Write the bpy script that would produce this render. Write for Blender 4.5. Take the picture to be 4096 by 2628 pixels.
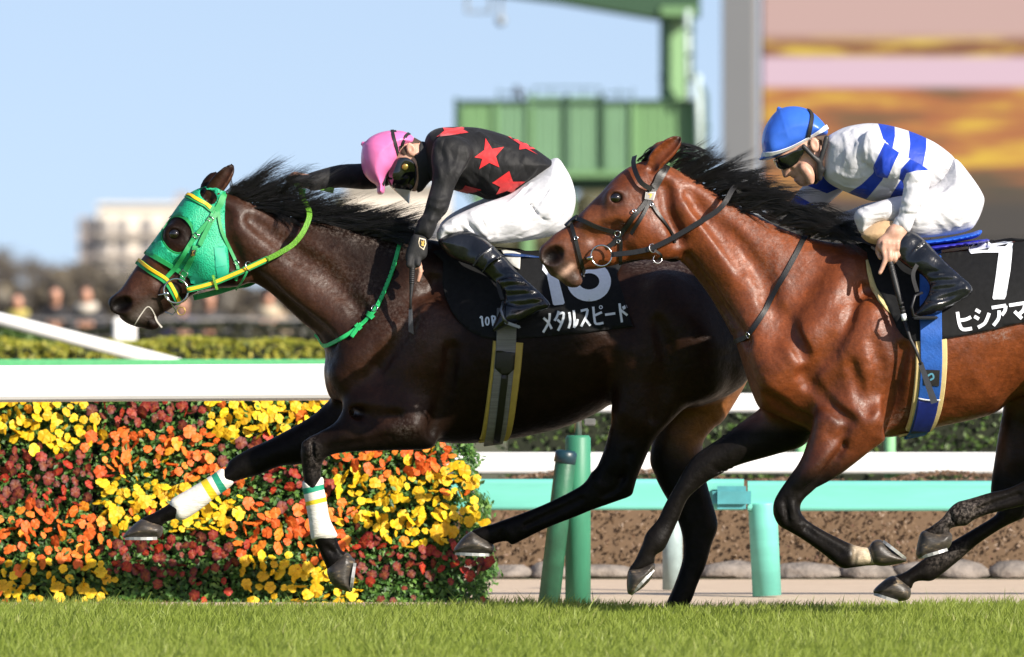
import bpy, bmesh, math, random
import numpy as np
from mathutils import Vector, Matrix
from mathutils.bvhtree import BVHTree
random.seed(7); rng = np.random.default_rng(7)
scene = bpy.context.scene
for o in list(bpy.data.objects): bpy.data.objects.remove(o)

# ------------------------------------------------------------------ camera, sky, sun, exposure
CAM_D, CAM_H, PXM, HOR = 45.0, 1.2, 990.0, 1290.0      # distance to the near rail side, lens height, picture scale, horizon row
cam_data = bpy.data.cameras.new('camera'); cam = bpy.data.objects.new('camera', cam_data)
scene.collection.objects.link(cam); scene.camera = cam
cam.location = (0, -CAM_D, CAM_H); cam.rotation_euler = (math.radians(90), 0, 0)
cam_data.sensor_width = 36.0; cam_data.lens = 36.0*CAM_D*PXM/4096.0
cam_data.shift_y = -24.0/4096.0
cam_data.clip_start = 0.5; cam_data.clip_end = 5000
cam_data.dof.use_dof = True; cam_data.dof.focus_distance = 44.35; cam_data.dof.aperture_fstop = 6.0

SUN_DIR = Vector((-0.86, 0.86, -0.60)).normalized()      # the way the light travels
world = bpy.data.worlds.new('World'); scene.world = world; world.use_nodes = True
wn = world.node_tree; wn.nodes.clear()
sky = wn.nodes.new('ShaderNodeTexSky'); sky.sky_type = 'NISHITA'; sky.sun_disc = False
sky.sun_elevation = math.asin(-SUN_DIR.z); sky.sun_rotation = math.atan2(-SUN_DIR.x, -SUN_DIR.y)
sky.altitude = 50; sky.air_density = 1.0; sky.dust_density = 0.8; sky.ozone_density = 2.0
bgn = wn.nodes.new('ShaderNodeBackground'); bgn.inputs[1].default_value = 0.106
won = wn.nodes.new('ShaderNodeOutputWorld')
# a long lens sees only the lowest sky; look the sky up a little higher everywhere, as over clear winter air
wtc = wn.nodes.new('ShaderNodeTexCoord'); wad = wn.nodes.new('ShaderNodeVectorMath'); wad.operation = 'ADD'; wad.inputs[1].default_value = (0, 0, 0.16)
wno = wn.nodes.new('ShaderNodeVectorMath'); wno.operation = 'NORMALIZE'
wn.links.new(wtc.outputs['Generated'], wad.inputs[0]); wn.links.new(wad.outputs[0], wno.inputs[0]); wn.links.new(wno.outputs[0], sky.inputs[0])
wti = wn.nodes.new('ShaderNodeMix'); wti.data_type = 'RGBA'; wti.blend_type = 'MULTIPLY'; wti.inputs[0].default_value = 1.0; wti.inputs[7].default_value = (1.22, 1.04, 0.99, 1)   # thin winter haze
wn.links.new(sky.outputs[0], wti.inputs[6]); wn.links.new(wti.outputs[2], bgn.inputs[0]); wn.links.new(bgn.outputs[0], won.inputs[0])
sun_data = bpy.data.lights.new('sun', 'SUN'); sun_data.energy = 5.0; sun_data.angle = math.radians(0.53)
sun_data.color = (1.0, 0.93, 0.82)
sun = bpy.data.objects.new('sun', sun_data); scene.collection.objects.link(sun)
sun.rotation_euler = SUN_DIR.to_track_quat('-Z', 'Y').to_euler(); sun.location = (20, -30, 25)
vs = scene.view_settings
vs.view_transform = 'Standard'; vs.look = 'None'; vs.exposure = 0.68; vs.gamma = 1.0; vs.use_curve_mapping = False
scene.cycles.use_denoising = True
scene.cycles.max_bounces = 8

# ------------------------------------------------------------------ reading positions off the picture
def S(Y): return PXM*CAM_D/(CAM_D+Y)
def P3(px, py, Y): s = S(Y); return Vector(((px-2048.0)/s, Y, CAM_H-(py-HOR)/s))
def frame(x0, y0, f): return lambda x, y: (x0+x*f, y0+y*f)
D_ = frame(0, 0, 4096/2400.0)
A_ = frame(400, 600, 1000/1925.0)
B_ = frame(1200, 1200, 1200/1848.0)
C_ = frame(1750, 1600, 1200/2174.0)
H_ = frame(400, 1600, 1200/2174.0)
E_ = frame(2100, 500, 1000/1711.0)
F_ = frame(2950, 380, 1146/1730.0)
G_ = frame(2800, 1300, 1296/1736.0)
J_ = frame(1300, 450, 1200/1945.0)
K_ = frame(1500, 800, 0.5)
L_ = frame(900, 800, 0.5)
M_ = frame(0, 1000, 0.5)
N_ = frame(2896, 1858, 0.5)
def T(fr, *pts): return [fr(*p) for p in pts]

def crom(pts, n=5, closed=True):
    p = np.asarray(pts, float); m = len(p); out = []
    rngi = range(m) if closed else range(m-1)
    for i in rngi:
        if closed: a, b, c, d = p[(i-1) % m], p[i], p[(i+1) % m], p[(i+2) % m]
        else: a, b, c, d = p[max(i-1, 0)], p[i], p[i+1], p[min(i+2, m-1)]
        for k in range(n):
            t = k/n
            out.append(0.5*((2*b)+(-a+c)*t+(2*a-5*b+4*c-d)*t*t+(-a+3*b-3*c+d)*t**3))
    if not closed: out.append(p[-1])
    return np.array(out)

# ------------------------------------------------------------------ solid modelling: distance field, then a surface
class Field:
    def __init__(s, lo, hi, h):
        s.lo = np.array(lo, float); s.h = h
        s.n = np.ceil((np.array(hi)-s.lo)/h).astype(int)+1
        s.ax = [s.lo[i]+h*np.arange(s.n[i]) for i in range(3)]
        s.d = np.full(tuple(s.n), 1.0, np.float32)
    def box(s, lo, hi):
        a = np.clip(np.floor((np.array(lo)-s.lo)/s.h).astype(int), 0, s.n-1)
        b = np.clip(np.ceil((np.array(hi)-s.lo)/s.h).astype(int)+1, 1, s.n)
        return tuple(slice(a[i], max(b[i], a[i]+1)) for i in range(3))
    def merge(s, sl, d, k, sub=False):
        a = s.d[sl]; d = d.astype(np.float32)
        if sub:
            d = -d; hh = np.maximum(k-np.abs(a-d), 0)/k if k > 0 else 0
            s.d[sl] = np.maximum(a, d)+hh*hh*k*0.25
        else:
            hh = np.maximum(k-np.abs(a-d), 0)/k if k > 0 else 0
            s.d[sl] = np.minimum(a, d)-hh*hh*k*0.25
    def grids(s, sl):
        return (s.ax[0][sl[0]][:, None, None].astype(np.float32), s.ax[1][sl[1]][None, :, None].astype(np.float32), s.ax[2][sl[2]][None, None, :].astype(np.float32))
    def inflate(s, poly, ctrl, k=0.03, sub=False, n=5, smooth=True):
        """poly: (x,z) outline; ctrl: (x,z,W,R,yc) half thickness, rim width and mid plane"""
        q = crom(poly, n) if smooth else np.asarray(poly, float)
        c = np.asarray(ctrl, float); m = k+0.03
        wy = c[:, 2].max()+m
        sl = s.box((q[:, 0].min()-m, c[:, 4].min()-wy, q[:, 1].min()-m), (q[:, 0].max()+m, c[:, 4].max()+wy, q[:, 1].max()+m))
        X = s.ax[0][sl[0]][:, None]; Z = s.ax[2][sl[2]][None, :]
        d2 = np.full((X.shape[0], Z.shape[1]), 1e9); ins = np.zeros(d2.shape, bool)
        nq = len(q)
        for i in range(nq):
            ax, az = q[i]; bx, bz = q[(i+1) % nq]
            ex, ez = bx-ax, bz-az; L = ex*ex+ez*ez
            if L < 1e-14: continue
            wx, wz = X-ax, Z-az
            t = np.clip((wx*ex+wz*ez)/L, 0, 1)
            d2 = np.minimum(d2, (wx-ex*t)**2+(wz-ez*t)**2)
            if az != bz:
                ins ^= ((az > Z) != (bz > Z)) & (X < (bx-ax)*(Z-az)/(bz-az)+ax)
        Dd = np.sqrt(d2); Dd = np.where(ins, Dd, -Dd)
        num = np.zeros((3,)+Dd.shape); den = np.zeros(Dd.shape)
        for (cx, cz, W, R, yc) in c:
            w = 1.0/(((X-cx)**2+(Z-cz)**2)+0.0009)**1.6
            num[0] += w*W; num[1] += w*R; num[2] += w*yc; den += w
        num /= den
        W = num[0][:, None, :].astype(np.float32); R = num[1][:, None, :].astype(np.float32); yc = num[2][:, None, :].astype(np.float32)
        u = np.maximum(0, 1-Dd[:, None, :].astype(np.float32)/R)
        y = s.ax[1][sl[1]][None, :, None].astype(np.float32)
        v = (y-yc)/W
        k0 = np.sqrt(u*u+v*v); k1 = np.sqrt((u/R)**2+(v/W)**2)+1e-6
        s.merge(sl, k0*(k0-1)/k1, k, sub)
    def ell(s, c, r, k=0.02, ang=0.0, sub=False, angy=0.0):
        """ellipsoid; ang turns it in the side view (x,z), angy about the vertical"""
        R = max(r)+k+0.02; c = np.array(c, float)
        sl = s.box(c-R, c+R); X, Y, Z = s.grids(sl)
        x, y, z = X-c[0], Y-c[1], Z-c[2]
        ca, sa = math.cos(ang), math.sin(ang)
        x, z = x*ca+z*sa, -x*sa+z*ca
        if angy:
            cb, sb = math.cos(angy), math.sin(angy); x, y = x*cb+y*sb, -x*sb+y*cb
        k0 = np.sqrt((x/r[0])**2+(y/r[1])**2+(z/r[2])**2); k1 = np.sqrt((x/r[0]**2)**2+(y/r[1]**2)**2+(z/r[2]**2)**2)+1e-6
        s.merge(sl, k0*(k0-1)/k1, k, sub)
    def tube(s, pts, rad, k=0.02, sub=False, n=4, flat=None):
        """smooth tapered tube through 3D points; flat = y stretch"""
        q = np.asarray([tuple(p)+(r,) for p, r in zip(pts, rad)], float)
        if len(q) > 2 and n > 1: q = crom(q, n, False)
        m = q[:, 3].max()*(1 if not flat else max(1, flat))+k+0.015
        sl = s.box(q[:, :3].min(0)-m, q[:, :3].max(0)+m)
        X, Y, Z = s.grids(sl); best = None
        fl = 1.0/flat if flat else 1.0
        for a, b in zip(q[:-1], q[1:]):
            e = b[:3]-a[:3]; L = float(e@e)+1e-12
            wx, wy, wz = X-a[0], Y-a[1], Z-a[2]
            t = np.clip((wx*e[0]+wy*e[1]+wz*e[2])/L, 0, 1)
            d = np.sqrt((wx-t*e[0])**2+((wy-t*e[1])*fl)**2+(wz-t*e[2])**2)-(a[3]+(b[3]-a[3])*t)
            best = d if best is None else np.minimum(best, d)
        s.merge(sl, best, k, sub)
    def surf(s, x, z, sg):
        i = min(max(int(round((x-s.lo[0])/s.h)), 0), s.n[0]-1); k = min(max(int(round((z-s.lo[2])/s.h)), 0), s.n[2]-1)
        js = np.nonzero(s.d[i, :, k] < 0)[0]
        if len(js) == 0: return None
        return s.ax[1][js[0]] if sg < 0 else s.ax[1][js[-1]]
    def fold(s, xz, r, amt, k=0.012, sub=False, sides=(-1,)):
        """a raised (or sunk) crease in cloth along side-view points"""
        q = crom(xz, 4, False) if len(xz) > 2 else np.asarray(xz, float)
        for sg in sides:
            pts, rad = [], []
            for i, (x, z) in enumerate(q):
                y = s.surf(x, z, sg)
                if y is None: continue
                t = math.sin(math.pi*(i+.5)/len(q)); pts.append((x, y+sg*((r-amt*t) if sub else (amt*t-r)), z)); rad.append(r)
            if len(pts) > 1: s.tube(pts, rad, k, sub, 1)
    def mesh(s, smooth=1):
        d = s.d; ins = d < 0
        nx, ny, nz = d.shape
        idx = np.full((nx-1, ny-1, nz-1), -1, np.int64)
        cnt = np.zeros(idx.shape, np.int8)
        for i in (0, 1):
            for j in (0, 1):
                for k in (0, 1): cnt += ins[i:nx-1+i, j:ny-1+j, k:nz-1+k]
        act = np.argwhere((cnt > 0) & (cnt < 8))
        idx[act[:, 0], act[:, 1], act[:, 2]] = np.arange(len(act))
        acc = np.zeros((len(act), 3)); num = np.zeros(len(act))
        corners = [(i, j, k) for i in (0, 1) for j in (0, 1) for k in (0, 1)]
        for a in corners:
            for ax in range(3):
                if a[ax]: continue
                b = list(a); b[ax] = 1
                va = d[act[:, 0]+a[0], act[:, 1]+a[1], act[:, 2]+a[2]]; vb = d[act[:, 0]+b[0], act[:, 1]+b[1], act[:, 2]+b[2]]
                m = (va < 0) != (vb < 0)
                t = np.where(m, va/np.where(m, va-vb, 1), 0)
                p = np.tile(np.array(a, float), (len(act), 1)); p[:, ax] += t
                acc[m] += p[m]; num += m
        V = s.lo+(act+acc/np.maximum(num, 1)[:, None])*s.h
        F = []
        for ax in range(3):
            sh = [slice(0, None)]*3
            lo = [slice(None)]*3; hi = [slice(None)]*3
            lo[ax] = slice(0, d.shape[ax]-1); hi[ax] = slice(1, None)
            cr = ins[tuple(lo)] != ins[tuple(hi)]
            e = np.argwhere(cr)
            o1, o2 = [a for a in range(3) if a != ax]
            ok = (e[:, o1] > 0) & (e[:, o2] > 0) & (e[:, o1] < d.shape[o1]-1) & (e[:, o2] < d.shape[o2]-1)
            e = e[ok]
            def c(da, db):
                q = e.copy(); q[:, o1] -= da; q[:, o2] -= db
                return idx[q[:, 0], q[:, 1], q[:, 2]]
            f = np.stack([c(1, 1), c(0, 1), c(0, 0), c(1, 0)], 1)
            flip = ins[e[:, 0], e[:, 1], e[:, 2]]
            if ax == 1: flip = ~flip
            f[~flip] = f[~flip][:, ::-1]
            F.append(f)
        F = np.concatenate(F); F = F[(F >= 0).all(1)]
        for _ in range(smooth):
            a = np.zeros_like(V); n = np.zeros(len(V))
            for i in range(4):
                for j in ((i+1) % 4, (i+3) % 4):
                    a += np.stack([np.bincount(F[:, i], V[F[:, j], q], len(V)) for q in range(3)], 1); n += np.bincount(F[:, i], minlength=len(V))
            V = 0.5*V+0.5*a/np.maximum(n, 1)[:, None]
        return V, F

# ------------------------------------------------------------------ objects
COL = scene.collection
def empty(name, loc, label=None, cat=None, group=None):
    o = bpy.data.objects.new(name, None); COL.objects.link(o); o.location = loc; o.empty_display_size = 0.1
    if label: tag(o, label, cat, group)
    return o
def tag(o, label=None, cat=None, group=None, kind=None):
    if label: o['label'] = label
    if cat: o['category'] = cat
    if group: o['group'] = group
    if kind: o['kind'] = kind
    return o
def off(parent):
    v = Vector((0, 0, 0)); p = parent
    while p is not None: v += p.location; p = p.parent
    return np.array(v)
def mk(name, V, F, mat, parent=None, smooth=True, attrs=None, mats=None, fmat=None):
    me = bpy.data.meshes.new(name)
    V = np.asarray(V, float)
    if parent is not None: V = V-off(parent)
    if isinstance(F, np.ndarray) and F.ndim == 2:
        nf, k = F.shape
        me.vertices.add(len(V)); me.vertices.foreach_set('co', V.astype(np.float32).ravel())
        me.loops.add(nf*k); me.loops.foreach_set('vertex_index', F.astype(np.int32).ravel())
        me.polygons.add(nf); me.polygons.foreach_set('loop_start', np.arange(0, nf*k, k, dtype=np.int32))
        me.update(calc_edges=True)
    else:
        me.from_pydata([tuple(v) for v in V], [], [tuple(f) for f in F]); me.update()
    for m in (mats or [mat]): me.materials.append(m)
    if fmat is not None: me.polygons.foreach_set('material_index', np.asarray(fmat, np.int32))
    me.polygons.foreach_set('use_smooth', np.full(len(me.polygons), smooth, bool))
    if attrs:
        for an, av in attrs.items():
            av = np.asarray(av, np.float32)
            if av.ndim == 1:
                a = me.attributes.new(an, 'FLOAT', 'POINT'); a.data.foreach_set('value', av)
            else:
                a = me.attributes.new(an, 'FLOAT_COLOR', 'POINT')
                a.data.foreach_set('color', np.concatenate([av, np.ones((len(av), 1), np.float32)], 1).ravel())
    me.validate()
    o = bpy.data.objects.new(name, me); COL.objects.link(o)
    if parent is not None: o.parent = parent
    return o
def bvh(V, F): return BVHTree.FromPolygons([tuple(v) for v in V], [tuple(f) for f in F])

class MB:
    """collects simple shapes for one mesh"""
    def __init__(s): s.v = []; s.f = []
    def add(s, v, f):
        n = len(s.v); s.v += [tuple(p) for p in v]; s.f += [tuple(i+n for i in q) for q in f]; return s
    def box(s, c, d, rot=None, bev=0.0):
        bm = bmesh.new(); bmesh.ops.create_cube(bm, size=1.0)
        for v in bm.verts: v.co = Vector((v.co.x*d[0], v.co.y*d[1], v.co.z*d[2]))
        if bev > 0: bmesh.ops.bevel(bm, geom=bm.edges[:], offset=bev, segments=2, affect='EDGES')
        M = rot.to_matrix() if rot is not None else Matrix.Identity(3)
        bm.verts.ensure_lookup_table()
        s.add([M @ v.co+Vector(c) for v in bm.verts], [[v.index for v in f.verts] for f in bm.faces]); bm.free(); return s
    def tube(s, pts, rad, seg=10, closed=False, cap=True):
        pts = [Vector(p) for p in pts]; n = len(pts); rads = rad if hasattr(rad, '__len__') else [rad]*n
        up = None; rings = []
        for i, p in enumerate(pts):
            if closed: t = pts[(i+1) % n]-pts[i-1]
            else: t = pts[min(i+1, n-1)]-pts[max(i-1, 0)]
            t.normalize()
            if up is None:
                up = t.orthogonal().normalized()
            up = (up-t*up.dot(t)).normalized(); w = t.cross(up)
            rings.append([p+(up*math.cos(2*math.pi*k/seg)+w*math.sin(2*math.pi*k/seg))*rads[i] for k in range(seg)])
        v = [q for r in rings for q in r]; f = []
        for i in range(n if closed else n-1):
            j = (i+1) % n
            for k in range(seg): f.append((i*seg+k, i*seg+(k+1) % seg, j*seg+(k+1) % seg, j*seg+k))
        if cap and not closed: f.append(tuple(range(seg))[::-1]); f.append(tuple((n-1)*seg+k for k in range(seg)))
        return s.add(v, f)
    def build(s, name, mat, parent=None, smooth=False):
        return mk(name, s.v, s.f, mat, parent, smooth)

# ------------------------------------------------------------------ materials
MATS = {}
def ramp(nt, fac, stops):
    r = nt.nodes.new('ShaderNodeValToRGB'); e = r.color_ramp.elements
    while len(e) < len(stops): e.new(0.5)
    for i, (p, c) in enumerate(stops): e[i].position = p; e[i].color = (*c, 1) if len(c) == 3 else c
    nt.links.new(fac, r.inputs[0]); return r.outputs[0]
def noise(nt, scale, detail=4, rough=0.55, coord='Object', stretch=None):
    tc = nt.nodes.new('ShaderNodeTexCoord'); n = nt.nodes.new('ShaderNodeTexNoise')
    n.inputs['Scale'].default_value = scale; n.inputs['Detail'].default_value = detail; n.inputs['Roughness'].default_value = rough
    src = tc.outputs[coord]
    if stretch:
        mp = nt.nodes.new('ShaderNodeMapping'); mp.inputs['Scale'].default_value = stretch; nt.links.new(src, mp.inputs[0]); src = mp.outputs[0]
    nt.links.new(src, n.inputs['Vector']); return n.outputs['Fac']
def mixc(nt, fac, a, b, mode='MIX'):
    m = nt.nodes.new('ShaderNodeMix'); m.data_type = 'RGBA'; m.blend_type = mode
    for sck, val in ((m.inputs[0], fac), (m.inputs[6], a), (m.inputs[7], b)):
        if isinstance(val, (int, float)): sck.default_value = val
        elif isinstance(val, tuple): sck.default_value = (*val, 1)
        else: nt.links.new(val, sck)
    return m.outputs[2]
def mathn(nt, op, a, b=None, c=None):
    m = nt.nodes.new('ShaderNodeMath'); m.operation = op
    for i, val in enumerate((a, b, c)):
        if val is None: continue
        if isinstance(val, (int, float)): m.inputs[i].default_value = val
        else: nt.links.new(val, m.inputs[i])
    return m.outputs[0]
def attr(nt, name, color=False):
    a = nt.nodes.new('ShaderNodeAttribute'); a.attribute_name = name
    return a.outputs['Color'] if color else a.outputs['Fac']
def bump(nt, h, strength, dist, prev=None):
    b = nt.nodes.new('ShaderNodeBump'); b.inputs['Strength'].default_value = strength; b.inputs['Distance'].default_value = dist
    nt.links.new(h, b.inputs['Height'])
    if prev is not None: nt.links.new(prev, b.inputs['Normal'])
    return b.outputs[0]
def newmat(name):
    m = bpy.data.materials.new(name); m.use_nodes = True; nt = m.node_tree
    return m, nt, nt.nodes['Principled BSDF']
def M(name, col, rough=0.6, metal=0.0, var=0.12, vscale=30.0, bmp=0.15, bdist=0.002, bscale=120.0, spec=0.5, coat=0.0, sheen=0.0, stretch=None, trans=0.0, alpha=1.0):
    if name in MATS: return MATS[name]
    m, nt, b = newmat(name)
    dark = tuple(c*(1-var) for c in col); lite = tuple(min(1, c*(1+var)) for c in col)
    c = ramp(nt, noise(nt, vscale, stretch=stretch), [(0.3, dark), (0.7, lite)])
    nt.links.new(c, b.inputs['Base Color'])
    b.inputs['Roughness'].default_value = rough; b.inputs['Metallic'].default_value = metal
    b.inputs['Specular IOR Level'].default_value = spec; b.inputs['Coat Weight'].default_value = coat; b.inputs['Sheen Weight'].default_value = sheen
    b.inputs['Transmission Weight'].default_value = trans; b.inputs['Alpha'].default_value = alpha
    if bmp > 0: nt.links.new(bump(nt, noise(nt, bscale, stretch=stretch), bmp, bdist), b.inputs['Normal'])
    MATS[name] = m; return m

# ------------------------------------------------------------------ laying things on a surface
CAMV = Vector((0, -CAM_D, CAM_H))
def hit(bv, p):
    d = (P3(p[0], p[1], 0.0)-CAMV).normalized()
    loc, nor, idx, dist = bv.ray_cast(CAMV+d*30, d)
    if loc is None: return None, None
    if nor.dot(d) > 0: nor = -nor
    return loc, nor
def hits(bv, pts, Yg):
    """surface points seen from the track side for each picture point; edge points fall to the nearest surface"""
    out = []
    for p in pts:
        l, n = hit(bv, p)
        if l is None:
            q = P3(p[0], p[1], out[-1][0].y if out else Yg)
            l, n, _, _ = bv.find_nearest(q)
            if n.dot(Vector((0, -1, 0))) < -0.2: n = -n
        out.append((l.copy(), n.copy()))
    return out
def smooth_path(pn, it=2):
    P = [p.copy() for p, n in pn]; N = [n.copy() for p, n in pn]
    for _ in range(it):
        Q = [p.copy() for p in P]; R = [n.copy() for n in N]
        for i in range(1, len(P)-1):
            P[i] = Q[i]*0.5+(Q[i-1]+Q[i+1])*0.25; N[i] = (R[i]*0.5+(R[i-1]+R[i+1])*0.25).normalized()
    return list(zip(P, N))
def ribbon(mb, pn, width, thick=0.004, closed=False, lift=0.002):
    """flat strap along (point, normal) pairs"""
    n = len(pn); v = []
    ws = width if hasattr(width, '__len__') else [width]*n
    for i, (p, nr) in enumerate(pn):
        a = pn[(i-1) % n][0] if (closed or i > 0) else p; b = pn[(i+1) % n][0] if (closed or i < n-1) else p
        t = (b-a).normalized(); w = nr.cross(t)
        if w.length < 1e-6: w = Vector((0, 0, 1))
        w.normalize(); w *= ws[i]*0.5
        c4 = [p+w+nr*lift, p-w+nr*lift, p-w*0.94+nr*(lift+thick), p+w*0.94+nr*(lift+thick)]
        v += [c4[0], c4[1], c4[1], c4[2], c4[2], c4[3], c4[3], c4[0]]
    f = []
    for i in range(n if closed else n-1):
        j = (i+1) % n
        for k in range(4): f.append((8*i+2*k, 8*i+2*k+1, 8*j+2*k+1, 8*j+2*k))
    if not closed: f += [(6, 4, 2, 0), tuple(8*(n-1)+k for k in (0, 2, 4, 6))]
    mb.add(v, f); return mb
def resample(pts, n):
    q = crom(pts, 8, False); d = np.concatenate([[0], np.cumsum(np.hypot(*np.diff(q, axis=0).T[:2]))])
    t = np.linspace(0, d[-1], n)
    return np.stack([np.interp(t, d, q[:, k]) for k in range(q.shape[1])], 1)
def strap(name, pts, width, bv, Yg, mat, parent, n=24, thick=0.004, lift=0.002, mirror=False, it=2):
    pn = smooth_path(hits(bv, resample(pts, n), Yg), it)
    mb = MB(); ribbon(mb, pn, width, thick, False, lift)
    if mirror:
        far = []
        for (p, nr) in pn:
            l, m_, _, _ = bv.ray_cast(Vector((p.x, Yg+2.0, p.z)), Vector((0, -1, 0)))
            if l is None: l, m_ = Vector((p.x, 2*Yg-p.y, p.z)), Vector((nr.x, -nr.y, nr.z))
            if m_.y < 0: m_ = -m_
            far.append((l.copy(), m_.copy()))
        far = smooth_path(far, it)
        joined = any((pn[i][0]-far[i][0]).length < 0.16 for i in (0, -1))
        mb2 = mb if joined else MB()
        ribbon(mb2, far, width, thick, False, lift)
        if not joined: mb2.build(name, mat, parent, True)
        for i in (0, -1):                                        # bridge over the top and bottom
            a, b = pn[i], far[i]
            if (a[0]-b[0]).length < 0.16: ribbon(mb, [a, ((a[0]+b[0])/2+(a[1]+b[1]).normalized()*0.004, (a[1]+b[1]).normalized()), b], width, thick, False, lift)
    return mb.build(name, mat, parent, True)
def decal(name, loops, bv, Yg, lift, mat, parent, cuts=3, tris=None):
    """a thin patch of cloth or print: picture-space loops laid on the surface"""
    bm = bmesh.new()
    if tris is not None:
        vs_ = [bm.verts.new((x, y, 0)) for x, y in tris[0]]
        for f in tris[1]:
            try: bm.faces.new([vs_[i] for i in f])
            except ValueError: pass
    else:
        for lp in loops:
            bm.faces.new([bm.verts.new((x, y, 0)) for x, y in lp])
    bmesh.ops.triangulate(bm, faces=bm.faces[:])
    for _ in range(cuts):
        es = [e for e in bm.edges if e.calc_length() > 14]
        if not es: break
        bmesh.ops.subdivide_edges(bm, edges=es, cuts=1); bmesh.ops.triangulate(bm, faces=bm.faces[:])
    bm.verts.ensure_lookup_table(); V = []
    last = None
    for v in bm.verts:
        l, n = hit(bv, (v.co.x, v.co.y))
        if l is None: l, n, _, _ = bv.find_nearest(P3(v.co.x, v.co.y, last.y if last else Yg)); n = n if n.y < 0.3 else -n
        last = l.copy(); V.append(l+n*lift)
    bm.verts.index_update()
    F = [[v.index for v in f.verts] for f in bm.faces]; bm.free()
    # face the camera
    out = []
    for f in F:
        a, b, c = (V[i] for i in f)
        out.append(f if (b-a).cross(c-a).y < 0 else f[::-1])
    return mk(name, V, out, mat, parent, True)
from mathutils.geometry import delaunay_2d_cdt
def stroke(pts, w, n=4):
    """closed outline of a brush stroke through picture points"""
    q = crom(pts, n, False) if len(pts) > 2 else np.asarray(pts, float)
    t = np.gradient(q, axis=0); t /= np.linalg.norm(t, axis=1)[:, None]+1e-9
    nn = np.stack([-t[:, 1], t[:, 0]], 1)*w*0.5
    return [tuple(p) for p in np.concatenate([q+nn, (q-nn)[::-1]])]
def ring(c, rx, ry, w, n=28):
    out = []
    for a0 in (0.0, math.pi):
        a = np.linspace(a0-.06, a0+math.pi+.06, n//2+2)
        out.append(stroke([(c[0]+rx*math.cos(t), c[1]+ry*math.sin(t)) for t in a], w, 1))
    return out
def inpoly(x, y, q):
    ins = False; n = len(q)
    for i in range(n):
        ax, ay = q[i]; bx, by = q[(i+1) % n]
        if (ay > y) != (by > y) and x < (bx-ax)*(y-ay)/(by-ay)+ax: ins = not ins
    return ins
def tri_region(loops, holes=(), step=16.0):
    vs2, es = [], []
    for lp in list(loops)+list(holes):
        n0 = len(vs2); m = len(lp)
        dens = []
        for i in range(m):
            a, b = np.array(lp[i]), np.array(lp[(i+1) % m]); k = max(1, int(np.hypot(*(b-a))/step))
            dens += [tuple(a+(b-a)*j/k) for j in range(k)]
        vs2 += dens; es += [(n0+i, n0+(i+1) % len(dens)) for i in range(len(dens))]
    A = np.array(vs2); lo, hi = A.min(0), A.max(0)
    for x in np.arange(lo[0]+step/2, hi[0], step):
        for y in np.arange(lo[1]+step/2, hi[1], step):
            if any(inpoly(x, y, l) for l in loops): vs2.append((x, y))
    V, E, F, *_ = delaunay_2d_cdt([Vector(v) for v in vs2], es, [], 0, 1e-4)
    out = []
    for f in F:
        cx = sum(V[i].x for i in f)/len(f); cy = sum(V[i].y for i in f)/len(f)
        if any(inpoly(cx, cy, l) for l in loops) and not any(inpoly(cx, cy, h) for h in holes): out.append(list(f))
    used = sorted({i for f in out for i in f}); mp = {u: k for k, u in enumerate(used)}
    return [V[u] for u in used], [[mp[i] for i in f] for f in out]
def patch(name, loops, bv, Yg, lift, mat, parent, holes=(), step=16.0, mirror=False, thick=0.0, relax=0):
    """cloth, leather or print cut to a shape read off the picture and laid on a body; mirror = the same on its far side"""
    P2, F = tri_region(loops, holes, step)
    near = []
    last = None
    for q in P2:
        l, n = hit(bv, (q.x, q.y))
        if l is None:
            g = P3(q.x, q.y, Yg); l, n, _, _ = bv.find_nearest(g)
            if n.dot(l-Vector((l.x, Yg, l.z-0.2))) < 0: n = -n
        near.append((l.copy(), n.copy()))
    V = [l+n*lift for l, n in near]
    if relax:
        nb = [set() for _ in V]
        for f in F:
            for i in range(3): nb[f[i]].update((f[(i+1) % 3], f[(i+2) % 3]))
        for _ in range(relax):
            W_ = [v.copy() for v in V]
            for i in range(len(V)):
                if nb[i]: V[i].y = min(W_[i].y, sum(W_[j].y for j in nb[i])/len(nb[i]))
    FF = []
    for f in F:
        a, b, c = (V[i] for i in f); FF.append(f if (b-a).cross(c-a).y < 0 else f[::-1])
    o = mk(name, V, FF, mat, parent, True); obs = [o]
    if mirror:
        n0 = len(V); Vf = [Vector((v.x, 2*Yg-v.y, v.z)) for v in V]; Fm = [f[::-1] for f in FF]
        obs.append(mk(name, Vf, Fm, mat, parent, True))
        V = V+Vf; FF = FF+[[i+n0 for i in f] for f in Fm]
    if thick:
        for ob in obs: md = ob.modifiers.new('thickness', 'SOLIDIFY'); md.thickness = thick; md.offset = -1
    return o, V, FF
def band(name, pts, Yg, width, mat, parent, n=30, thick=0.004, nrm=None):
    """a strap hanging free in the air: (px, py, y) points"""
    q = resample([(p[0], p[1], p[2]) for p in pts], n)
    P = [P3(a, b, Yg+c) for a, b, c in q]; pn = []
    for p in P: pn.append((p, Vector(nrm) if nrm else Vector((0, -1, 0.15)).normalized()))
    mb = MB(); ribbon(mb, pn, width, thick); return mb.build(name, mat, parent, True)
def circle_tube(name, c, r, rt, mat, parent, tilt=(0, -1, 0), n=28, seg=8, arc=(0, 360)):
    nz = Vector(tilt).normalized(); u = nz.orthogonal().normalized(); w = nz.cross(u)
    full = arc[1]-arc[0] >= 360; m = n if full else n+1
    pts = [Vector(c)+(u*math.cos(math.radians(arc[0]+(arc[1]-arc[0])*i/n))+w*math.sin(math.radians(arc[0]+(arc[1]-arc[0])*i/n)))*r for i in range(m)]
    mb = MB(); mb.tube(pts, rt, seg, full); return mb.build(name, mat, parent, True)
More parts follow.
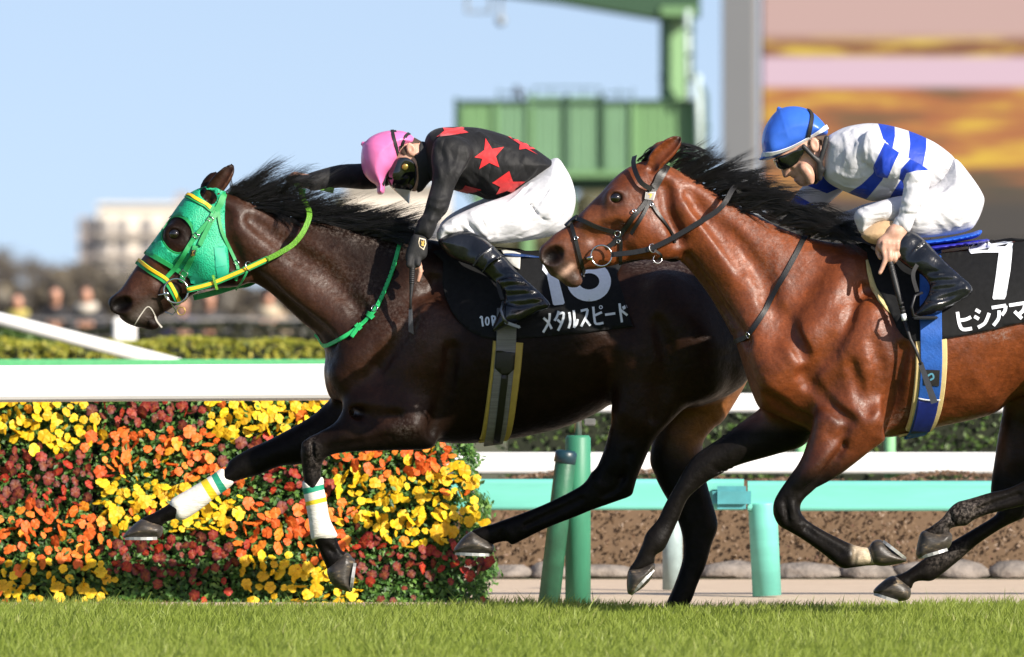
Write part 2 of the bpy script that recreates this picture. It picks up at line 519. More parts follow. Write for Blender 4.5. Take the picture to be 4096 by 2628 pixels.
def hair(name, guides, Yg, per, mat, parent, r0=0.0011, base_j=14, tip_j=34, seed=1, K=8, yj=0.03):
    """guides: list of ([(px,py),...], y0, y1); many fine tapering hairs round each guide, gathered in locks"""
    rg = np.random.default_rng(seed); V = []; F = []
    for (pts, y0, y1) in guides:
        q = resample(pts, K); locks = max(2, per//14)
        L = np.hypot(*(q[-1]-q[0]))
        for lk in range(locks):
            lb = rg.normal(0, base_j, 2); lt = rg.normal(0, tip_j, 2); ly = rg.normal(0, yj); curl = rg.normal(0, 0.06*L); ph = rg.uniform(0, 6.28); ln = rg.uniform(0.7, 1.08)
            for s_ in range(per//locks):
                jb = lb+rg.normal(0, base_j*0.35, 2); jt = lt+rg.normal(0, tip_j*0.22, 2); jy = ly+rg.normal(0, yj*0.3)
                lens = ln*rg.uniform(0.8, 1.05)
                t = np.linspace(0, 1, K)*lens
                x = np.interp(t, np.linspace(0, 1, K), q[:, 0]); y = np.interp(t, np.linspace(0, 1, K), q[:, 1])
                wv = np.sin(t*5+ph)*curl*t
                x = x+jb[0]*(1-t)+jt[0]*t; y = y+jb[1]*(1-t)*0.5+jt[1]*t+wv*0.5+rg.normal(0, 1.2, K)*t
                yy = Yg+y0+(y1-y0)*t+jy*(0.4+0.6*t)
                sc = (CAM_D+yy)/(PXM*CAM_D)
                P = np.stack([(x-2048)*sc, yy, CAM_H-(y-HOR)*sc], 1)
                rr = r0*rg.uniform(0.7, 1.3)*np.clip(1.25-np.linspace(0, 1, K)**1.5*1.15, 0.1, 1)
                n0 = len(V)
                for i in range(K):
                    V += [P[i]+np.array((0, -rr[i], rr[i]*.4)), P[i]+np.array((rr[i]*.5, rr[i]*.7, rr[i])), P[i]+np.array((-rr[i]*.5, rr[i]*.7, -rr[i]))]
                for i in range(K-1):
                    for k in range(3): F.append((n0+3*i+k, n0+3*i+(k+1) % 3, n0+3*i+3+(k+1) % 3, n0+3*i+3+k))
    return mk(name, np.array(V), np.array(F), mat, parent, True)
# ------------------------------------------------------------------ ground
def ground_mat(name, a, b_, scale, bmp=0.4, bd=0.02, rough=0.95):
    m, nt, b = newmat(name)
    c = mixc(nt, 0.5, ramp(nt, noise(nt, scale, 6, .65), [(.3, a), (.7, b_)]), ramp(nt, noise(nt, scale*9, 5, .7), [(.3, a), (.7, b_)]))
    nt.links.new(c, b.inputs['Base Color']); b.inputs['Roughness'].default_value = rough
    nt.links.new(bump(nt, noise(nt, scale*12, 6, .7), bmp, bd), b.inputs['Normal']); return m
def sheet(name, x0, x1, y0, y1, z, mat, nx=1, ny=1):
    V = [(x0+(x1-x0)*i/nx, y0+(y1-y0)*j/ny, z) for j in range(ny+1) for i in range(nx+1)]
    F = [(j*(nx+1)+i, j*(nx+1)+i+1, (j+1)*(nx+1)+i+1, (j+1)*(nx+1)+i) for j in range(ny) for i in range(nx)]
    return tag(mk(name, V, F, mat, None, False), kind='structure')
sheet('ground', -2500, 2500, -60, 4500, -0.012, ground_mat('far_ground', (.07, .075, .03), (.14, .13, .06), .4))
TURF_END = 0.45
sheet('turf_track', -60, 60, -60, TURF_END, 0.0, ground_mat('turf_soil', (.09, .125, .016), (.17, .21, .035), 2.0))
sheet('sand_path', -60, 60, TURF_END, 7.3, -0.006, ground_mat('beige_sand', (.54, .41, .29), (.66, .52, .385), 3.0, .5, .012))

# ------------------------------------------------------------------ turf blades
def grass_mat():
    m, nt, b = newmat('grass_blades')
    c = ramp(nt, attr(nt, 'tint'), [(0.0, (.17, .22, .026)), (.45, (.265, .34, .050)), (.8, (.36, .415, .095)), (1.0, (.50, .48, .20))])
    nt.links.new(c, b.inputs['Base Color']); b.inputs['Roughness'].default_value = .5; b.inputs['Specular IOR Level'].default_value = .35
    b.inputs['Subsurface Weight'].default_value = 0
    tr = nt.nodes.new('ShaderNodeBsdfTranslucent'); nt.links.new(c, tr.inputs[0]); mx = nt.nodes.new('ShaderNodeMixShader'); mx.inputs[0].default_value = .5
    out = nt.nodes['Material Output']; nt.links.new(b.outputs[0], mx.inputs[1]); nt.links.new(tr.outputs[0], mx.inputs[2]); nt.links.new(mx.outputs[0], out.inputs[0]); return m
def blades(name, n, x0, x1, y0, y1, h0, h1, w, seed):
    g = np.random.default_rng(seed)
    x = g.uniform(x0, x1, n); y = y1-(y1-y0)*g.uniform(0, 1, n)**1.25
    clump = (np.sin(x*5.1+1.3*np.sin(y*3.7))*np.sin(y*4.3+x*1.7)+1)/2
    h = (h0+(h1-h0)*g.uniform(0, 1, n)**1.4)*(.72+.45*clump)
    tall = g.uniform(0, 1, n) > .992; h = np.where(tall, h*1.5, h)
    a = g.uniform(0, 2*np.pi, n); ww = w*g.uniform(.6, 1.3, n)*.5
    dx, dy = np.cos(a)*ww, np.sin(a)*ww; b = g.uniform(0, 2*np.pi, n); lean = h*g.uniform(.05, .75, n)
    lx, ly = np.cos(b)*lean+h*.10, np.sin(b)*lean
    V = np.zeros((n, 5, 3))
    V[:, 0] = np.stack([x-dx, y-dy, np.zeros(n)], 1); V[:, 1] = np.stack([x+dx, y+dy, np.zeros(n)], 1)
    V[:, 2] = np.stack([x-dx*.8+lx*.35, y-dy*.8+ly*.35, h*.6], 1); V[:, 3] = np.stack([x+dx*.8+lx*.35, y+dy*.8+ly*.35, h*.6], 1)
    V[:, 4] = np.stack([x+lx, y+ly, h], 1)
    base = np.arange(n)[:, None]*5
    F = np.concatenate([base+np.array([[0, 1, 3]]), base+np.array([[0, 3, 2]]), base+np.array([[2, 3, 4]])])
    t = np.clip(.30+.22*g.uniform(0, 1, n)+.18*clump+(g.uniform(0, 1, n) > .96)*.3, 0, 1)
    return tag(mk(name, V.reshape(-1, 3), F, GRASSM, None, False, {'tint': np.repeat(t, 5)}), 'short green turf of the racing track in the foreground', 'grass', kind='stuff')
GRASSM = grass_mat()
blades('grass', 190000, -3.4, 3.4, -8.0, TURF_END, .045, .085, .0068, 3)

# ------------------------------------------------------------------ leaves for hedges and the flower bank
def leaf_mat(name, stops, trans=.25, rough=.5):
    m, nt, b = newmat(name)
    c = ramp(nt, attr(nt, 'tint'), stops); nt.links.new(c, b.inputs['Base Color']); b.inputs['Roughness'].default_value = rough
    tr = nt.nodes.new('ShaderNodeBsdfTranslucent'); nt.links.new(c, tr.inputs[0]); mx = nt.nodes.new('ShaderNodeMixShader'); mx.inputs[0].default_value = trans
    nt.links.new(b.outputs[0], mx.inputs[1]); nt.links.new(tr.outputs[0], mx.inputs[2]); nt.links.new(mx.outputs[0], nt.nodes['Material Output'].inputs[0]); return m
def leaves(P, N, size, seed, spread=.9):
    """diamond leaves at points P roughly facing N"""
    g = np.random.default_rng(seed); n = len(P)
    N = N+g.normal(0, spread*.55, (n, 3)); N /= np.linalg.norm(N, axis=1)[:, None]
    U = np.cross(N, g.normal(0, 1, (n, 3))); U /= np.linalg.norm(U, axis=1)[:, None]; W = np.cross(N, U)
    s = (size*g.uniform(.6, 1.25, n))[:, None]
    V = np.stack([P-U*s*.5, P+W*s*.28+N*s*.06, P+U*s*.5, P-W*s*.28+N*s*.06], 1).reshape(-1, 3)
    return V, np.arange(n)[:, None]*4+np.array([[0, 1, 2, 3]]), np.repeat(np.clip(g.normal(.5, .24, n), 0, 1), 4)
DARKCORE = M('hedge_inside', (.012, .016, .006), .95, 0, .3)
def hedge(name, label, x0, x1, y0, y1, top, leaf, n, mat, seed, core=DARKCORE, rough=.05, group=None):
    """top: function of x"""
    g = np.random.default_rng(seed); root = empty(name, ((x0+x1)/2, (y0+y1)/2, 0), label, 'hedge', group)
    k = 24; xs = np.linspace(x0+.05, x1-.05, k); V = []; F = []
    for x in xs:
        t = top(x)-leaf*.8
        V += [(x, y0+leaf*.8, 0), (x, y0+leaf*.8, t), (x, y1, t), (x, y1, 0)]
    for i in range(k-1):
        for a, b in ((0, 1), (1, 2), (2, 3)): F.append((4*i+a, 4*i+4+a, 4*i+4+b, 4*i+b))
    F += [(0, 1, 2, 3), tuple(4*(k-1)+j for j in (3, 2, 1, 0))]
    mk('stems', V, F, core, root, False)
    tt = np.vectorize(top); x = g.uniform(x0, x1, n); t = tt(x); area = (t.mean())/(t.mean()+(y1-y0))
    fr = g.uniform(0, 1, n) < max(area, .55)
    lump = .5+.5*np.sin(x*7+seed)*np.sin(x*3.1+2)
    z = np.where(fr, g.uniform(0, 1, n)*t, t-leaf*.3*g.uniform(-1, 1, n)+rough*(lump-.5))
    y = np.where(fr, y0+g.normal(0, rough*.6, n)+rough*(lump-.5), g.uniform(y0, y1, n))
    P = np.stack([x, y, z], 1); N = np.where(fr[:, None], np.array([0, -1, .35]), np.array([0, -.25, 1.0]))
    v, f, tn = leaves(P, N, leaf, seed+1)
    o = mk('foliage', v, f, mat, root, False, {'tint': tn}); o['kind'] = 'stuff'; return root
def pxx(px, Y): return P3(px, HOR, Y).x
def pz(py, Y): return P3(0, py, Y).z

# ------------------------------------------------------------------ flower bank
PATCHES = [(50, 990, 'Y'), (150, 990, 'Y'), (60, 1115, 'R'), (160, 1115, 'R'), (60, 1250, 'O'), (160, 1255, 'O'), (80, 1385, 'Y'), (200, 1385, 'Y'), (280, 960, 'R'), (420, 960, 'R'), (290, 1055, 'O'), (420, 1060, 'O'), (520, 1105, 'O'), (300, 1175, 'Y'), (420, 1170, 'Y'), (480, 1195, 'Y'), (350, 1295, 'R'), (470, 1295, 'R'), (350, 1395, 'G'), (500, 1395, 'G'),
           (560, 980, 'Y'), (700, 980, 'Y'), (560, 1065, 'r'), (620, 1140, 'r'), (700, 1140, 'r'), (600, 1235, 'O'), (730, 1270, 'O'), (760, 1200, 'O'), (620, 1370, 'Y'), (740, 1375, 'Y'), (860, 1062, 'O'), (980, 1062, 'O'), (860, 1160, 'Y'), (980, 1175, 'Y'), (1060, 1150, 'Y'), (950, 1235, 'Y'), (1060, 1210, 'Y'), (900, 1305, 'R'), (1050, 1315, 'R'), (1110, 1285, 'R'), (950, 1395, 'G'), (1080, 1395, 'G'), (-100, 990, 'O'), (-100, 1110, 'Y'), (-100, 1250, 'R'), (-100, 1385, 'O')]
BANK_L, BANK_R0, BANK_R1 = -405.0, 1075.0, 1140.0      # left end, right end at the top and the foot (picture columns, 2400 wide)
Pn = np.array([(p[0], p[1]) for p in PATCHES]); Pc = [p[2] for p in PATCHES]
bank = empty('flower_bank', (pxx(500, 3.0), 3.1, 0), 'tall bank of yellow, orange and dark red pansies behind the white rail', 'flower bank')
BK = 4096/2400.0
def bank_pt(dx, dy, out=0.0):
    """front of the bank: leaning back a little"""
    Y = 3.05+.35*(1400-dy)/480.0-out; return P3(dx*BK, dy*BK, Y)
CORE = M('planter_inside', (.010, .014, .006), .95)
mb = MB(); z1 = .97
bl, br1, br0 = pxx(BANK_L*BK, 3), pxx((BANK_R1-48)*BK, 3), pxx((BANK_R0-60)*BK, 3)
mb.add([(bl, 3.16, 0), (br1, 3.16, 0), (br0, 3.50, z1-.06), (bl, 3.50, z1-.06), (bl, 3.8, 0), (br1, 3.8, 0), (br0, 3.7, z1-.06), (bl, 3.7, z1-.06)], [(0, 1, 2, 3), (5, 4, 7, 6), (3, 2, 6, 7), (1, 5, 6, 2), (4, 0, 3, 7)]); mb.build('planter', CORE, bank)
g = np.random.default_rng(21)
def bank_edge(dy):
    dy = np.asarray(dy, float)
    return BANK_R0+5+(BANK_R1-BANK_R0)*(dy-1040)/370.0+15*np.sin((dy-1040)/370*math.pi)+11*np.sin(dy*.052+.6)+6*np.sin(dy*.13)-np.clip(1100-dy, 0, 200)**1.35*.09
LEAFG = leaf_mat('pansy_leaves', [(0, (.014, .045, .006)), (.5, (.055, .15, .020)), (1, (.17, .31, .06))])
n = 30000; dx = g.uniform(-420, 1165, n); dy = g.uniform(905, 1440, n)
edge = bank_edge(dy)+g.normal(0, 9, n)
ok = (dx < edge) & ~((np.abs(dx-224) < 7+4*np.sin(dy*.06)) & (dy > 1015) & (dy < 1280) & (g.uniform(0, 1, n) > .15)) & ~((np.abs(dx-808) < 5) & (dy > 1180) & (dy < 1300) & (g.uniform(0, 1, n) > .4))
dx, dy = dx[ok], dy[ok]
Pl = np.array([bank_pt(a, b, g.normal(.015, .022)) for a, b in zip(dx, dy)])
side = g.uniform(0, 1, 4000); ys = g.uniform(0, 1, 4000)
Ps = np.array([(pxx((float(bank_edge(1420-480*s_))-14)*BK, 3)+g.normal(0, .022), 3.15+.35*s_+(.65-.4*s_)*y_, z1*s_) for s_, y_ in zip(side, ys)])
Nl = np.concatenate([np.tile([0, -1, .45], (len(Pl), 1)), np.tile([1, -.2, .4], (len(Ps), 1))]).astype(float)
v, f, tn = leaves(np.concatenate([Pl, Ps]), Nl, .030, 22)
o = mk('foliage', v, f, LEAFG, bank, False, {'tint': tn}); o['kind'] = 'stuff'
def petal_mat(name, stops):
    m, nt, b = newmat(name); oi = nt.nodes.new('ShaderNodeObjectInfo'); a = attr(nt, 'tint')
    f_ = mathn(nt, 'FRACT', mathn(nt, 'ADD', a, oi.outputs['Random'])); c = ramp(nt, f_, stops)
    eye = attr(nt, 'eye'); c = mixc(nt, mathn(nt, 'MULTIPLY', eye, .35), c, (.55, .18, .01))
    nt.links.new(c, b.inputs['Base Color']); b.inputs['Roughness'].default_value = .6
    tr = nt.nodes.new('ShaderNodeBsdfTranslucent'); nt.links.new(c, tr.inputs[0]); mx = nt.nodes.new('ShaderNodeMixShader'); mx.inputs[0].default_value = .12
    nt.links.new(b.outputs[0], mx.inputs[1]); nt.links.new(tr.outputs[0], mx.inputs[2]); nt.links.new(mx.outputs[0], nt.nodes['Material Output'].inputs[0]); return m
PET = {'Y': petal_mat('yellow_petals', [(0, (.62, .36, .002)), (.5, (.76, .49, .004)), (1, (.86, .62, .015))]), 'O': petal_mat('orange_petals', [(0, (.56, .065, .006)), (.5, (.70, .115, .010)), (.85, (.76, .19, .02)), (1, (.78, .32, .012))]),
       'R': petal_mat('dark_red_petals', [(0, (.050, .0008, .006)), (.45, (.10, .0012, .008)), (.75, (.19, .002, .008)), (1, (.36, .010, .006))])}
PET['r'] = PET['R']; PET['G'] = PET['R']
def pansy_shape(var):
    """five broad overlapping petals, the two upper ones behind"""
    gg = np.random.default_rng(100+var); V = []; F = []; eye = []
    for (a, dist, r, yy) in ((62, .26, .27, .06), (118, .26, .27, .05), (5, .24, .27, .02), (175, .24, .27, .01), (-90, .20, .34, -.02)):
        a = math.radians(a+gg.normal(0, 6)); cx, cz = math.cos(a)*dist, math.sin(a)*dist; r *= gg.uniform(.9, 1.08); n0 = len(V)
        V.append((cx*.25, yy-.05, cz*.25)); eye.append(.9)
        for k in range(8):
            t = 2*math.pi*k/8+a; rr = r*(1+gg.normal(0, .05)); V.append((cx+math.cos(t)*rr, yy+.05+gg.normal(0, .03)-.05*(k in (0, 1, 7)), cz+math.sin(t)*rr)); eye.append(0)
        F += [(n0, n0+1+k, n0+1+(k+1) % 8) for k in range(8)]
    return np.array(V), [f[::-1] for f in F], np.array(eye)
SH = [pansy_shape(i) for i in range(4)]
fl = []
want = {'Y': 520, 'O': 420, 'R': 430, 'r': 150, 'G': 60}
cells = {}
tries = 0; cnt = {k: 0 for k in want}; occ = []
pts = []
while tries < 40000 and len(pts) < 1420:
    tries += 1
    a, b = g.uniform(-420, 1160), g.uniform(905, 1425)
    if a > bank_edge(b)+g.normal(0, 7): continue
    if abs(a-224) < 9 and 1015 < b < 1280: continue
    k = Pc[int(np.argmin(((Pn-np.array([a+g.normal(0, 10), b+g.normal(0, 7)]))**2*np.array([1, 2.2])).sum(1)+0))]
    p_ = {'Y': .85, 'O': .72, 'R': .80, 'r': .30, 'G': .10}[k]
    if b > 1335: p_ *= .55
    if g.uniform() > p_: continue
    if any((a-q[0])**2+(b-q[1])**2 < (g.uniform(10, 21))**2 for q in pts): continue
    if k == 'Y' and g.uniform() < .03: k = 'O'
    if k == 'O' and g.uniform() < .06: k = 'Y'
    pts.append((a, b, k))
order = sorted(range(len(pts)), key=lambda i: -(1 if 0 <= pts[i][0] <= 1130 and 940 < pts[i][1] < 1420 else 0)*(.5+{'Y': .5, 'O': .45, 'R': .2, 'r': .2, 'G': .1}[pts[i][2]]*random.random()))
single = set(order[:300])
meshes = {}
rest = {'Y': MB(), 'O': MB(), 'R': MB()}; restT = {k: [] for k in rest}; restE = {k: [] for k in rest}
off_b = Vector(off(bank))
for i, (a, b, k) in enumerate(pts):
    vi = int(g.integers(0, 4)); V, F, eye = SH[vi]; kk = {'r': 'R', 'G': 'R'}.get(k, k)
    size = {'Y': .054, 'O': .051, 'R': .047}[kk]*g.uniform(.55, 1.2)
    c = bank_pt(a, b, .055+g.uniform(0, .03))
    rot = Matrix.Rotation(g.normal(.12, .6), 3, 'Z') @ Matrix.Rotation(g.normal(-.3, .45), 3, 'X') @ Matrix.Rotation(g.normal(0, .35), 3, 'Y')
    if i in single:
        key = (kk, vi)
        if key not in meshes:
            me = bpy.data.meshes.new('flower'); me.from_pydata([tuple(p) for p in V], [], F); me.materials.append(PET[kk])
            me.attributes.new('eye', 'FLOAT', 'POINT').data.foreach_set('value', eye.astype(np.float32))
            me.attributes.new('tint', 'FLOAT', 'POINT').data.foreach_set('value', np.full(len(V), .3, np.float32)); meshes[key] = me
        o = bpy.data.objects.new('flower', meshes[key]); COL.objects.link(o); o.parent = bank; o.location = c-off_b
        o.rotation_euler = rot.to_euler(); o.scale = (size,)*3
    else:
        rest[kk].add([rot @ Vector(p)*size+c for p in V], F); restT[kk] += [g.uniform()]*len(V); restE[kk] += list(eye)
for kk, mbx in rest.items():
    o = mk('flowers', mbx.v, mbx.f, PET[kk], bank, False, {'tint': restT[kk], 'eye': restE[kk]}); o['kind'] = 'stuff'

# ------------------------------------------------------------------ rails and fences
WHITEPAINT = M('white_rail_paint', (.82, .81, .79), .35, 0, .03, 6, .05, .002, 30)
TURQ = M('turquoise_rail_paint', (.145, .50, .42), .45, 0, .10, 5, .1, .003, 12, stretch=(.4, 1, 3))
DGREEN = M('green_padded_post', (.035, .20, .115), .5, 0, .12, 14, .3, .006, 20, stretch=(1, 1, .3))
LGPAINT = M('light_green_paint', (.22, .48, .24), .5, 0, .06)
def rail_beam(name, p0, p1, h, d, mat, parent, r=.3, seg=8):
    """rounded hollow-section beam from p0 to p1 (centre line)"""
    p0, p1 = Vector(p0), Vector(p1); t = (p1-p0).normalized(); up = Vector((0, 0, 1)); side = t.cross(up).normalized(); up = side.cross(t)
    prof = []; rr = min(h, d)*r
    for (sx, sy, a0) in ((1, 1, 0), (-1, 1, 90), (-1, -1, 180), (1, -1, 270)):
        for k in range(5):
            a = math.radians(a0+90*k/4); prof.append((sx*(d/2-rr)+math.cos(a)*rr, sy*(h/2-rr)+math.sin(a)*rr))
    n = len(prof); V = [p+side*a+up*b for p in (p0, p1) for a, b in prof]
    F = [(i, (i+1) % n, n+(i+1) % n, n+i) for i in range(n)]+[tuple(range(n))[::-1], tuple(range(n, 2*n))]
    return mk(name, V, F, mat, parent, False)
YR = 1.8
run = empty('running_rail', (0, YR, 0), 'thick white running rail above the flower bank behind the leading horse', 'rail')
c0, c1 = P3(0, 1535, YR), P3(1200, 1528.5, YR); dd = (c1-c0)/(c1.x-c0.x)
q = lambda x: c0+dd*(x-c0.x)
rail_beam('rail', q(-6.0), q(pxx(2330, YR)), .155, .09, WHITEPAINT, run, .42)
def post(root, name, x, Y, z, r, mat, seg=20):
    mb = MB(); mb.tube([(x, Y, 0), (x, Y, z-.012), (x, Y, z)], [r, r, r*.86], seg); return mb.build(name, mat, root, True)
XP = pxx(2312, 2.6)
for x in (XP, -4.4):
    post(run, 'post', x, 2.6, .718, .055, DGREEN)
    mb = MB(); mb.tube([(x, 2.6, .70), (x, 2.6, .84), (x, 2.45, .93), (x, 1.80, .955)], .016, 10); mb.build('bracket', IRONG if 'IRONG' in globals() else M('galvanised_iron', (.30, .30, .30), .4, .8), run, True)
    for dx_ in (-.07, .05): mb = MB(); mb.box((x+dx_, 2.58, .775), (.05, .02, .03), None, .004); mb.build('clamp', M('galvanised_iron', (.30, .30, .30), .4, .8), run)
    mb = MB(); mb.tube([(x-.125, 2.5, 0), (x-.055, 2.52, .60), (x-.05, 2.52, .635)], [.046, .044, .03], 18); mb.build('brace', M('shaded_green_brace', (.022, .115, .062), .5, 0, .3, 9, .5, .008, 14), run, True)  # the brace's shading is put into its darker green
    mb = MB(); mb.tube([(x-.058, 2.52, .60), (x-.05, 2.52, .645), (x-.049, 2.52, .655)], [.047, .047, .035], 18); mb.build('brace_cap', M('blue_green_cap', (.008, .035, .05), .4), run, True)
# turquoise low rail
YT = 3.95; tq = empty('low_rail', (pxx(3000, YT), YT, 0), 'low turquoise wooden rail on round legs behind the bay horse', 'rail')
zt, zb = pz(1916, YT), pz(2040, YT)
rail_beam('rail', (pxx(1200, YT), YT, (zt+zb)/2), (pxx(2975, YT), YT, (zt+zb)/2), zt-zb, .10, TURQ, tq, .18)
rail_beam('rail', (pxx(2990, YT), YT-.01, (zt+zb)/2-.006), (pxx(2990, YT)+5.5, YT-.01, (zt+zb)/2-.006), zt-zb-.004, .11, TURQ, tq, .18)
mb = MB(); mb.box((pxx(2925, YT), YT-.085, (zt+zb)/2-.012), (.17, .07, .10), None, .022); mb.build('joint_block', M('weathered_turquoise', (.06, .27, .30), .5, 0, .2, 10), tq)
for (pxa, pxb) in ((3050, 3068), (4890, 4910), (1560, 1540)):
    mb = MB(); a_ = P3(pxa, 2012, YT-.02); b_ = P3(pxb, 2400, YT-.02); b_.z = 0; mb.tube([b_, a_.lerp(b_, .02), a_], .064, 20); mb.build('leg', TURQ, tq, True)
mb = MB(); mb.tube([(pxx(2690, 5.0), 5.0, 0), (pxx(2690, 5.0), 5.0, .42)], .045, 16); o = mb.build('short_post', M('grey_green_post', (.28, .36, .36), .5), None, True); tag(o, 'short grey post half hidden by the hind leg of the dark horse', 'post')
# white two-rail fence with light green posts
YF = 9.5; fen = empty('rail_fence', (pxx(2600, YF), YF, 0), 'white two-rail fence on light green posts behind the low hedge', 'fence')
rail_beam('rail', (pxx(1500, YF), YF, pz(1612, YF)), (9.0, YF, pz(1612, YF)), .095, .08, WHITEPAINT, fen)
rail_beam('rail', (pxx(1500, YF), YF, pz(1853, YF)), (9.0, YF, pz(1853, YF)), .107, .08, WHITEPAINT, fen)
for p in (1852, 3205, 3562, 4900, 6200): post(fen, 'post', pxx(p, YF), YF+.075, pz(1600, YF), .028, LGPAINT)
# green board rail and sloping handrail on the left
YG = 14.0; gr = empty('board_rail', (pxx(400, YG), YG, 0), 'green painted board rail just above the white running rail', 'rail')
rail_beam('rail', (pxx(-1800, YG), YG, pz(1437, YG)-.07), (pxx(1500, YG), YG, pz(1437, YG)-.07), .14, .06, M('mid_green_paint', (.10, .42, .17), .5), gr, .1)
for p in (-1500, -700, 100, 900, 1450): mb = MB(); mb.box((pxx(p, YG), YG+.07, .45), (.08, .07, .9), None, .008); mb.build('post', MATS['mid_green_paint'], gr)
YH = 22.0; hr = empty('handrail', (pxx(300, YH), YH, 0), 'white handrail sloping down to the right at the left edge', 'rail')
a_, b_ = P3(-700, 1098, YH), P3(720, 1462, YH-.4); mb = MB(); mb.tube([a_, b_], .040, 14); mb.build('rail', WHITEPAINT, hr, True)
for t in (.05, .35): p = a_.lerp(b_, t); mb = MB(); mb.tube([(p.x, p.y+.02, 0), (p.x, p.y+.02, p.z-.02)], .03, 12); mb.build('post', WHITEPAINT, hr, True)
mb = MB(); mb.box((pxx(498, 40), 40, .62), (.18, .14, 1.24), None, .02); o = mb.build('bollard', WHITEPAINT, None); tag(o, 'blurred white post below the muzzle of the leading horse', 'post')

# ------------------------------------------------------------------ hedges, stones
BROWNL = leaf_mat('brown_winter_leaves', [(0, (.12, .072, .038)), (.4, (.155, .096, .052)), (.75, (.19, .12, .066)), (1, (.18, .092, .060))], .15)
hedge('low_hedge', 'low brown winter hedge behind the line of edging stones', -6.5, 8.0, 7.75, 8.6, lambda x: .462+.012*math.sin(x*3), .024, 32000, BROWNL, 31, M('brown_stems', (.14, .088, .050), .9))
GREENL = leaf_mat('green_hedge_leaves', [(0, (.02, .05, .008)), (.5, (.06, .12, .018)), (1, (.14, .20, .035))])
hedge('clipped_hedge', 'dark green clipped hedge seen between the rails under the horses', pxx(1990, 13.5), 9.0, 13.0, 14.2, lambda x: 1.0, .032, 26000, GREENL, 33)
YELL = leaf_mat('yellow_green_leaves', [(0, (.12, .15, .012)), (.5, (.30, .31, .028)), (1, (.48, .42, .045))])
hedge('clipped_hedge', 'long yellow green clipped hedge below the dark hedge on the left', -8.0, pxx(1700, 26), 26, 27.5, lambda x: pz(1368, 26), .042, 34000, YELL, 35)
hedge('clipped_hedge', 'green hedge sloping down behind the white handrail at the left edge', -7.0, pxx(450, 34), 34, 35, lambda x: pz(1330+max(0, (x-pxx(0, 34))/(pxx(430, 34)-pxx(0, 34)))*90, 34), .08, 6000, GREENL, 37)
hedge('clipped_hedge', 'dark shaded hedge in front of the spectators', -12.0, pxx(1750, 55), 55, 57, lambda x: pz(1312, 55)+.03*math.sin(x*2), .09, 10000, leaf_mat('shade_hedge_leaves', [(0, (.006, .009, .003)), (.5, (.018, .022, .006)), (1, (.05, .045, .015))]), 39)  # the shade on this hedge is put into its leaf colours
STONE = M('grey_brown_stone', (.20, .172, .148), .85, 0, .45, 9, .8, .03, 14)
edging = empty('stone_edging', (0, 7.5, 0), 'row of rounded grey edging stones along the beige path', 'edging')
g2 = np.random.default_rng(5); x = -3.0
while x < 4.6:
    w = g2.uniform(.18, .36); bm = bmesh.new(); bmesh.ops.create_icosphere(bm, subdivisions=2, radius=1)
    nz = g2.normal(0, .09, len(bm.verts)); h_ = g2.uniform(.05, .068)
    V = [(v.co.x*w*.53*(1+e), v.co.y*.12*(1+e), (v.co.z if v.co.z > 0 else v.co.z*.4)*h_*(1+e)+.012) for v, e in zip(bm.verts, nz)]
    V = [(math.copysign(abs(a/(w*.53))**.75, a)*w*.53+x+w/2, b+7.42, max(c, -.005)) for a, b, c in V]
    mk('stone', V, [[v.index for v in f.verts] for f in bm.faces], STONE, edging); bm.free(); x += w*.93

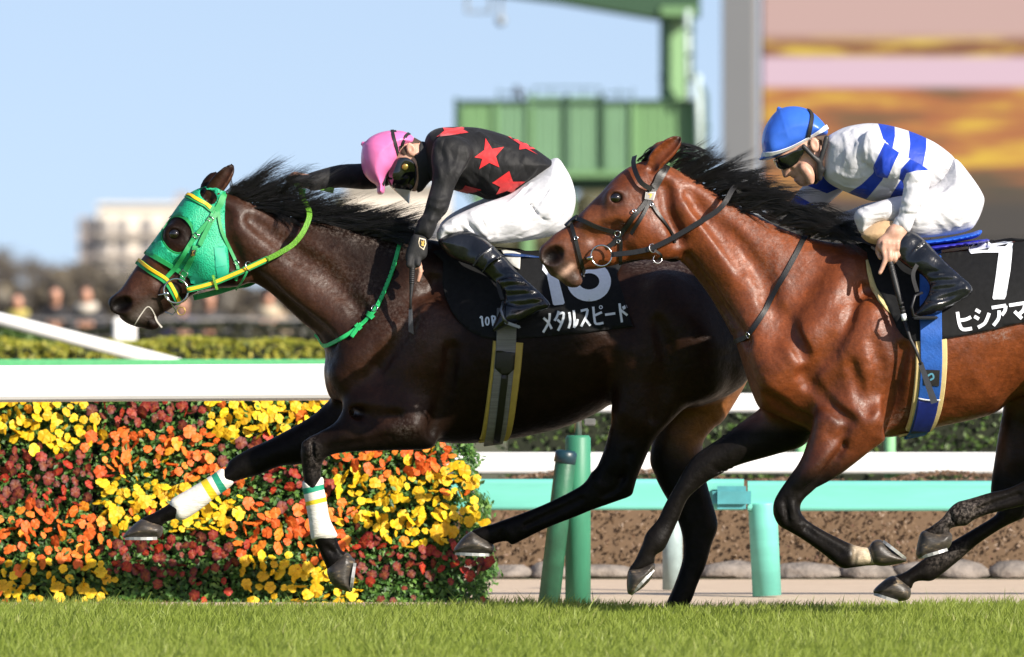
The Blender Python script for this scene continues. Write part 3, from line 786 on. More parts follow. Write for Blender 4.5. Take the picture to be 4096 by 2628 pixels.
# ------------------------------------------------------------------ spectators, far away at the left
def spectator(px_, face_py, Y, label, coat, hairc, lean, scarf=None, hold=None, hat=False):
    x0 = pxx(px_, Y); zf = pz(face_py, Y); k = zf/1.55
    f = Field((x0-.42, Y-.55, -.02), (x0+.42, Y+.35, zf+.28), .022); c = Field((x0-.42, Y-.55, -.02), (x0+.42, Y+.35, zf+.28), .022); tr_ = Field((x0-.42, Y-.55, -.02), (x0+.42, Y+.35, zf+.28), .022)
    f.ell((x0, Y-.10, zf), (.078, .10, .115), 0); f.ell((x0, Y-.205, zf-.02), (.018, .022, .025), .02)
    f.tube([(x0, Y-.06, zf-.08), (x0, Y-.02, zf-.2)], (.058, .065), .03)
    tor = [(x0, Y-.02, zf-.26), (x0, Y+.02, zf-.45), (x0, Y+.06, zf-.75)]
    f.tube(tor, (.11, .13, .12), .04); c.tube(tor, (.15, .165, .16), .04, flat=.75)
    for s_ in (-1, 1):
        arm = [(x0+s_*.17, Y, zf-.25), (x0+s_*.23, Y-.12, zf-.46), (x0+s_*.10, Y-.36, zf-.36+lean)]
        f.tube(arm, (.05, .042, .035), .03); c.tube(arm, (.075, .062, .055), .04); f.ell((x0+s_*.075, Y-.41, zf-.35+lean), (.045, .05, .035), .02)
        leg = [(x0+s_*.09, Y+.07, zf-.75), (x0+s_*.10, Y+.03, zf*.42), (x0+s_*.11, Y+.07, .04)]
        f.tube(leg, (.08, .055, .045), .03); tr_.tube(leg, (.105, .08, .07), .03)
        f.tube([(x0+s_*.11, Y+.08, .04), (x0+s_*.12, Y-.10, .035)], (.045, .035), .02)
    root = empty('person', (x0, Y, 0), label, 'person', 'spectators behind the dark hedge')
    v, q_ = f.mesh(1); mk('body', v, q_, SKIN_FAR, root)
    v, q_ = c.mesh(1); mk('jacket', v, q_, M('spectator_cloth_%d' % px_, coat, .8), root)
    v, q_ = tr_.mesh(1); mk('trousers', v, q_, M('dark_trousers', (.02, .02, .025), .8), root)
    hf = Field((x0-.16, Y-.26, zf-.14), (x0+.16, Y+.12, zf+.2), .016); hf.ell((x0, Y-.075, zf+.045), (.088, .105, .095), 0); hf.ell((x0, Y-.20, zf-.03), (.075, .09, .10), .01, sub=True)
    if hat: hf.tube([(x0, Y-.10, zf+.075), (x0, Y-.22, zf+.07)], (.07, .05), .01, flat=1.0)
    v, q_ = hf.mesh(1); mk('hat' if hat else 'hair', v, q_, M('spectator_hair_%d' % px_, hairc, .7), root)
    if scarf:
        sf_ = Field((x0-.2, Y-.25, zf-.3), (x0+.2, Y+.15, zf-.05), .018); sf_.tube([(x0-.1, Y-.03, zf-.17), (x0-.04, Y-.14, zf-.19), (x0+.05, Y-.14, zf-.18), (x0+.1, Y-.03, zf-.16)], (.06, .065, .065, .06), .02); v, q_ = sf_.mesh(1); mk('scarf', v, q_, M('scarf_%d' % px_, scarf, .8), root)
    if hold:
        mb = MB(); mb.box((x0, Y-.47, zf-.33+lean), (.16, .06, .09), None, .015); o = mb.build('camera_bag', M('held_%d' % px_, hold, .7), None); tag(o, 'small pale object held by %s' % label.split(' ', 1)[1][:40].rsplit(' ', 1)[0], 'bag')
m_, nt_, b__ = newmat('far_skin'); b__.inputs['Base Color'].default_value = (.50, .26, .17, 1); b__.inputs['Roughness'].default_value = .5
nt_.links.new(ramp(nt_, noise(nt_, 12), [(.3, (.46, .23, .15)), (.7, (.56, .30, .20))]), b__.inputs['Base Color']); SKIN_FAR = m_
YS = 101.0
spectator(70, 1205, YS+2, 'spectator with a yellow scarf at the far left edge', (.03, .03, .035), (.02, .016, .014), -.05, (.45, .38, .10))
spectator(222, 1178, YS, 'bareheaded spectator in a black coat with raised hands', (.014, .013, .015), (.02, .016, .014), .0)
spectator(345, 1178, YS+1, 'spectator in dark clothes with a cream scarf', (.02, .02, .024), (.05, .03, .02), -.04, (.55, .50, .42))
spectator(730, 1215, YS, 'spectator in a navy sweater behind the bit rings', (.022, .022, .055), (.02, .016, .014), -.03)
spectator(838, 1195, YS+3, 'dark haired spectator below the green rein', (.03, .028, .028), (.012, .010, .009), -.06)
spectator(1072, 1188, YS, 'spectator in a beige coat and dark hat under the horse neck', (.36, .27, .18), (.012, .011, .012), .02, (.50, .42, .30), None, True)
YB = YS-.75; bar = empty('barrier', (pxx(500, YB), YB, 0), 'grey metal crowd barrier the spectators lean on', 'barrier')
BARM = M('grey_barrier_paint', (.17, .165, .165), .5, .3)
for z_ in (1.24, .98): mb = MB(); mb.tube([(pxx(-1500, YB), YB, z_), (pxx(1800, YB), YB, z_)], .022, 10); mb.build('bar', BARM, bar, True)
for k in range(12): xk = pxx(-1500, YB)+k*(pxx(1800, YB)-pxx(-1500, YB))/11; mb = MB(); mb.tube([(xk, YB+.05, 0), (xk, YB+.05, 1.24)], .02, 8); mb.build('post', BARM, bar, True)

# ------------------------------------------------------------------ far trees and woodland
def bare_tree(name, label, px_, top_py, Y, seed, col, leafy=0.0, leafm=None):
    g = np.random.default_rng(seed); x0 = pxx(px_, Y); H = pz(top_py, Y); root = empty(name, (x0, Y, 0), label, 'tree', 'bare trees at the left')
    tr_ = MB(); cr = MB(); tips = []
    def grow(p, d, L, r, lv):
        q = p+d*L; (tr_ if lv < 2 else cr).tube([p, (p+q)/2+Vector(g.normal(0, L*.05, 3)), q], [r, r*.85, r*.65], 5 if lv < 2 else 3, False, False)
        if lv >= 5: tips.append(q); return
        for _ in range(3 if lv < 4 else 4):
            dd_ = (d+Vector(g.normal(0, .48, 3))+Vector((0, 0, .18))).normalized(); grow(q, dd_, L*g.uniform(.62, .82), r*.62, lv+1)
    grow(Vector((x0, Y, 0)), Vector((g.normal(0, .05), 0, 1)), H*.27, H*.028, 0)
    bm_ = M('bark_%s' % name, col, .9); tr_.build('trunk', bm_, root, True); cr.build('crown', bm_, root, True)
    if leafy:
        P = np.array([tuple(t+Vector(g.normal(0, H*.03, 3))) for t in tips for _ in range(int(leafy))]); v, f, tn = leaves(P, np.tile([0, -1, .5], (len(P), 1)).astype(float), H*.045, seed); o = mk('foliage', v, f, leafm, root, False, {'tint': tn}); o['kind'] = 'stuff'
BROWNTWIG = leaf_mat('dry_leaves', [(0, (.06, .05, .04)), (.5, (.12, .10, .075)), (1, (.20, .17, .12))]); OLIVE = leaf_mat('olive_leaves', [(0, (.04, .05, .015)), (.5, (.10, .11, .035)), (1, (.18, .17, .06))])
for i, (p, t, lf) in enumerate(((-60, 930, 1), (40, 900, 1), (110, 960, 1), (175, 1000, 1), (260, 985, 1), (420, 1010, 1))):
    bare_tree('bare_tree', ('bare winter tree, %s at the left edge of the picture' % ('partly cut off' if i == 0 else 'tallest')) if i < 2 else ('bare winter tree standing %s' % ('second from the spectator with yellow scarf', 'left of the apartment block', 'just in front of the apartment block corner', 'before the pale facade of the apartment block')[i-2]), p, t, 900+i*35, 50+i, (.13, .11, .10), lf, BROWNTWIG)
bare_tree('olive_tree', 'olive green tree behind the bareheaded spectator', 245, 1065, 620, 77, (.08, .065, .05), 3, OLIVE)
def woodland(name, label, x0, x1, Y, top, n, size, mat, seed):
    g = np.random.default_rng(seed); x = g.uniform(x0, x1, n); tp = np.vectorize(top)(x); z = tp*g.uniform(0, 1, n)**.7; y = Y+g.normal(0, 6, n)
    v, f, tn = leaves(np.stack([x, y, z], 1), np.tile([.2, -1, .4], (n, 1)).astype(float), size, seed)
    tag(mk(name, v, f, mat, None, False, {'tint': tn}), label, 'woodland', kind='stuff')
woodland('far_shrubs', 'brownish shrubs and twigs far behind the spectators', pxx(-800, 500), pxx(1800, 500), 500, lambda x: pz(1130, 500)*(1+.18*math.sin(x*.55)+.12*math.sin(x*1.7)), 9000, 1.0, leaf_mat('far_twigs', [(0, (.035, .028, .022)), (.5, (.085, .07, .05)), (1, (.15, .12, .075))]), 91)
woodland('far_trees', 'blurred olive and brown trees far beyond the green tower', pxx(1350, 500), pxx(4600, 500), 505, lambda x: pz(860, 500)*(1+.10*math.sin(x*.5)+.06*math.sin(x*1.9)), 12000, 1.3, leaf_mat('far_tree_leaves', [(0, (.03, .035, .015)), (.5, (.09, .085, .035)), (1, (.17, .15, .07))]), 92)

# ------------------------------------------------------------------ apartment block and pale building
YA = 1700.0; ap = empty('apartment_block', (pxx(480, YA), YA, 0), 'blurred cream apartment block with rows of dark windows behind the leading horse head', 'building')
CREAMW = M('cream_facade', (.74, .67, .57), .8, 0, .06, .2); BROWNW = M('brown_facade', (.30, .26, .245), .8, 0, .1, .2); WINDK = M('far_window_glass', (.13, .13, .14), .2, 0, .2, .5)
def bx(x0p, x1p, y0p, y1p, Y, dep, name, mat, root, dy=0):
    a, b = P3(x0p, y1p, Y), P3(x1p, y0p, Y); mb = MB(); mb.box(((a.x+b.x)/2, Y+dep/2+dy, (a.z+b.z)/2), (b.x-a.x, dep, b.z-a.z)); return mb.build(name, mat, root)
bx(392, 900, 826, 1325, YA, 14, 'wall', CREAMW, ap); bx(312, 392, 868, 1325, YA, 14, 'stair_tower', BROWNW, ap, 1.0); bx(388, 905, 812, 828, YA, 16, 'roof', M('pale_roof', (.62, .57, .50), .8), ap, -1.0); bx(700, 745, 772, 812, YA, 8, 'roof_hut', BROWNW, ap, 3)
for r_ in range(5):
    y0 = 878+r_*88
    bd_ = bx(392, 900, y0+46, y0+62, YA, 2.2, 'balcony', M('balcony_band', (.50, .44, .39), .8), ap, -2.0)
    for k, (a, b) in enumerate(((400, 440), (470, 512), (566, 612), (660, 705), (750, 800), (830, 880))): bx(a, b, y0, y0+44, YA, .6, 'window', WINDK, ap, -.4)
    bx(330, 372, y0+8, y0+36, YA, .6, 'window', WINDK, ap, .5)
YP = 420.0; pb = empty('low_building', (pxx(1600, YP), YP, 0), 'pale low building under the arm of the rider with red stars', 'building')
bx(1380, 1800, 742, 1330, YP, 8, 'wall', M('pale_wall', (.62, .56, .48), .8), pb); bx(1370, 1810, 730, 746, YP, 9, 'roof', M('pale_roof', (.62, .57, .50), .8), pb, -.5)
for a in (1420, 1520, 1620, 1720): bx(a, a+55, 880, 960, YP, .4, 'window', WINDK, pb, -.25)

# ------------------------------------------------------------------ green camera tower
YC = 150.0; tw = empty('camera_tower', (pxx(2400, YC), YC, 0), 'light green steel camera tower with panelled platform, tall column and dark roof', 'tower')
TG = M('tower_green_paint', (.14, .27, .115), .5, 0, .06, .6); TGP = M('tower_panel_green', (.145, .27, .155), .5, 0, .10, .5); TGD = M('tower_dark_green', (.022, .065, .03), .55, 0, .1)
PIPE = M('pale_pipe', (.55, .66, .64), .4)
def tower_box(x0p, x1p, y0p, y1p, dep, name, mat, dy=0, root=tw, rz=0): 
    a, b = P3(x0p, y1p, YC), P3(x1p, y0p, YC); mb = MB(); mb.box(((a.x+b.x)/2, YC+dep/2+dy, (a.z+b.z)/2), (b.x-a.x, dep, b.z-a.z), Matrix.Rotation(rz, 3, 'Z').to_quaternion(), .01); return mb.build(name, mat, root)
tower_box(2655, 2735, -120, 1330, .36, 'column', TG, .2, tw, math.radians(32))
a, b = P3(1700, -210, YC), P3(2860, 78, YC)
V = [(pxx(1650, YC), YC-.4, pz(-70, YC)), (pxx(2230, YC), YC-.4, pz(6, YC)), (pxx(2630, YC), YC-.4, pz(74, YC)), (pxx(2800, YC), YC-.4, pz(64, YC)), (pxx(2800, YC), YC-.4, pz(-70, YC)), (pxx(1650, YC), YC-.4, pz(-160, YC))]
V2 = [(x, YC+1.6, z) for x, y, z in V]; mk('roof', V+V2, [(0, 1, 2, 3, 4, 5), (11, 10, 9, 8, 7, 6)]+[(i, i+6, (i+1) % 6+6, (i+1) % 6) for i in range(6)], TGD, tw, False)
tower_box(2640, 2782, 30, 66, .5, 'bracket', TG, -.5)
for k, (x0, x1, y0, mat) in enumerate(((1840, 1972, 412, TG), (1984, 2112, 412, TGP), (2132, 2258, 388, TGP), (2270, 2396, 388, TGP), (2408, 2520, 410, TGP), (2526, 2770, 402, TG))):
    tower_box(x0, x1, y0, 684, .05, 'panel', mat, -.9)
for x0, y0 in ((1818, 395), (1973, 405), (2113, 380), (2259, 380), (2397, 380), (2521, 402), (2768, 398)): tower_box(x0, x0+18, y0, 700, .12, 'post', TGD if x0 in (1818, 2259, 2397) else TG, -.98)
tower_box(1815, 2785, 388 if False else 404, 414, .08, 'handrail', TGD, -1.0); tower_box(1812, 2790, 686, 712, 2.4, 'deck', TG, -1.05); tower_box(1830, 2780, 712, 760, 2.0, 'deck_beam', TGD, -.6)
tower_box(1818, 2780, 420, 684, .05, 'panel', TGD, 1.3)
for x0 in (1900, 2090, 2250, 2700): tower_box(x0, x0+44, 760, 1330, .2, 'leg', TG, -.6)
for pts_, r_, mt in ((((2765, 60), (2765, 280), (2772, 300), (2815, 365), (2822, 385), (2822, 700)), .045, TGD), (((2752, 40), (2752, 400)), .05, PIPE), (((2790, 300), (2798, 500), (2800, 700)), .06, PIPE)):
    mb = MB(); mb.tube([P3(p[0], p[1], YC-1.2) for p in pts_], r_, 8); mb.build('pipe', mt, tw, True)
mb = MB(); pth = [P3(*p, YC-.2) for p in ((1868, -80), (1868, 48), (1962, 48), (1962, -80))]; mb.tube(pth, .035, 6); o = mb.build('hanging_frame', M('grey_steel', (.30, .33, .36), .5, .4), tw, True)
mb = MB(); mb.tube([P3(2003, -80, YC-.2), P3(2003, 62, YC-.2), P3(2003, 70, YC-.2), P3(2003, 85, YC-.2), P3(2003, 104, YC-.2)], [.03, .03, .09, .10, .04], 12); mb.build('hanging_lamp', MATS['grey_steel'], tw, True)
for xk in range(1850, 2770, 38): tower_box(xk, xk+4, 418, 684, .03, 'rib', TG, -.93)
for x0, x1, y0 in ((1990, 2110, 372), (2130, 2400, 352), (2410, 2530, 372)): tower_box(x0, x1, y0, y0+6, .04, 'top_rail', TGD, -.9)
for xk in (1992, 2050, 2104, 2134, 2200, 2330, 2394, 2470, 2526): tower_box(xk, xk+5, 355, 412, .04, 'baluster', TGD, -.9)
for (a_, b_) in (((2700, 395), (2640, 300)), ((2780, 400), (2835, 520)), ((1830, 712), (1905, 820)), ((2110, 820), (2210, 712))): mb = MB(); mb.tube([P3(*a_, YC-.7), P3(*b_, YC-.7)], .04, 6); mb.build('strut', TGD, tw, True)
for y_ in (120, 220, 320): tower_box(2745, 2775, y_, y_+10, .1, 'pipe_clip', TGD, -1.3)
# a crow on the platform rail
cf_ = Field((pxx(2050, YC)-.1, YC-1.3, pz(420, YC)), (pxx(2110, YC)+.1, YC-.7, pz(340, YC)), .012)
bx0 = pxx(2074, YC); bz0 = pz(404, YC)+.02; cf_.ell((bx0, YC-1.0, bz0+.11), (.055, .05, .09), 0, .25); cf_.ell((bx0-.03, YC-1.0, bz0+.20), (.036, .034, .036), .02); cf_.tube([(bx0-.05, YC-1, bz0+.20), (bx0-.10, YC-1, bz0+.19)], (.014, .005), .01); cf_.tube([(bx0+.02, YC-1, bz0+.05), (bx0+.07, YC-1, bz0-.05)], (.03, .018), .02)
for s_ in (-.02, .02): cf_.tube([(bx0, YC-1+s_, bz0+.06), (bx0, YC-1+s_, bz0)], (.01, .012), .01)
v, f = cf_.mesh(1); tag(mk('bird', v, f, M('crow_black', (.012, .012, .014), .5)), 'small black bird perched on the green platform rail', 'bird')

# ------------------------------------------------------------------ grey pillar and the big screen
YV = 205.0; pil = MB(); a, b = P3(2872, 1330, YV), P3(3046, -200, YV)
GREYP = M('grey_pillar_paint', (.195, .20, .205), .6, 0, .04, .3)
mb = MB(); mb.box(((a.x+b.x)/2, YV-.6, (b.z)/2), (.74, .50, b.z), Matrix.Rotation(math.radians(-14), 3, 'Z').to_quaternion(), .02); tag(mb.build('pillar', GREYP), 'plain grey pillar at the left edge of the big screen', 'pillar')
def screen_mat():
    m, nt, b = newmat('screen_picture'); tc = nt.nodes.new('ShaderNodeTexCoord'); sp = nt.nodes.new('ShaderNodeSeparateXYZ'); nt.links.new(tc.outputs['Object'], sp.inputs[0])
    z = sp.outputs['Z']; s = S(YV); row = lambda py: (pz(py, YV))
    n1 = noise(nt, .8, 6, .6, stretch=(.24, 1, 2.2)); n2 = noise(nt, 1.1, 4, .6, stretch=(.4, 1, 3.2))
    fl_ = ramp(nt, n1, [(.32, (.075, .06, .022)), (.43, (.17, .085, .022)), (.49, (.42, .12, .025)), (.55, (.52, .20, .03)), (.62, (.76, .48, .03)), (.74, (.60, .26, .03))])
    fl2 = ramp(nt, n2, [(.36, (.16, .035, .02)), (.5, (.34, .14, .03)), (.62, (.72, .50, .04))])
    def step(py, soft=.06): 
        mr = nt.nodes.new('ShaderNodeMapRange'); mr.inputs[1].default_value = row(py)-soft; mr.inputs[2].default_value = row(py)+soft; nt.links.new(z, mr.inputs[0]); return mr.outputs[0]
    c = mixc(nt, step(760, .45), (.045, .036, .028), fl_)
    c = mixc(nt, step(348), c, (.72, .50, .58)); c = mixc(nt, step(228), c, fl2); c = mixc(nt, step(150, .12), c, (.58, .37, .33))
    b.inputs['Base Color'].default_value = (.01, .01, .01, 1); b.inputs['Roughness'].default_value = .5
    nt.links.new(c, b.inputs['Emission Color']); b.inputs['Emission Strength'].default_value = .66; return m
sc_ = empty('video_screen', (pxx(3700, YV), YV, 0), 'huge outdoor video screen showing blurred bands of orange and yellow flowers', 'screen')
x0, x1 = pxx(3052, YV), pxx(3052, YV)+14.0; z0, z1_ = pz(960, YV), pz(-500, YV)
mk('picture', [(x0, YV, z0), (x1, YV, z0), (x1, YV, z1_), (x0, YV, z1_)], [(0, 1, 2, 3)], screen_mat(), sc_, False)
mb = MB(); mb.box(((x0+x1)/2, YV+.55, (z0+z1_)/2), (x1-x0+.06, 1.0, z1_-z0+.3)); mb.build('housing', M('dark_screen_housing', (.03, .03, .03), .7), sc_)
mb = MB(); mb.box((x0+7, YV+.8, z0/2-.1), (12.5, .8, z0-.1)); mb.build('plinth', M('reddish_brown_panel', (.10, .05, .04), .7), sc_)
# ------------------------------------------------------------------ the horses
def coat_material(name, rough, bumpk, sweat, spec):
    m, nt, b = newmat(name)
    c0 = attr(nt, 'coat', True)
    n1 = noise(nt, 7.0, 6, 0.62); n2 = noise(nt, 38.0, 5, 0.68); n3 = noise(nt, 300.0, 3, 0.6, stretch=(0.3, 1, 1))
    c = mixc(nt, 1.0, c0, ramp(nt, n1, [(0.32, (0.72, 0.68, 0.66)), (0.68, (1.25, 1.22, 1.18))]), 'MULTIPLY')
    c = mixc(nt, 1.0, c, ramp(nt, n2, [(0.3, (0.74, 0.72, 0.70)), (0.7, (1.25, 1.25, 1.25))]), 'MULTIPLY')
    c = mixc(nt, 1.0, c, ramp(nt, n3, [(0.3, (0.80, 0.80, 0.80)), (0.7, (1.20, 1.20, 1.20))]), 'MULTIPLY')
    # dried sweat and dust lying on the coat
    sw = attr(nt, 'dust'); sp = ramp(nt, noise(nt, 75.0, 7, 0.8), [(0.46, (0, 0, 0)), (0.66, (1, 1, 1))])
    f = mathn(nt, 'MULTIPLY', mathn(nt, 'MULTIPLY', sw, sp), sweat)
    c = mixc(nt, f, c, (0.30, 0.25, 0.22))
    nt.links.new(c, b.inputs['Base Color'])
    r = mathn(nt, 'ADD', mathn(nt, 'MULTIPLY', noise(nt, 55.0, 6, 0.75), 0.55), rough-0.27)
    nt.links.new(r, b.inputs['Roughness'])
    bw = nt.nodes.new('ShaderNodeRGBToBW'); nt.links.new(c0, bw.inputs[0]); mr = nt.nodes.new('ShaderNodeMapRange'); mr.inputs[1].default_value = .004; mr.inputs[2].default_value = .022; mr.inputs[3].default_value = .09; mr.inputs[4].default_value = spec; nt.links.new(bw.outputs[0], mr.inputs[0]); nt.links.new(mr.outputs[0], b.inputs['Specular IOR Level'])
    nb = bump(nt, noise(nt, 11.0, 3, 0.5), 0.55*bumpk, 0.016)
    nb = bump(nt, noise(nt, 42.0, 4, 0.6), 0.35*bumpk, 0.005, nb)
    nb = bump(nt, noise(nt, 130.0, 4, 0.65, stretch=(.5, 1, 1)), 0.35*bumpk, 0.002, nb)
    nb = bump(nt, n3, 0.35, 0.0012, nb)
    nt.links.new(nb, b.inputs['Normal'])
    return m

HOOF = None
def hoof_material():
    m, nt, b = newmat('hoof_horn')
    c = ramp(nt, noise(nt, 28.0, 5, 0.6, stretch=(1, 1, 2.5)), [(0.3, (0.018, 0.016, 0.014)), (0.58, (0.055, 0.045, 0.036)), (0.76, (0.26, 0.19, 0.11))])
    nt.links.new(c, b.inputs['Base Color']); b.inputs['Roughness'].default_value = 0.42
    nt.links.new(bump(nt, noise(nt, 60.0, 4, 0.6, stretch=(1, 1, 4)), 0.4, 0.003), b.inputs['Normal'])
    return m
HOOF = hoof_material()
SHOE = M('horseshoe_metal', (0.42, 0.42, 0.41), 0.5, 0.6, 0.25)
EYE = M('horse_eye', (0.006, 0.004, 0.003), 0.06, 0, 0.2, bmp=0, coat=1.0)

def build_horse(name, label, Y, trunk, ctrl, legs, hooves, extras, coatfn, mat, ears, eye, h=0.0074):
    """trunk: outline in picture px; legs: (outline, ctrl); everything stands in the plane y = Y"""
    X = lambda p: tuple(P3(p[0], p[1], Y)[i] for i in (0, 2))
    allp = np.array([X(p) for p in trunk]+[X(p) for l in legs for p in l[0]]+[X(p) for e in ears for p in e['pts']])
    fld = Field((allp[:, 0].min()-0.04, Y-0.36, allp[:, 1].min()-0.04), (allp[:, 0].max()+0.04, Y+0.36, allp[:, 1].max()+0.04), h)
    cv = lambda cs: [X((c[0], c[1]))+(c[2], c[3], Y+(c[4] if len(c) > 4 else 0.0)) for c in cs]
    fld.inflate([X(p) for p in trunk], cv(ctrl), 0.0)
    for (poly, c, k) in legs: fld.inflate([X(p) for p in poly], cv(c), k)
    def at(p, y): x, z = X(p); return (x, Y+y, z)
    def on(p, sg, e):
        x, z = X(p); i = int(round((x-fld.lo[0])/h)); k = int(round((z-fld.lo[2])/h))
        i = min(max(i, 0), fld.n[0]-1); k = min(max(k, 0), fld.n[2]-1)
        js = np.nonzero(fld.d[i, :, k] < 0)[0]
        if len(js) == 0: return (x, Y+sg*0.05, z)
        yy = fld.ax[1][js[0]] if sg < 0 else fld.ax[1][js[-1]]
        return (x, yy+sg*e, z)
    def bulge(pts, rad, amt, k=0.04):
        for sg in (-1, 1): fld.tube([on(p, sg, amt-r) for p, r in zip(pts, rad)], rad, k)
    def groove(pts, rad, dep, k=0.03):
        for sg in (-1, 1): fld.tube([on(p, sg, r-dep) for p, r in zip(pts, rad)], rad, k, sub=True)
    extras(fld, at, on, bulge, groove)
    # ears: tapering hollow shells
    for e in ears:
        pts = [at(p, y) for p, y in zip(e['pts'], e['y'])]
        fld.tube(pts, e['r'], 0.012)
        ins = [Vector(p)+Vector(e['open'])*r*0.85 for p, r in zip(pts, e['r'])]
        fld.tube(ins, [max(r*0.78, 0.003) for r in e['r']], 0.006, sub=True)
    # eye sockets
    for sgn in (-1, 1):
        c = Vector(at(eye['p'], sgn*eye['y']))
        fld.ell(c-Vector((0, sgn*0.012, 0)), (0.045, 0.022, 0.036), 0.03, eye['ang'])
        fld.tube([c+Vector((-0.028, -sgn*0.004, 0.004)), c+Vector((-0.004, sgn*0.006, 0.024)), c+Vector((0.026, -sgn*0.002, 0.012))], [0.006, 0.009, 0.006], 0.012)
        fld.ell(c+Vector((0, sgn*0.008, 0)), (0.025, 0.016, 0.021), 0.006, eye['ang'], sub=True)
    V, F = fld.mesh(2)
    s = S(Y)
    px = 2048+V[:, 0]*s; py = HOR+(CAM_H-V[:, 2])*s
    coat, dust = coatfn(px, py, V[:, 1]-Y)
    base = P3(px.mean(), HOR, Y); base.z = 0
    root = empty(name, base, label, 'horse')
    body = mk('body', V, F, mat, root, True, {'coat': coat, 'dust': dust})
    for sgn in (-1, 1):
        c = Vector(at(eye['p'], sgn*(eye['y']-0.008)))
        bm = bmesh.new(); bmesh.ops.create_uvsphere(bm, u_segments=20, v_segments=12, radius=0.0245)
        mk('eye', [v.co+c for v in bm.verts], [[v.index for v in f.verts] for f in bm.faces], EYE, root); bm.free()
    for (poly, yc, W, sole) in hooves:
        q = [X(p) for p in poly]; a = np.array(q)
        hf = Field((a[:, 0].min()-0.02, Y+yc-W-0.02, a[:, 1].min()-0.02), (a[:, 0].max()+0.02, Y+yc+W+0.02, a[:, 1].max()+0.02), 0.004)
        hf.inflate(q, [(a[:, 0].mean(), a[:, 1].mean(), W, 0.045, Y+yc)], 0.0, n=4)
        hv, hfc = hf.mesh(1)
        ho = mk('hoof', hv, hfc, HOOF, root)
        # the plate: a flat horseshoe under the sole edge
        p, q2 = Vector(at(sole[0], yc)), Vector(at(sole[1], yc)); ax = (q2-p); Ln = ax.length; ax.normalize()
        nrm = Vector((-ax.z, 0, ax.x)); cen = Vector((a[:, 0].mean(), Y+yc, a[:, 1].mean()))
        if nrm.dot(cen-p) > 0: nrm = -nrm
        mb = MB(); ring = []
        for k in range(15):
            t = math.radians(-150+300*k/14); u = 0.5*(1+math.cos(t)); w = math.sin(t)
            ring.append(p+ax*(Ln*(1-u*0.97))+Vector((0, w*W*0.92, 0)))
        n0 = len(ring); vv = []
        for i, r_ in enumerate(ring):
            inn = r_+(p+ax*Ln*0.5-r_)*0.26
            vv += [r_-nrm*0.004, r_+nrm*0.008, inn+nrm*0.008, inn-nrm*0.004]
        ff = []
        for i in range(n0-1):
            for k in range(4): ff.append((4*i+k, 4*i+(k+1) % 4, 4*i+4+(k+1) % 4, 4*i+4+k))
        mb.add(vv, ff); mb.build('horseshoe', SHOE, ho)
    return root, body, V, F, bvh(V, F), at

def smooth01(x, a, b): t = np.clip((x-a)/(b-a), 0, 1); return t*t*(3-2*t)
def lerp(a, b, t): return a+(b-a)*t[:, None]
def dseg(px, py, a, b):
    ex, ey = b[0]-a[0], b[1]-a[1]; t = np.clip(((px-a[0])*ex+(py-a[1])*ey)/(ex*ex+ey*ey), 0, 1)
    return np.hypot(px-a[0]-ex*t, py-a[1]-ey*t)

# ---- dark bay in the green hood
Y1 = 0.0
trunk1 = (T(A_, (62, 1182), (75, 1140), (112, 1112), (170, 1058), (230, 968), (290, 880), (360, 785), (430, 690), (480, 620), (560, 505), (640, 392), (700, 338), (780, 300), (870, 292), (960, 322), (1100, 372), (1250, 442), (1400, 500), (1560, 530), (1900, 568))
  + T(D_, (880, 546), (950, 558), (1010, 562), (1100, 580), (1200, 592), (1330, 600), (1450, 604), (1560, 603), (1640, 618), (1700, 650), (1745, 710), (1768, 790), (1758, 880), (1700, 930), (1600, 958), (1500, 930), (1448, 938), (1400, 967), (1330, 999), (1250, 1019), (1180, 1031), (1080, 1040), (1000, 1030), (900, 1000), (820, 965), (785, 946), (766, 915), (759, 870), (763, 830), (752, 800))
  + T(A_, (1700, 1500), (1670, 1420), (1560, 1330), (1420, 1200), (1300, 1092), (1200, 1030), (1130, 1012), (1060, 1010), (1000, 1012), (900, 1035), (820, 1065), (740, 1098), (660, 1150), (580, 1200), (520, 1240), (470, 1268), (432, 1292), (420, 1335), (395, 1366), (330, 1370), (265, 1358), (205, 1333), (158, 1298), (142, 1262), (112, 1244), (80, 1220)))
def c_(fr, *rows): return [fr(r[0], r[1])+tuple(r[2:]) for r in rows]
ctrl1 = (c_(A_, (100, 1180, .058, .05), (280, 1330, .046, .045), (400, 1320, .034, .035), (210, 1120, .060, .06), (330, 1000, .056, .07), (480, 860, .066, .08), (620, 560, .10, .09), (560, 680, .098, .09), (900, 380, .078, .08), (820, 800, .088, .11), (700, 1060, .050, .05), (950, 900, .082, .10), (1100, 850, .075, .11), (1300, 720, .078, .15))
  + c_(D_, (800, 640, .095, .20), (860, 720, .13, .25), (900, 640, .11, .24), (930, 800, .21, .28), (800, 860, .17, .14), (1010, 640, .15, .30), (1010, 800, .25, .32), (1180, 820, .285, .36), (1350, 800, .28, .34), (1450, 720, .25, .27), (1600, 740, .26, .24), (1720, 800, .20, .16), (1600, 900, .24, .2)))
foreN1 = (T(B_, (330, 560), (235, 735), (120, 812), (60, 842), (25, 878), (8, 930), (12, 1000), (20, 1060)) + T(H_, (1482, 600), (1496, 720), (1515, 850), (1545, 985), (1592, 1090), (1640, 1200), (1672, 1270), (1735, 1230), (1800, 1125), (1752, 1082), (1722, 1010), (1694, 930), (1655, 860), (1632, 750), (1604, 610), (1606, 548))
  + T(B_, (140, 1012), (175, 962), (280, 936), (500, 926), (700, 921), (790, 916), (836, 888), (850, 800), (840, 660), (700, 540)))
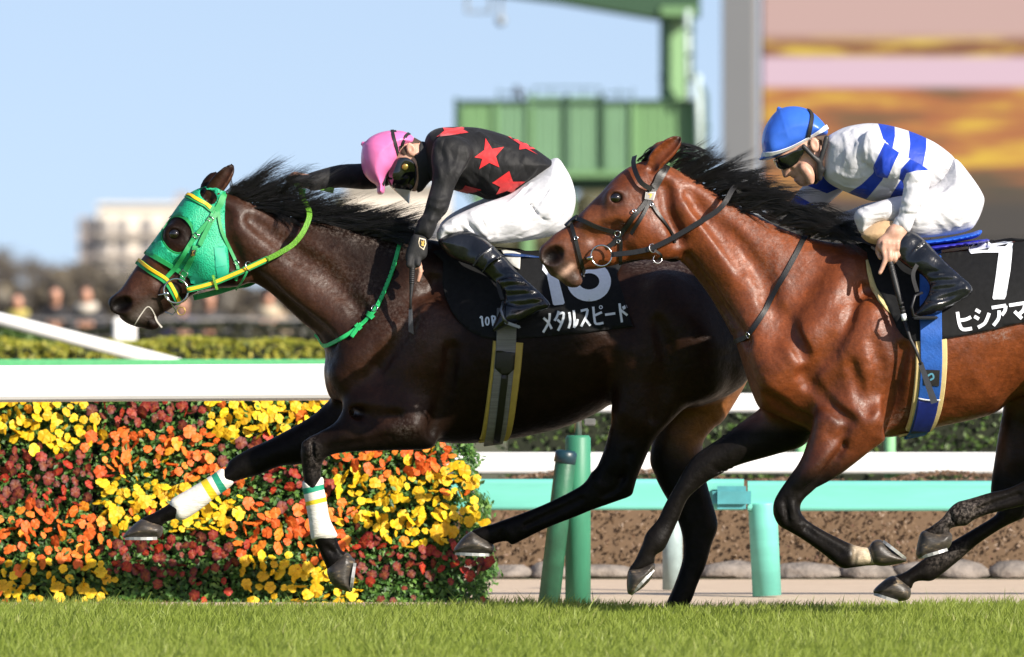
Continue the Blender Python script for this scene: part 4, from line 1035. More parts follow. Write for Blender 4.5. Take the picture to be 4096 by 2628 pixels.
foreF1 = (T(B_, (260, 560)) + T(H_, (1655, 5), (1540, 110), (1400, 195), (1200, 300), (1080, 352), (970, 415), (925, 452), (890, 508), (722, 612), (600, 684), (520, 738), (410, 806), (285, 872), (330, 930), (440, 930), (455, 897), (520, 872), (590, 846), (690, 788), (830, 700), (940, 610), (1030, 576), (1150, 546), (1250, 501), (1330, 479), (1430, 470), (1600, 420)) + T(B_, (450, 800), (420, 640)))
hindN1 = (T(D_, (1500, 720), (1456, 860), (1448, 930)) + T(C_, (1290, 80), (1250, 182), (1222, 300), (1195, 380), (1155, 475), (1110, 526), (1070, 586), (1000, 639), (800, 739), (600, 821), (480, 863), (400, 893), (320, 915), (235, 958), (300, 1030), (398, 1048), (412, 1036), (500, 1018), (540, 1046), (620, 1008), (800, 920), (1000, 842), (1120, 792), (1300, 729), (1375, 697), (1416, 652), (1435, 590), (1455, 530), (1490, 450), (1535, 350), (1600, 250)) + T(D_, (1650, 900), (1700, 800), (1630, 690)))
hindF1 = (T(D_, (1600, 780), (1560, 900)) + T(C_, (1545, 380), (1575, 540), (1625, 650), (1700, 780), (1745, 880), (1778, 1000), (1780, 1150), (1725, 1330), (1668, 1460), (1640, 1520), (1590, 1545), (1680, 1575), (1775, 1560), (1800, 1520), (1845, 1460), (1890, 1340), (1950, 1200), (1992, 1050), (2028, 960), (2034, 880), (1992, 730), (1948, 560), (1926, 370), (1940, 290), (2010, 205), (2100, 120)) + T(D_, (1762, 860), (1720, 760)))
def leg_ctrl(top, low, yc, Wt, Wm, Wl):
    return [top[0]+(Wt, Wt*1.05, yc)]+[(p[0], p[1], w, w*1.05, yc*f) for p, w, f in low]
legs1 = [
  (foreN1, c_(B_, (650, 750, .085, .10, -.155), (350, 860, .066, .07, -.15), (90, 900, .046, .046, -.14), (80, 1080, .038, .040, -.13)) + c_(H_, (1570, 800, .033, .036, -.12), (1620, 960, .042, .042, -.115), (1690, 1150, .034, .034, -.11)), .07),
  (foreF1, c_(B_, (420, 680, .085, .10, .14)) + c_(H_, (1400, 300, .066, .07, .14), (1000, 500, .046, .046, .13), (900, 570, .036, .040, .12), (720, 690, .033, .036, .12), (560, 800, .042, .042, .12), (400, 870, .034, .034, .12)), .07),
  (hindN1, c_(D_, (1580, 800, .125, .14, -.165), (1530, 960, .085, .10, -.165)) + c_(C_, (1350, 400, .055, .065, -.155), (1250, 630, .042, .05, -.15), (900, 790, .030, .034, -.14), (560, 930, .038, .040, -.135), (350, 990, .035, .034, -.13)), .07),
  (hindF1, c_(D_, (1660, 820, .11, .13, .16), (1650, 950, .075, .09, .16)) + c_(C_, (1760, 600, .055, .06, .15), (1900, 900, .042, .05, .14), (1840, 1150, .032, .036, .13), (1740, 1450, .038, .04, .13)), .07)]
hooves1 = [
  (T(H_, (290, 868), (205, 938), (163, 985), (168, 1003), (300, 1012), (414, 1004), (447, 970), (444, 915), (370, 880)), .12, .062, (H_(165, 1003), H_(425, 1003))),
  (T(H_, (1646, 1232), (1700, 1345), (1806, 1386), (1824, 1378), (1836, 1270), (1852, 1158), (1838, 1146), (1792, 1102), (1715, 1150)), -.11, .062, (H_(1815, 1388), H_(1850, 1160))),
  (T(C_, (242, 948), (152, 1028), (121, 1098), (250, 1112), (382, 1114), (412, 1072), (398, 1034), (320, 980)), -.13, .060, (C_(120, 1104), C_(395, 1114))),
  (T(C_, (1600, 1530), (1545, 1570), (1540, 1588), (1650, 1592), (1775, 1588), (1782, 1545), (1700, 1530)), .13, .060, (C_(1540, 1592), C_(1770, 1592)))]
def extras1(f, at, on, bulge, groove):
    for s in (-1, 1):
        f.ell(on(A_(165, 1185), s, -.018), (.050, .022, .042), .02, .5)
        f.ell(at(A_(168, 1190), s*.066), (.046, .034, .033), .007, .45, sub=True)
        f.tube([at(A_(250, 1352), s*.046), at(A_(310, 1290), s*.056), at(A_(370, 1225), s*.060), at(A_(430, 1180), s*.060)], [.003, .004, .004, .003], .008, sub=True)
        f.ell(on(A_(950, 1000-60), s, -.03), (.10, .04, .05), .04, -.3)
    bulge(T(A_, (420, 870), (520, 800), (640, 760)), [.012, .016, .012], 0.0050, .05)          # facial crest
    bulge(T(A_, (760, 800), (850, 860), (930, 900)), [.07, .08, .06], 0.0100, .05)              # cheek
    groove(T(A_, (950, 480), (1010, 680), (1060, 860)), [.025, .03, .02], 0.0156, .04)
    groove(T(A_, (480, 1000), (600, 930), (700, 900)), [.02, .03, .02], 0.0078, .04)
    bulge(T(A_, (1060, 620), (1300, 820), (1560, 1080))+T(D_, (800, 760), (840, 840)), [.04, .05, .055, .06, .06], 0.0125, .05)
    groove(T(A_, (1180, 960), (1400, 1130), (1600, 1300))+T(D_, (778, 800)), [.014, .016, .018, .016], 0.0130, .04)
    groove(T(A_, (1180, 540), (1450, 740), (1750, 950))+T(D_, (860, 740)), [.02, .03, .03, .02], 0.0104, .04)
    bulge(T(D_, (975, 620), (925, 710), (865, 810), (812, 880)), [.05, .06, .065, .06], 0.0150, .05)
    groove(T(D_, (1020, 660), (960, 770), (890, 860)), [.02, .03, .02], 0.0156, .04)
    bulge(T(D_, (1010, 740), (990, 830), (960, 920), (960, 990)), [.06, .085, .08, .05], 0.0175, .05)
    groove(T(D_, (790, 950), (850, 970), (930, 975)), [.02, .02, .015], 0.0130, .04)
    groove(T(D_, (1060, 820), (1045, 920), (1015, 1010)), [.02, .025, .02], 0.0156, .04)
    bulge(T(D_, (1560, 700), (1620, 790), (1640, 880)), [.10, .13, .10], 0.0150, .05)
    bulge(T(D_, (1480, 820), (1490, 900), (1470, 960)), [.06, .07, .05], 0.0150, .05)
    groove(T(D_, (1540, 760), (1560, 860), (1540, 980)), [.025, .03, .02], 0.0104, .04)
    for vp in (T(A_, (430, 980), (520, 1000), (560, 1060)), T(A_, (1230, 600), (1330, 700), (1420, 820), (1480, 900)), T(A_, (1150, 760), (1250, 830), (1330, 920)), T(L_, (560, 560), (640, 660), (680, 780)), T(L_, (1000, 720), (1080, 800), (1100, 900)), T(B_, (600, 720), (660, 780), (760, 800))):
        bulge(vp, [.005]*len(vp), .0015, .010)
    # bones and tendons of the lower legs
    groove(T(C_, (1040, 715), (860, 800), (640, 905)), [.010, .009, .008], .0055, .012); groove(T(C_, (1330, 560), (1290, 640), (1200, 690)), [.012, .014, .010], .008, .014); groove(T(C_, (1380, 380), (1370, 480), (1340, 560)), [.014, .014, .010], .006, .016)
    bulge(T(C_, (1150, 590), (1190, 620)), [.02, .02], .005, .014); bulge(T(C_, (1350, 680), (1385, 665)), [.014, .014], .005, .012); bulge(T(C_, (500, 940), (540, 985)), [.020, .018], .005, .012); groove(T(C_, (450, 990), (470, 930)), [.008, .008], .004, .010)
    bulge(T(B_, (40, 890), (60, 930)), [.018, .02], .006, .012); bulge(T(B_, (110, 900), (120, 960)), [.016, .016], .005, .012); groove(T(B_, (80, 880), (85, 980)), [.008, .008], .005, .010); groove(T(B_, (560, 830), (350, 880), (180, 915)), [.012, .012, .010], .007, .016); bulge(T(B_, (700, 770), (560, 790), (420, 840)), [.03, .03, .025], .006, .02)
    groove(T(H_, (1640, 1060), (1700, 1100)), [.008, .008], .004, .010)
    f.ell(at(A_(405, 1345), 0), (.030, .030, .022), .02)
ears1 = [dict(pts=T(A_, (850, 375), (880, 310), (945, 225), (1000, 155), (1034, 110)), y=(-.055, -.062, -.068, -.068, -.064), r=(.026, .034, .034, .022, .004), open=(-.35, -.9, -.2)),
         dict(pts=T(A_, (800, 345), (835, 280), (870, 220), (900, 172)), y=(.055, .066, .072, .07), r=(.026, .034, .028, .004), open=(-.5, .8, 0))]
def coat1(px, py, y):
    n = len(px); base = np.tile([.0075, .0042, .0031], (n, 1))
    brown = np.array([.060, .021, .0095]); blk = np.array([.0042, .0036, .0034])
    # browner along muzzle and the neck, black towards the legs
    w = np.exp(-(dseg(px, py, A_(200, 1040), A_(420, 900))/110)**2)*.9
    w = np.maximum(w, np.exp(-(dseg(px, py, A_(1150, 560), A_(1700, 1150))/170)**2)*.62)
    w = np.maximum(w, np.exp(-(dseg(px, py, D_(1000, 730), D_(900, 880))/190)**2)*.5)
    w = np.maximum(w, np.exp(-(dseg(px, py, D_(1520, 700), D_(1500, 900))/240)**2)*.3)
    base = lerp(base, brown, w)
    far = (y > 0.03)
    lit_tan = np.array([.22, .085, .030])
    base = lerp(base, lit_tan, np.exp(-(dseg(px, py, D_(1640, 1020), D_(1730, 880))/110)**2)*smooth01(-py, -1930, -1800)*far)  # tan far thigh; its sunlit brightness is put into the coat colour
    ear = np.exp(-(dseg(px, py, A_(900, 350), A_(1000, 200))/22)**2)
    base = lerp(base, np.array([.08, .032, .016]), ear*.8)
    base = lerp(base, blk, smooth01(py, 1680, 1840)*(1-np.exp(-(dseg(px, py, D_(1640, 1020), D_(1730, 880))/130)**2)*far))
    muz = np.exp(-(np.hypot(px-A_(110, 1180)[0], py-A_(110, 1180)[1])/62)**2)
    base = lerp(base, np.array([.010, .0085, .008]), muz)
    lip = np.exp(-(dseg(px, py, A_(280, 1290), A_(390, 1200))/28)**2)
    base = lerp(base, np.array([.10, .085, .075]), lip*.75)
    eyed = np.exp(-(np.hypot(px-A_(580, 650)[0], py-A_(580, 650)[1])/42)**2)
    base = lerp(base, np.array([.008, .005, .004]), eyed*.8)
    nos_shade = np.exp(-(np.hypot((px-A_(168, 1190)[0])/46, (py-A_(168, 1190)[1])/35))**4)
    base = lerp(base, np.array([.0025, .0018, .0018]), nos_shade)  # shade inside the nostril is put into the coat colour
    dust = np.exp(-(dseg(px, py, A_(1150, 400), D_(960, 590))/34)**2)*.75
    dust = np.maximum(dust, np.exp(-(dseg(px, py, A_(1350, 700), D_(960, 760))/95)**2)*.42)
    dust = np.maximum(dust, np.exp(-(dseg(px, py, D_(730, 1030), D_(740, 1100))/28)**2)*.6)
    dust = np.maximum(dust, np.exp(-(np.hypot(px-D_(950, 1000)[0], py-D_(950, 1000)[1])/40)**2)*.7)
    dust = np.maximum(dust, np.exp(-(dseg(px, py, D_(1490, 610), D_(1600, 622))/40)**2)*.7)
    return base, dust
COAT1 = coat_material('dark_bay_coat', 0.44, 1.0, 0.42, 0.30)
horse1, body1, HV1, HF1, bv1, at1 = build_horse('racehorse', 'dark brown almost black galloping horse in a green hood with white bandaged forelegs', Y1,
    trunk1, ctrl1, legs1, hooves1, extras1, coat1, COAT1, ears1, dict(p=A_(578, 648), y=.092, ang=-.5))

# ---- bright bay behind it
Y2 = -1.05
trunk2 = (T(E_, (95, 872), (108, 832), (150, 796), (205, 745), (275, 698), (345, 638), (400, 582), (460, 522), (522, 462), (600, 374), (680, 306), (745, 272), (810, 245), (890, 240), (970, 272), (1100, 336), (1250, 416), (1400, 516), (1550, 597), (1700, 676))
  + T(D_, (1880, 552), (1950, 568), (2020, 572), (2100, 588), (2200, 592), (2300, 578), (2390, 562), (2500, 558), (2600, 566), (2690, 592), (2755, 645), (2785, 730), (2780, 830), (2730, 920), (2630, 955), (2520, 930), (2440, 915), (2375, 936))
  + T(G_, (1620, 445), (1560, 480), (1450, 510), (1300, 542), (1150, 580), (1000, 602), (800, 590), (600, 560), (450, 505), (345, 462), (308, 430), (270, 340), (232, 220), (200, 120), (175, 50))
  + T(E_, (1425, 1470), (1390, 1390), (1280, 1200), (1180, 1060), (1105, 972), (1040, 915), (970, 895), (900, 900), (800, 915), (700, 932), (620, 957), (540, 977), (470, 990), (425, 990), (386, 1010), (378, 1070), (350, 1102), (300, 1097), (250, 1072), (215, 1050), (170, 1024), (132, 965), (105, 920)))
ctrl2 = (c_(E_, (130, 890, .058, .05), (200, 1000, .050, .045), (340, 1060, .036, .035), (220, 840, .062, .06), (330, 760, .057, .07), (480, 640, .068, .08), (640, 440, .10, .09), (600, 520, .098, .09), (900, 300, .078, .08), (820, 640, .088, .11), (600, 920, .048, .05), (930, 740, .082, .10), (1050, 700, .075, .11), (1250, 620, .082, .15))
  + c_(D_, (1770, 640, .10, .20), (1830, 720, .14, .25), (1880, 640, .12, .24), (1910, 800, .215, .28), (1780, 860, .18, .14), (2010, 640, .15, .30), (2000, 800, .255, .32), (2180, 820, .29, .36), (2350, 780, .28, .34), (2460, 700, .25, .27), (2610, 730, .26, .24), (2740, 790, .20, .16), (2600, 900, .24, .2)))
foreN2 = T(G_, (660, 380), (600, 560), (548, 700), (480, 800), (420, 886), (391, 945), (388, 1010), (418, 1070), (470, 1101), (540, 1142), (640, 1212), (720, 1275), (765, 1301), (812, 1296), (880, 1287), (950, 1275), (930, 1200), (900, 1190), (850, 1183), (800, 1168), (720, 1130), (640, 1088), (560, 1035), (532, 976), (560, 921), (640, 861), (740, 801), (840, 726), (920, 662), (975, 622), (986, 590), (965, 450), (850, 360))
foreF2 = (T(G_, (400, 390), (320, 455), (200, 540), (100, 607)) + T(C_, (2174, 197), (2000, 313), (1890, 386), (1830, 450), (1780, 526), (1740, 602), (1650, 760), (1598, 870), (1515, 968), (1490, 1040), (1465, 1096), (1430, 1170), (1382, 1250), (1470, 1260), (1568, 1200), (1582, 1132), (1637, 1098), (1665, 1055), (1700, 980), (1760, 850), (1805, 741), (1855, 680), (1950, 602), (2050, 545), (2174, 482)) + T(G_, (100, 790), (250, 741), (430, 691), (570, 640), (640, 500), (540, 400)))
hindN2 = T(G_, (1900, 250), (1800, 420), (1790, 560), (1830, 700), (1850, 770), (1800, 800), (1736, 828), (1640, 872), (1550, 893), (1440, 926), (1372, 946), (1332, 976), (1290, 1030), (1230, 1076), (1170, 1118), (1230, 1150), (1335, 1135), (1328, 1092), (1380, 1075), (1422, 1070), (1462, 1040), (1540, 1010), (1640, 985), (1736, 962), (1850, 935), (1960, 915), (2045, 880), (2075, 830), (2080, 740), (2120, 600), (2220, 420), (2200, 250))
hindF2 = T(G_, (1800, 300), (1665, 380), (1637, 440), (1606, 600), (1591, 700), (1568, 860), (1570, 930), (1600, 985), (1590, 1022), (1500, 1080), (1330, 1180), (1212, 1252), (1160, 1290), (1100, 1330), (1015, 1365), (1060, 1420), (1135, 1420), (1152, 1386), (1190, 1375), (1246, 1376), (1300, 1342), (1400, 1262), (1500, 1176), (1640, 1085), (1760, 1030), (1830, 975), (1856, 900), (1850, 760), (1890, 600), (1990, 420), (1950, 300))
legs2 = [
  (foreN2, c_(G_, (820, 480, .09, .10, -.165), (680, 740, .066, .075, -.155), (460, 980, .047, .050, -.145), (600, 1120, .034, .037, -.14), (780, 1240, .042, .042, -.135), (880, 1230, .034, .034, -.13)), .06),
  (foreF2, c_(G_, (470, 520, .085, .10, .15), (250, 640, .066, .07, .15)) + c_(C_, (2000, 430, .054, .06, .145), (1820, 620, .046, .048, .14), (1680, 880, .033, .037, .135), (1580, 1050, .042, .042, .13), (1480, 1190, .034, .034, .13)), .07),
  (hindN2, c_(G_, (2000, 350, .12, .14, -.17), (1950, 620, .062, .075, -.16), (1950, 830, .045, .05, -.155), (1640, 930, .031, .035, -.15), (1400, 1000, .039, .042, -.145), (1260, 1090, .036, .036, -.14)), .07),
  (hindF2, c_(G_, (1850, 380, .12, .14, .16), (1720, 620, .065, .08, .155), (1700, 920, .045, .05, .15), (1450, 1150, .031, .035, .14), (1230, 1310, .039, .042, .135), (1090, 1370, .036, .036, .13)), .07)]
hooves2 = [
  (T(G_, (900, 1196), (920, 1157), (965, 1148), (1030, 1195), (1098, 1250), (1085, 1268), (985, 1288), (925, 1278), (905, 1240)), -.13, .060, (G_(1100, 1255), G_(965, 1150))),
  (T(C_, (1396, 1232), (1378, 1270), (1374, 1360), (1394, 1417), (1480, 1374), (1550, 1302), (1580, 1215), (1562, 1184), (1480, 1215)), .13, .060, (C_(1394, 1420), C_(1580, 1218))),
  (T(G_, (1186, 1100), (1160, 1160), (1153, 1235), (1200, 1245), (1325, 1192), (1338, 1112), (1260, 1105)), -.14, .060, (G_(1156, 1242), G_(1328, 1192))),
  (T(G_, (1035, 1348), (970, 1390), (933, 1437), (1000, 1466), (1062, 1484), (1126, 1472), (1134, 1412), (1090, 1365)), .13, .060, (G_(934, 1440), G_(1075, 1486)))]
def extras2(f, at, on, bulge, groove):
    for s in (-1, 1):
        f.ell(on(E_(185, 890), s, -.018), (.052, .022, .046), .02, .5)
        f.ell(at(E_(190, 893), s*.068), (.048, .036, .040), .007, .55, sub=True)
        f.tube([at(E_(225, 1044), s*.048), at(E_(270, 1000), s*.058), at(E_(330, 950), s*.060)], [.006, .010, .006], .006, sub=True)
        f.ell(on(E_(900, 800), s, -.03), (.10, .04, .06), .04, -.3)
    bulge(T(E_, (430, 650), (540, 640), (680, 620)), [.012, .017, .012], 0.0068, .05)
    bulge(T(E_, (760, 640), (830, 720), (900, 760)), [.07, .08, .07], 0.0135, .05)
    groove(T(E_, (950, 430), (1000, 600), (1050, 780)), [.022, .026, .02], 0.0196, .038)
    groove(T(E_, (480, 780), (600, 740), (700, 720)), [.02, .03, .02], 0.0098, .038)
    bulge(T(E_, (1080, 560), (1250, 760), (1420, 1000), (1540, 1240))+T(D_, (1800, 850)), [.04, .05, .055, .065, .065], 0.0175, .05)
    groove(T(E_, (1110, 900), (1230, 1060), (1370, 1270))+T(D_, (1748, 800)), [.014, .016, .018, .016], 0.0196, .038)
    groove(T(E_, (1130, 480), (1350, 700), (1560, 940), (1680, 1150)), [.02, .03, .03, .025], 0.0140, .038)
    bulge(T(D_, (1995, 630), (1940, 710), (1880, 810), (1815, 890)), [.05, .065, .07, .06], 0.0189, .05)
    groove(T(D_, (2030, 680), (1970, 780), (1900, 870)), [.02, .03, .02], 0.0196, .038)
    bulge(T(D_, (2040, 740), (2030, 830), (2010, 920), (2035, 975)), [.06, .09, .085, .055], 0.0216, .05)
    groove(T(D_, (1880, 880), (1930, 940), (1985, 985)), [.022, .026, .02], 0.012, .03)
    groove(T(D_, (1800, 930), (1850, 965), (1900, 985)), [.02, .02, .015], 0.0140, .038)
    bulge(T(D_, (1930, 990), (1925, 1050), (1900, 1110)), [.035, .04, .03], 0.0081, .05)
    groove(T(D_, (1975, 1010), (1950, 1080), (1910, 1140)), [.012, .014, .010], 0.0098, .038)
    groove(T(D_, (2110, 820), (2090, 920), (2075, 1000)), [.02, .025, .02], 0.0196, .038)
    bulge(T(D_, (2570, 700), (2630, 790), (2650, 880)), [.10, .13, .10], 0.0162, .05)
    bulge(T(D_, (2470, 820), (2480, 900), (2460, 960)), [.06, .07, .05], 0.0162, .05)
    for vp in (T(E_, (470, 700), (540, 745), (600, 800), (640, 860)), T(E_, (640, 560), (660, 640), (720, 700)), T(E_, (1280, 640), (1310, 760), (1380, 860), (1400, 960)), T(E_, (1500, 820), (1540, 930), (1620, 1000)), T(F_, (160, 900), (240, 960), (230, 1060), (300, 1140)), T(F_, (560, 1040), (520, 1160), (540, 1280)), T(D_, (2200, 900), (2260, 930), (2330, 925)), T(G_, (700, 640), (640, 720), (580, 800), (520, 870)), T(G_, (560, 1080), (680, 1170), (760, 1230))):
        bulge(vp, [.005]*len(vp), .0015, .010)
    for gp_ in (T(D_, (2040, 800), (2060, 870), (2040, 940)), T(D_, (1990, 860), (2010, 920), (2030, 960)), T(D_, (1840, 780), (1880, 840), (1890, 900)), T(E_, (1180, 560), (1330, 760), (1480, 980)), T(D_, (1790, 700), (1850, 760), (1880, 830))):
        groove(gp_, [.022]*len(gp_), .004, .03)
    groove(T(G_, (560, 1085), (650, 1150), (750, 1220)), [.009, .009, .008], .0055, .012); bulge(T(G_, (415, 960), (440, 1010)), [.018, .018], .006, .012); bulge(T(G_, (480, 960), (500, 1030)), [.018, .016], .005, .012); groove(T(G_, (450, 930), (465, 1050)), [.008, .008], .005, .010)
    bulge(T(G_, (745, 1255), (790, 1230)), [.018, .018], .005, .012); groove(T(G_, (830, 1200), (815, 1270)), [.008, .008], .004, .010); groove(T(G_, (760, 640), (660, 760), (540, 890)), [.012, .012, .010], .007, .016); bulge(T(G_, (700, 640), (620, 740), (520, 850)), [.028, .028, .022], .006, .018)
    groove(T(G_, (1700, 905), (1580, 945), (1470, 990)), [.009, .009, .008], .006, .012); bulge(T(G_, (1390, 970), (1410, 1020)), [.018, .018], .005, .012); groove(T(G_, (1330, 1010), (1350, 1060)), [.008, .008], .004, .010)
    f.ell(at(E_(330, 1062), 0), (.036, .032, .026), .02)
ears2 = [dict(pts=T(E_, (880, 290), (905, 235), (975, 165), (1030, 115), (1062, 80)), y=(-.055, -.064, -.070, -.07, -.066), r=(.028, .036, .037, .024, .004), open=(-.35, -.9, -.2)),
         dict(pts=T(E_, (860, 260), (890, 210), (930, 160), (972, 112)), y=(.055, .066, .072, .07), r=(.026, .034, .030, .004), open=(-.5, .8, 0))]
def coat2(px, py, y):
    n = len(px); base = np.tile([.148, .0370, .0098], (n, 1))
    shade_bay = np.array([.052, .0135, .0055]); blk = np.array([.0062, .0052, .0048])  # the dark bay tone stands for shade under and between muscles
    base = lerp(base, shade_bay, smooth01(py, 1480, 1700)*.35)  # underside shade painted into the coat
    jowl_shade = np.exp(-(dseg(px, py, E_(1020, 480), E_(1080, 850))/34)**2); base = lerp(base, shade_bay, jowl_shade*.5)  # shade behind the cheek, painted as a darker strip of coat
    throat = np.exp(-(dseg(px, py, E_(1120, 960), E_(1440, 1450))/42)**2); base = lerp(base, shade_bay, throat*.75)
    arm = np.exp(-(dseg(px, py, G_(640, 480), G_(760, 520))/40)**2); base = lerp(base, shade_bay, arm*.7)
    flank = np.exp(-(dseg(px, py, G_(1020, 100), G_(1080, 520))/48)**2); base = lerp(base, shade_bay, flank*.6)
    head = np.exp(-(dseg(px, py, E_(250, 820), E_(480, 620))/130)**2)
    base = lerp(base, np.array([.12, .040, .016]), head*.75)
    muz = np.exp(-(dseg(px, py, E_(150, 920), E_(330, 1060))/75)**2)
    base = lerp(base, np.array([.040, .027, .021]), muz*.92)
    eyed = np.exp(-(np.hypot(px-E_(620, 505)[0], py-E_(620, 505)[1])/46)**2)
    base = lerp(base, np.array([.025, .012, .009]), eyed*.85)
    lip = np.exp(-(dseg(px, py, E_(235, 1038), E_(320, 968))/13)**2)
    base = lerp(base, np.array([.46, .30, .23]), lip*.9)
    nos_shade = np.exp(-(np.hypot((px-E_(190, 893)[0])/45, (py-E_(190, 893)[1])/40))**4)
    base = lerp(base, np.array([.003, .002, .002]), nos_shade)  # nostril hollow darkened in the coat colour, standing for its shade
    # black points: legs darken from the forearm down, knees wholly black
    nearleg = smooth01(py, 1760, 1930); base = lerp(base, blk, nearleg)
    farf = smooth01(py, 1640, 1740)*(px < 3300)*(y > 0); base = lerp(base, blk, farf)
    base = lerp(base, blk, smooth01(px-(py-1700)*.2, 3950, 4050)*smooth01(py, 1560, 1700)*.85)
    eart = np.exp(-(np.hypot(px-E_(1055, 100)[0], py-E_(1055, 100)[1])/24)**2); base = lerp(base, blk, eart*.9)
    crest = np.exp(-(dseg(px, py, E_(1000, 285), E_(1700, 660))/16)**2); base = lerp(base, np.array([.18, .075, .045]), crest*.6)
    # white pastern with black spots on the near fore
    pas = smooth01(px, *sorted((G_(790, 0)[0], G_(850, 0)[0])))*(py > G_(0, 1150)[1])*(px < G_(1000, 0)[0])*(py < G_(0, 1320)[1])*(y < 0)
    base = lerp(base, np.array([.52, .44, .32]), pas*smooth01(-(py-(px-G_(800, 0)[0])*.15), -G_(0, 1285)[1], -G_(0, 1230)[1]))
    dust = np.exp(-(dseg(px, py, E_(1350, 560), F_(380, 830))/50)**2)*.5
    dust = np.maximum(dust, np.exp(-(dseg(px, py, F_(150, 880), F_(250, 1050))/70)**2)*.45)
    dust = np.maximum(dust, np.exp(-(dseg(px, py, E_(1650, 800), E_(1600, 1250))/50)**2)*.4)
    dust = np.maximum(dust, np.exp(-(dseg(px, py, G_(1480, 40), G_(1620, 50))/26)**2)*1.0)
    dust = np.maximum(dust, np.exp(-(dseg(px, py, G_(1000, 520), G_(1090, 470))/24)**2)*.7)
    dust = np.maximum(dust, np.exp(-(dseg(px, py, G_(1300, 1020), G_(1440, 960))/60)**2)*1.0*(y < 0))
    dust = np.maximum(dust, np.exp(-(dseg(px, py, G_(1260, 1280), G_(1400, 1200))/30)**2)*.5)
    return base, dust
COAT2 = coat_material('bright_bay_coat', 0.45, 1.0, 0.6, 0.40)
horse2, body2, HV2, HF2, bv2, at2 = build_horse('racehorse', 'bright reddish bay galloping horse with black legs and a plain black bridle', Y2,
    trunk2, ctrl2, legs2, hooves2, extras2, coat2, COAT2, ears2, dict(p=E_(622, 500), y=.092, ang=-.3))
# ------------------------------------------------------------------ the riders
def cloth_mat(name, col, rough=0.7, wr=0.5, scale=14.0, sheen=0.15, stretch=(1, 1, 1), spec=0.4):
    m, nt, b = newmat(name)
    if isinstance(col, tuple):
        c = ramp(nt, noise(nt, 90.0), [(0.3, tuple(x*0.93 for x in col)), (0.7, tuple(min(1, x*1.05) for x in col))])
    else: c = col(nt)
    nt.links.new(c, b.inputs['Base Color']); b.inputs['Roughness'].default_value = rough
    b.inputs['Sheen Weight'].default_value = sheen; b.inputs['Specular IOR Level'].default_value = spec
    # folds: ridged noise, drawn out along the pull of the cloth
    n = noise(nt, scale, 2, 0.45, stretch=stretch); r = mathn(nt, 'ABSOLUTE', mathn(nt, 'SUBTRACT', n, 0.5))
    nb = bump(nt, r, wr, 0.03)
    n2 = noise(nt, scale*2.7, 2, 0.5, stretch=stretch); r2 = mathn(nt, 'ABSOLUTE', mathn(nt, 'SUBTRACT', n2, 0.52))
    nb = bump(nt, r2, wr*0.6, 0.012, nb)
    nb = bump(nt, noise(nt, 420.0, 2), 0.12, 0.001, nb)
    nt.links.new(nb, b.inputs['Normal'])
    return m
def skin_mat():
    m, nt, b = newmat('skin')
    c = ramp(nt, noise(nt, 40.0, 5), [(0.3, (0.44, 0.235, 0.165)), (0.7, (0.60, 0.36, 0.265))])
    nt.links.new(c, b.inputs['Base Color']); b.inputs['Roughness'].default_value = 0.48
    b.inputs['Subsurface Weight'].default_value = 0.12; b.inputs['Subsurface Radius'].default_value = (0.01, 0.004, 0.002); b.inputs['Subsurface Scale'].default_value = 0.5
    nt.links.new(bump(nt, noise(nt, 160.0, 4), 0.2, 0.0015), b.inputs['Normal'])
    return m
SKIN = skin_mat()
BLACKCLOTH = cloth_mat('black_jersey_cloth', (0.0085, 0.0085, 0.0095), 0.66, 0.8, 8.0, 0.04, (1.2, 1, 0.7), 0.3)
WHITECLOTH = cloth_mat('white_breeches_cloth', (0.60, 0.60, 0.63), 0.6, 0.75, 7.0, 0.05, (0.6, 1, 1.6), 0.3)
BOOT = M('polished_boot_leather', (0.008, 0.009, 0.012), 0.24, 0, 0.2, 20, 0.6, 0.012, 15.0, 0.5, 0.35)
MATTBLACK = M('matt_black_cloth', (0.012, 0.012, 0.013), 0.75, 0, 0.2, 60, 0.3, 0.003, 160)
REDSTAR = cloth_mat('red_star_cloth', (0.62, 0.018, 0.022), 0.6, 0.25, 14.0, 0.2)
PINK = M('pink_cap_silk', (0.80, 0.19, 0.45), 0.38, 0, 0.05, 20, 0.25, 0.004, 16.0, 0.5, 0.15)
BLUECAP = M('blue_cap_silk', (0.035, 0.135, 0.62), 0.36, 0, 0.06, 20, 0.25, 0.004, 16.0, 0.5, 0.15)
LENS = M('dark_goggle_lens', (0.006, 0.007, 0.008), 0.05, 0, 0.1, bmp=0, coat=1.0)
SHEET = M('clear_goggle_film', (0.55, 0.50, 0.42), 0.15, 0, 0.1, bmp=0, trans=0.4)
BRASS = M('brass', (0.55, 0.38, 0.10), 0.3, 0.8, 0.1, bmp=0)
STEEL = M('polished_steel', (0.60, 0.60, 0.62), 0.18, 1.0, 0.08, bmp=0)
RUBBER = M('black_rubber', (0.016, 0.016, 0.018), 0.55, 0, 0.25, 40, 0.3, 0.002)
WHITEPRINT = M('white_print', (0.72, 0.75, 0.80), 0.55, 0, 0.05, 80, 0.1)

def banded(white, blue):
    def col(nt):
        a = attr(nt, 'band'); f = ramp(nt, a, [(0.499, (0, 0, 0)), (0.501, (1, 1, 1))])
        return mixc(nt, f, white, blue)
    return col
BANDCLOTH = cloth_mat('white_and_blue_jersey_cloth', banded((0.60, 0.60, 0.63), (0.010, 0.045, 0.40)), 0.55, 0.8, 7.5, 0.05, (1, 1, 0.8), 0.35)

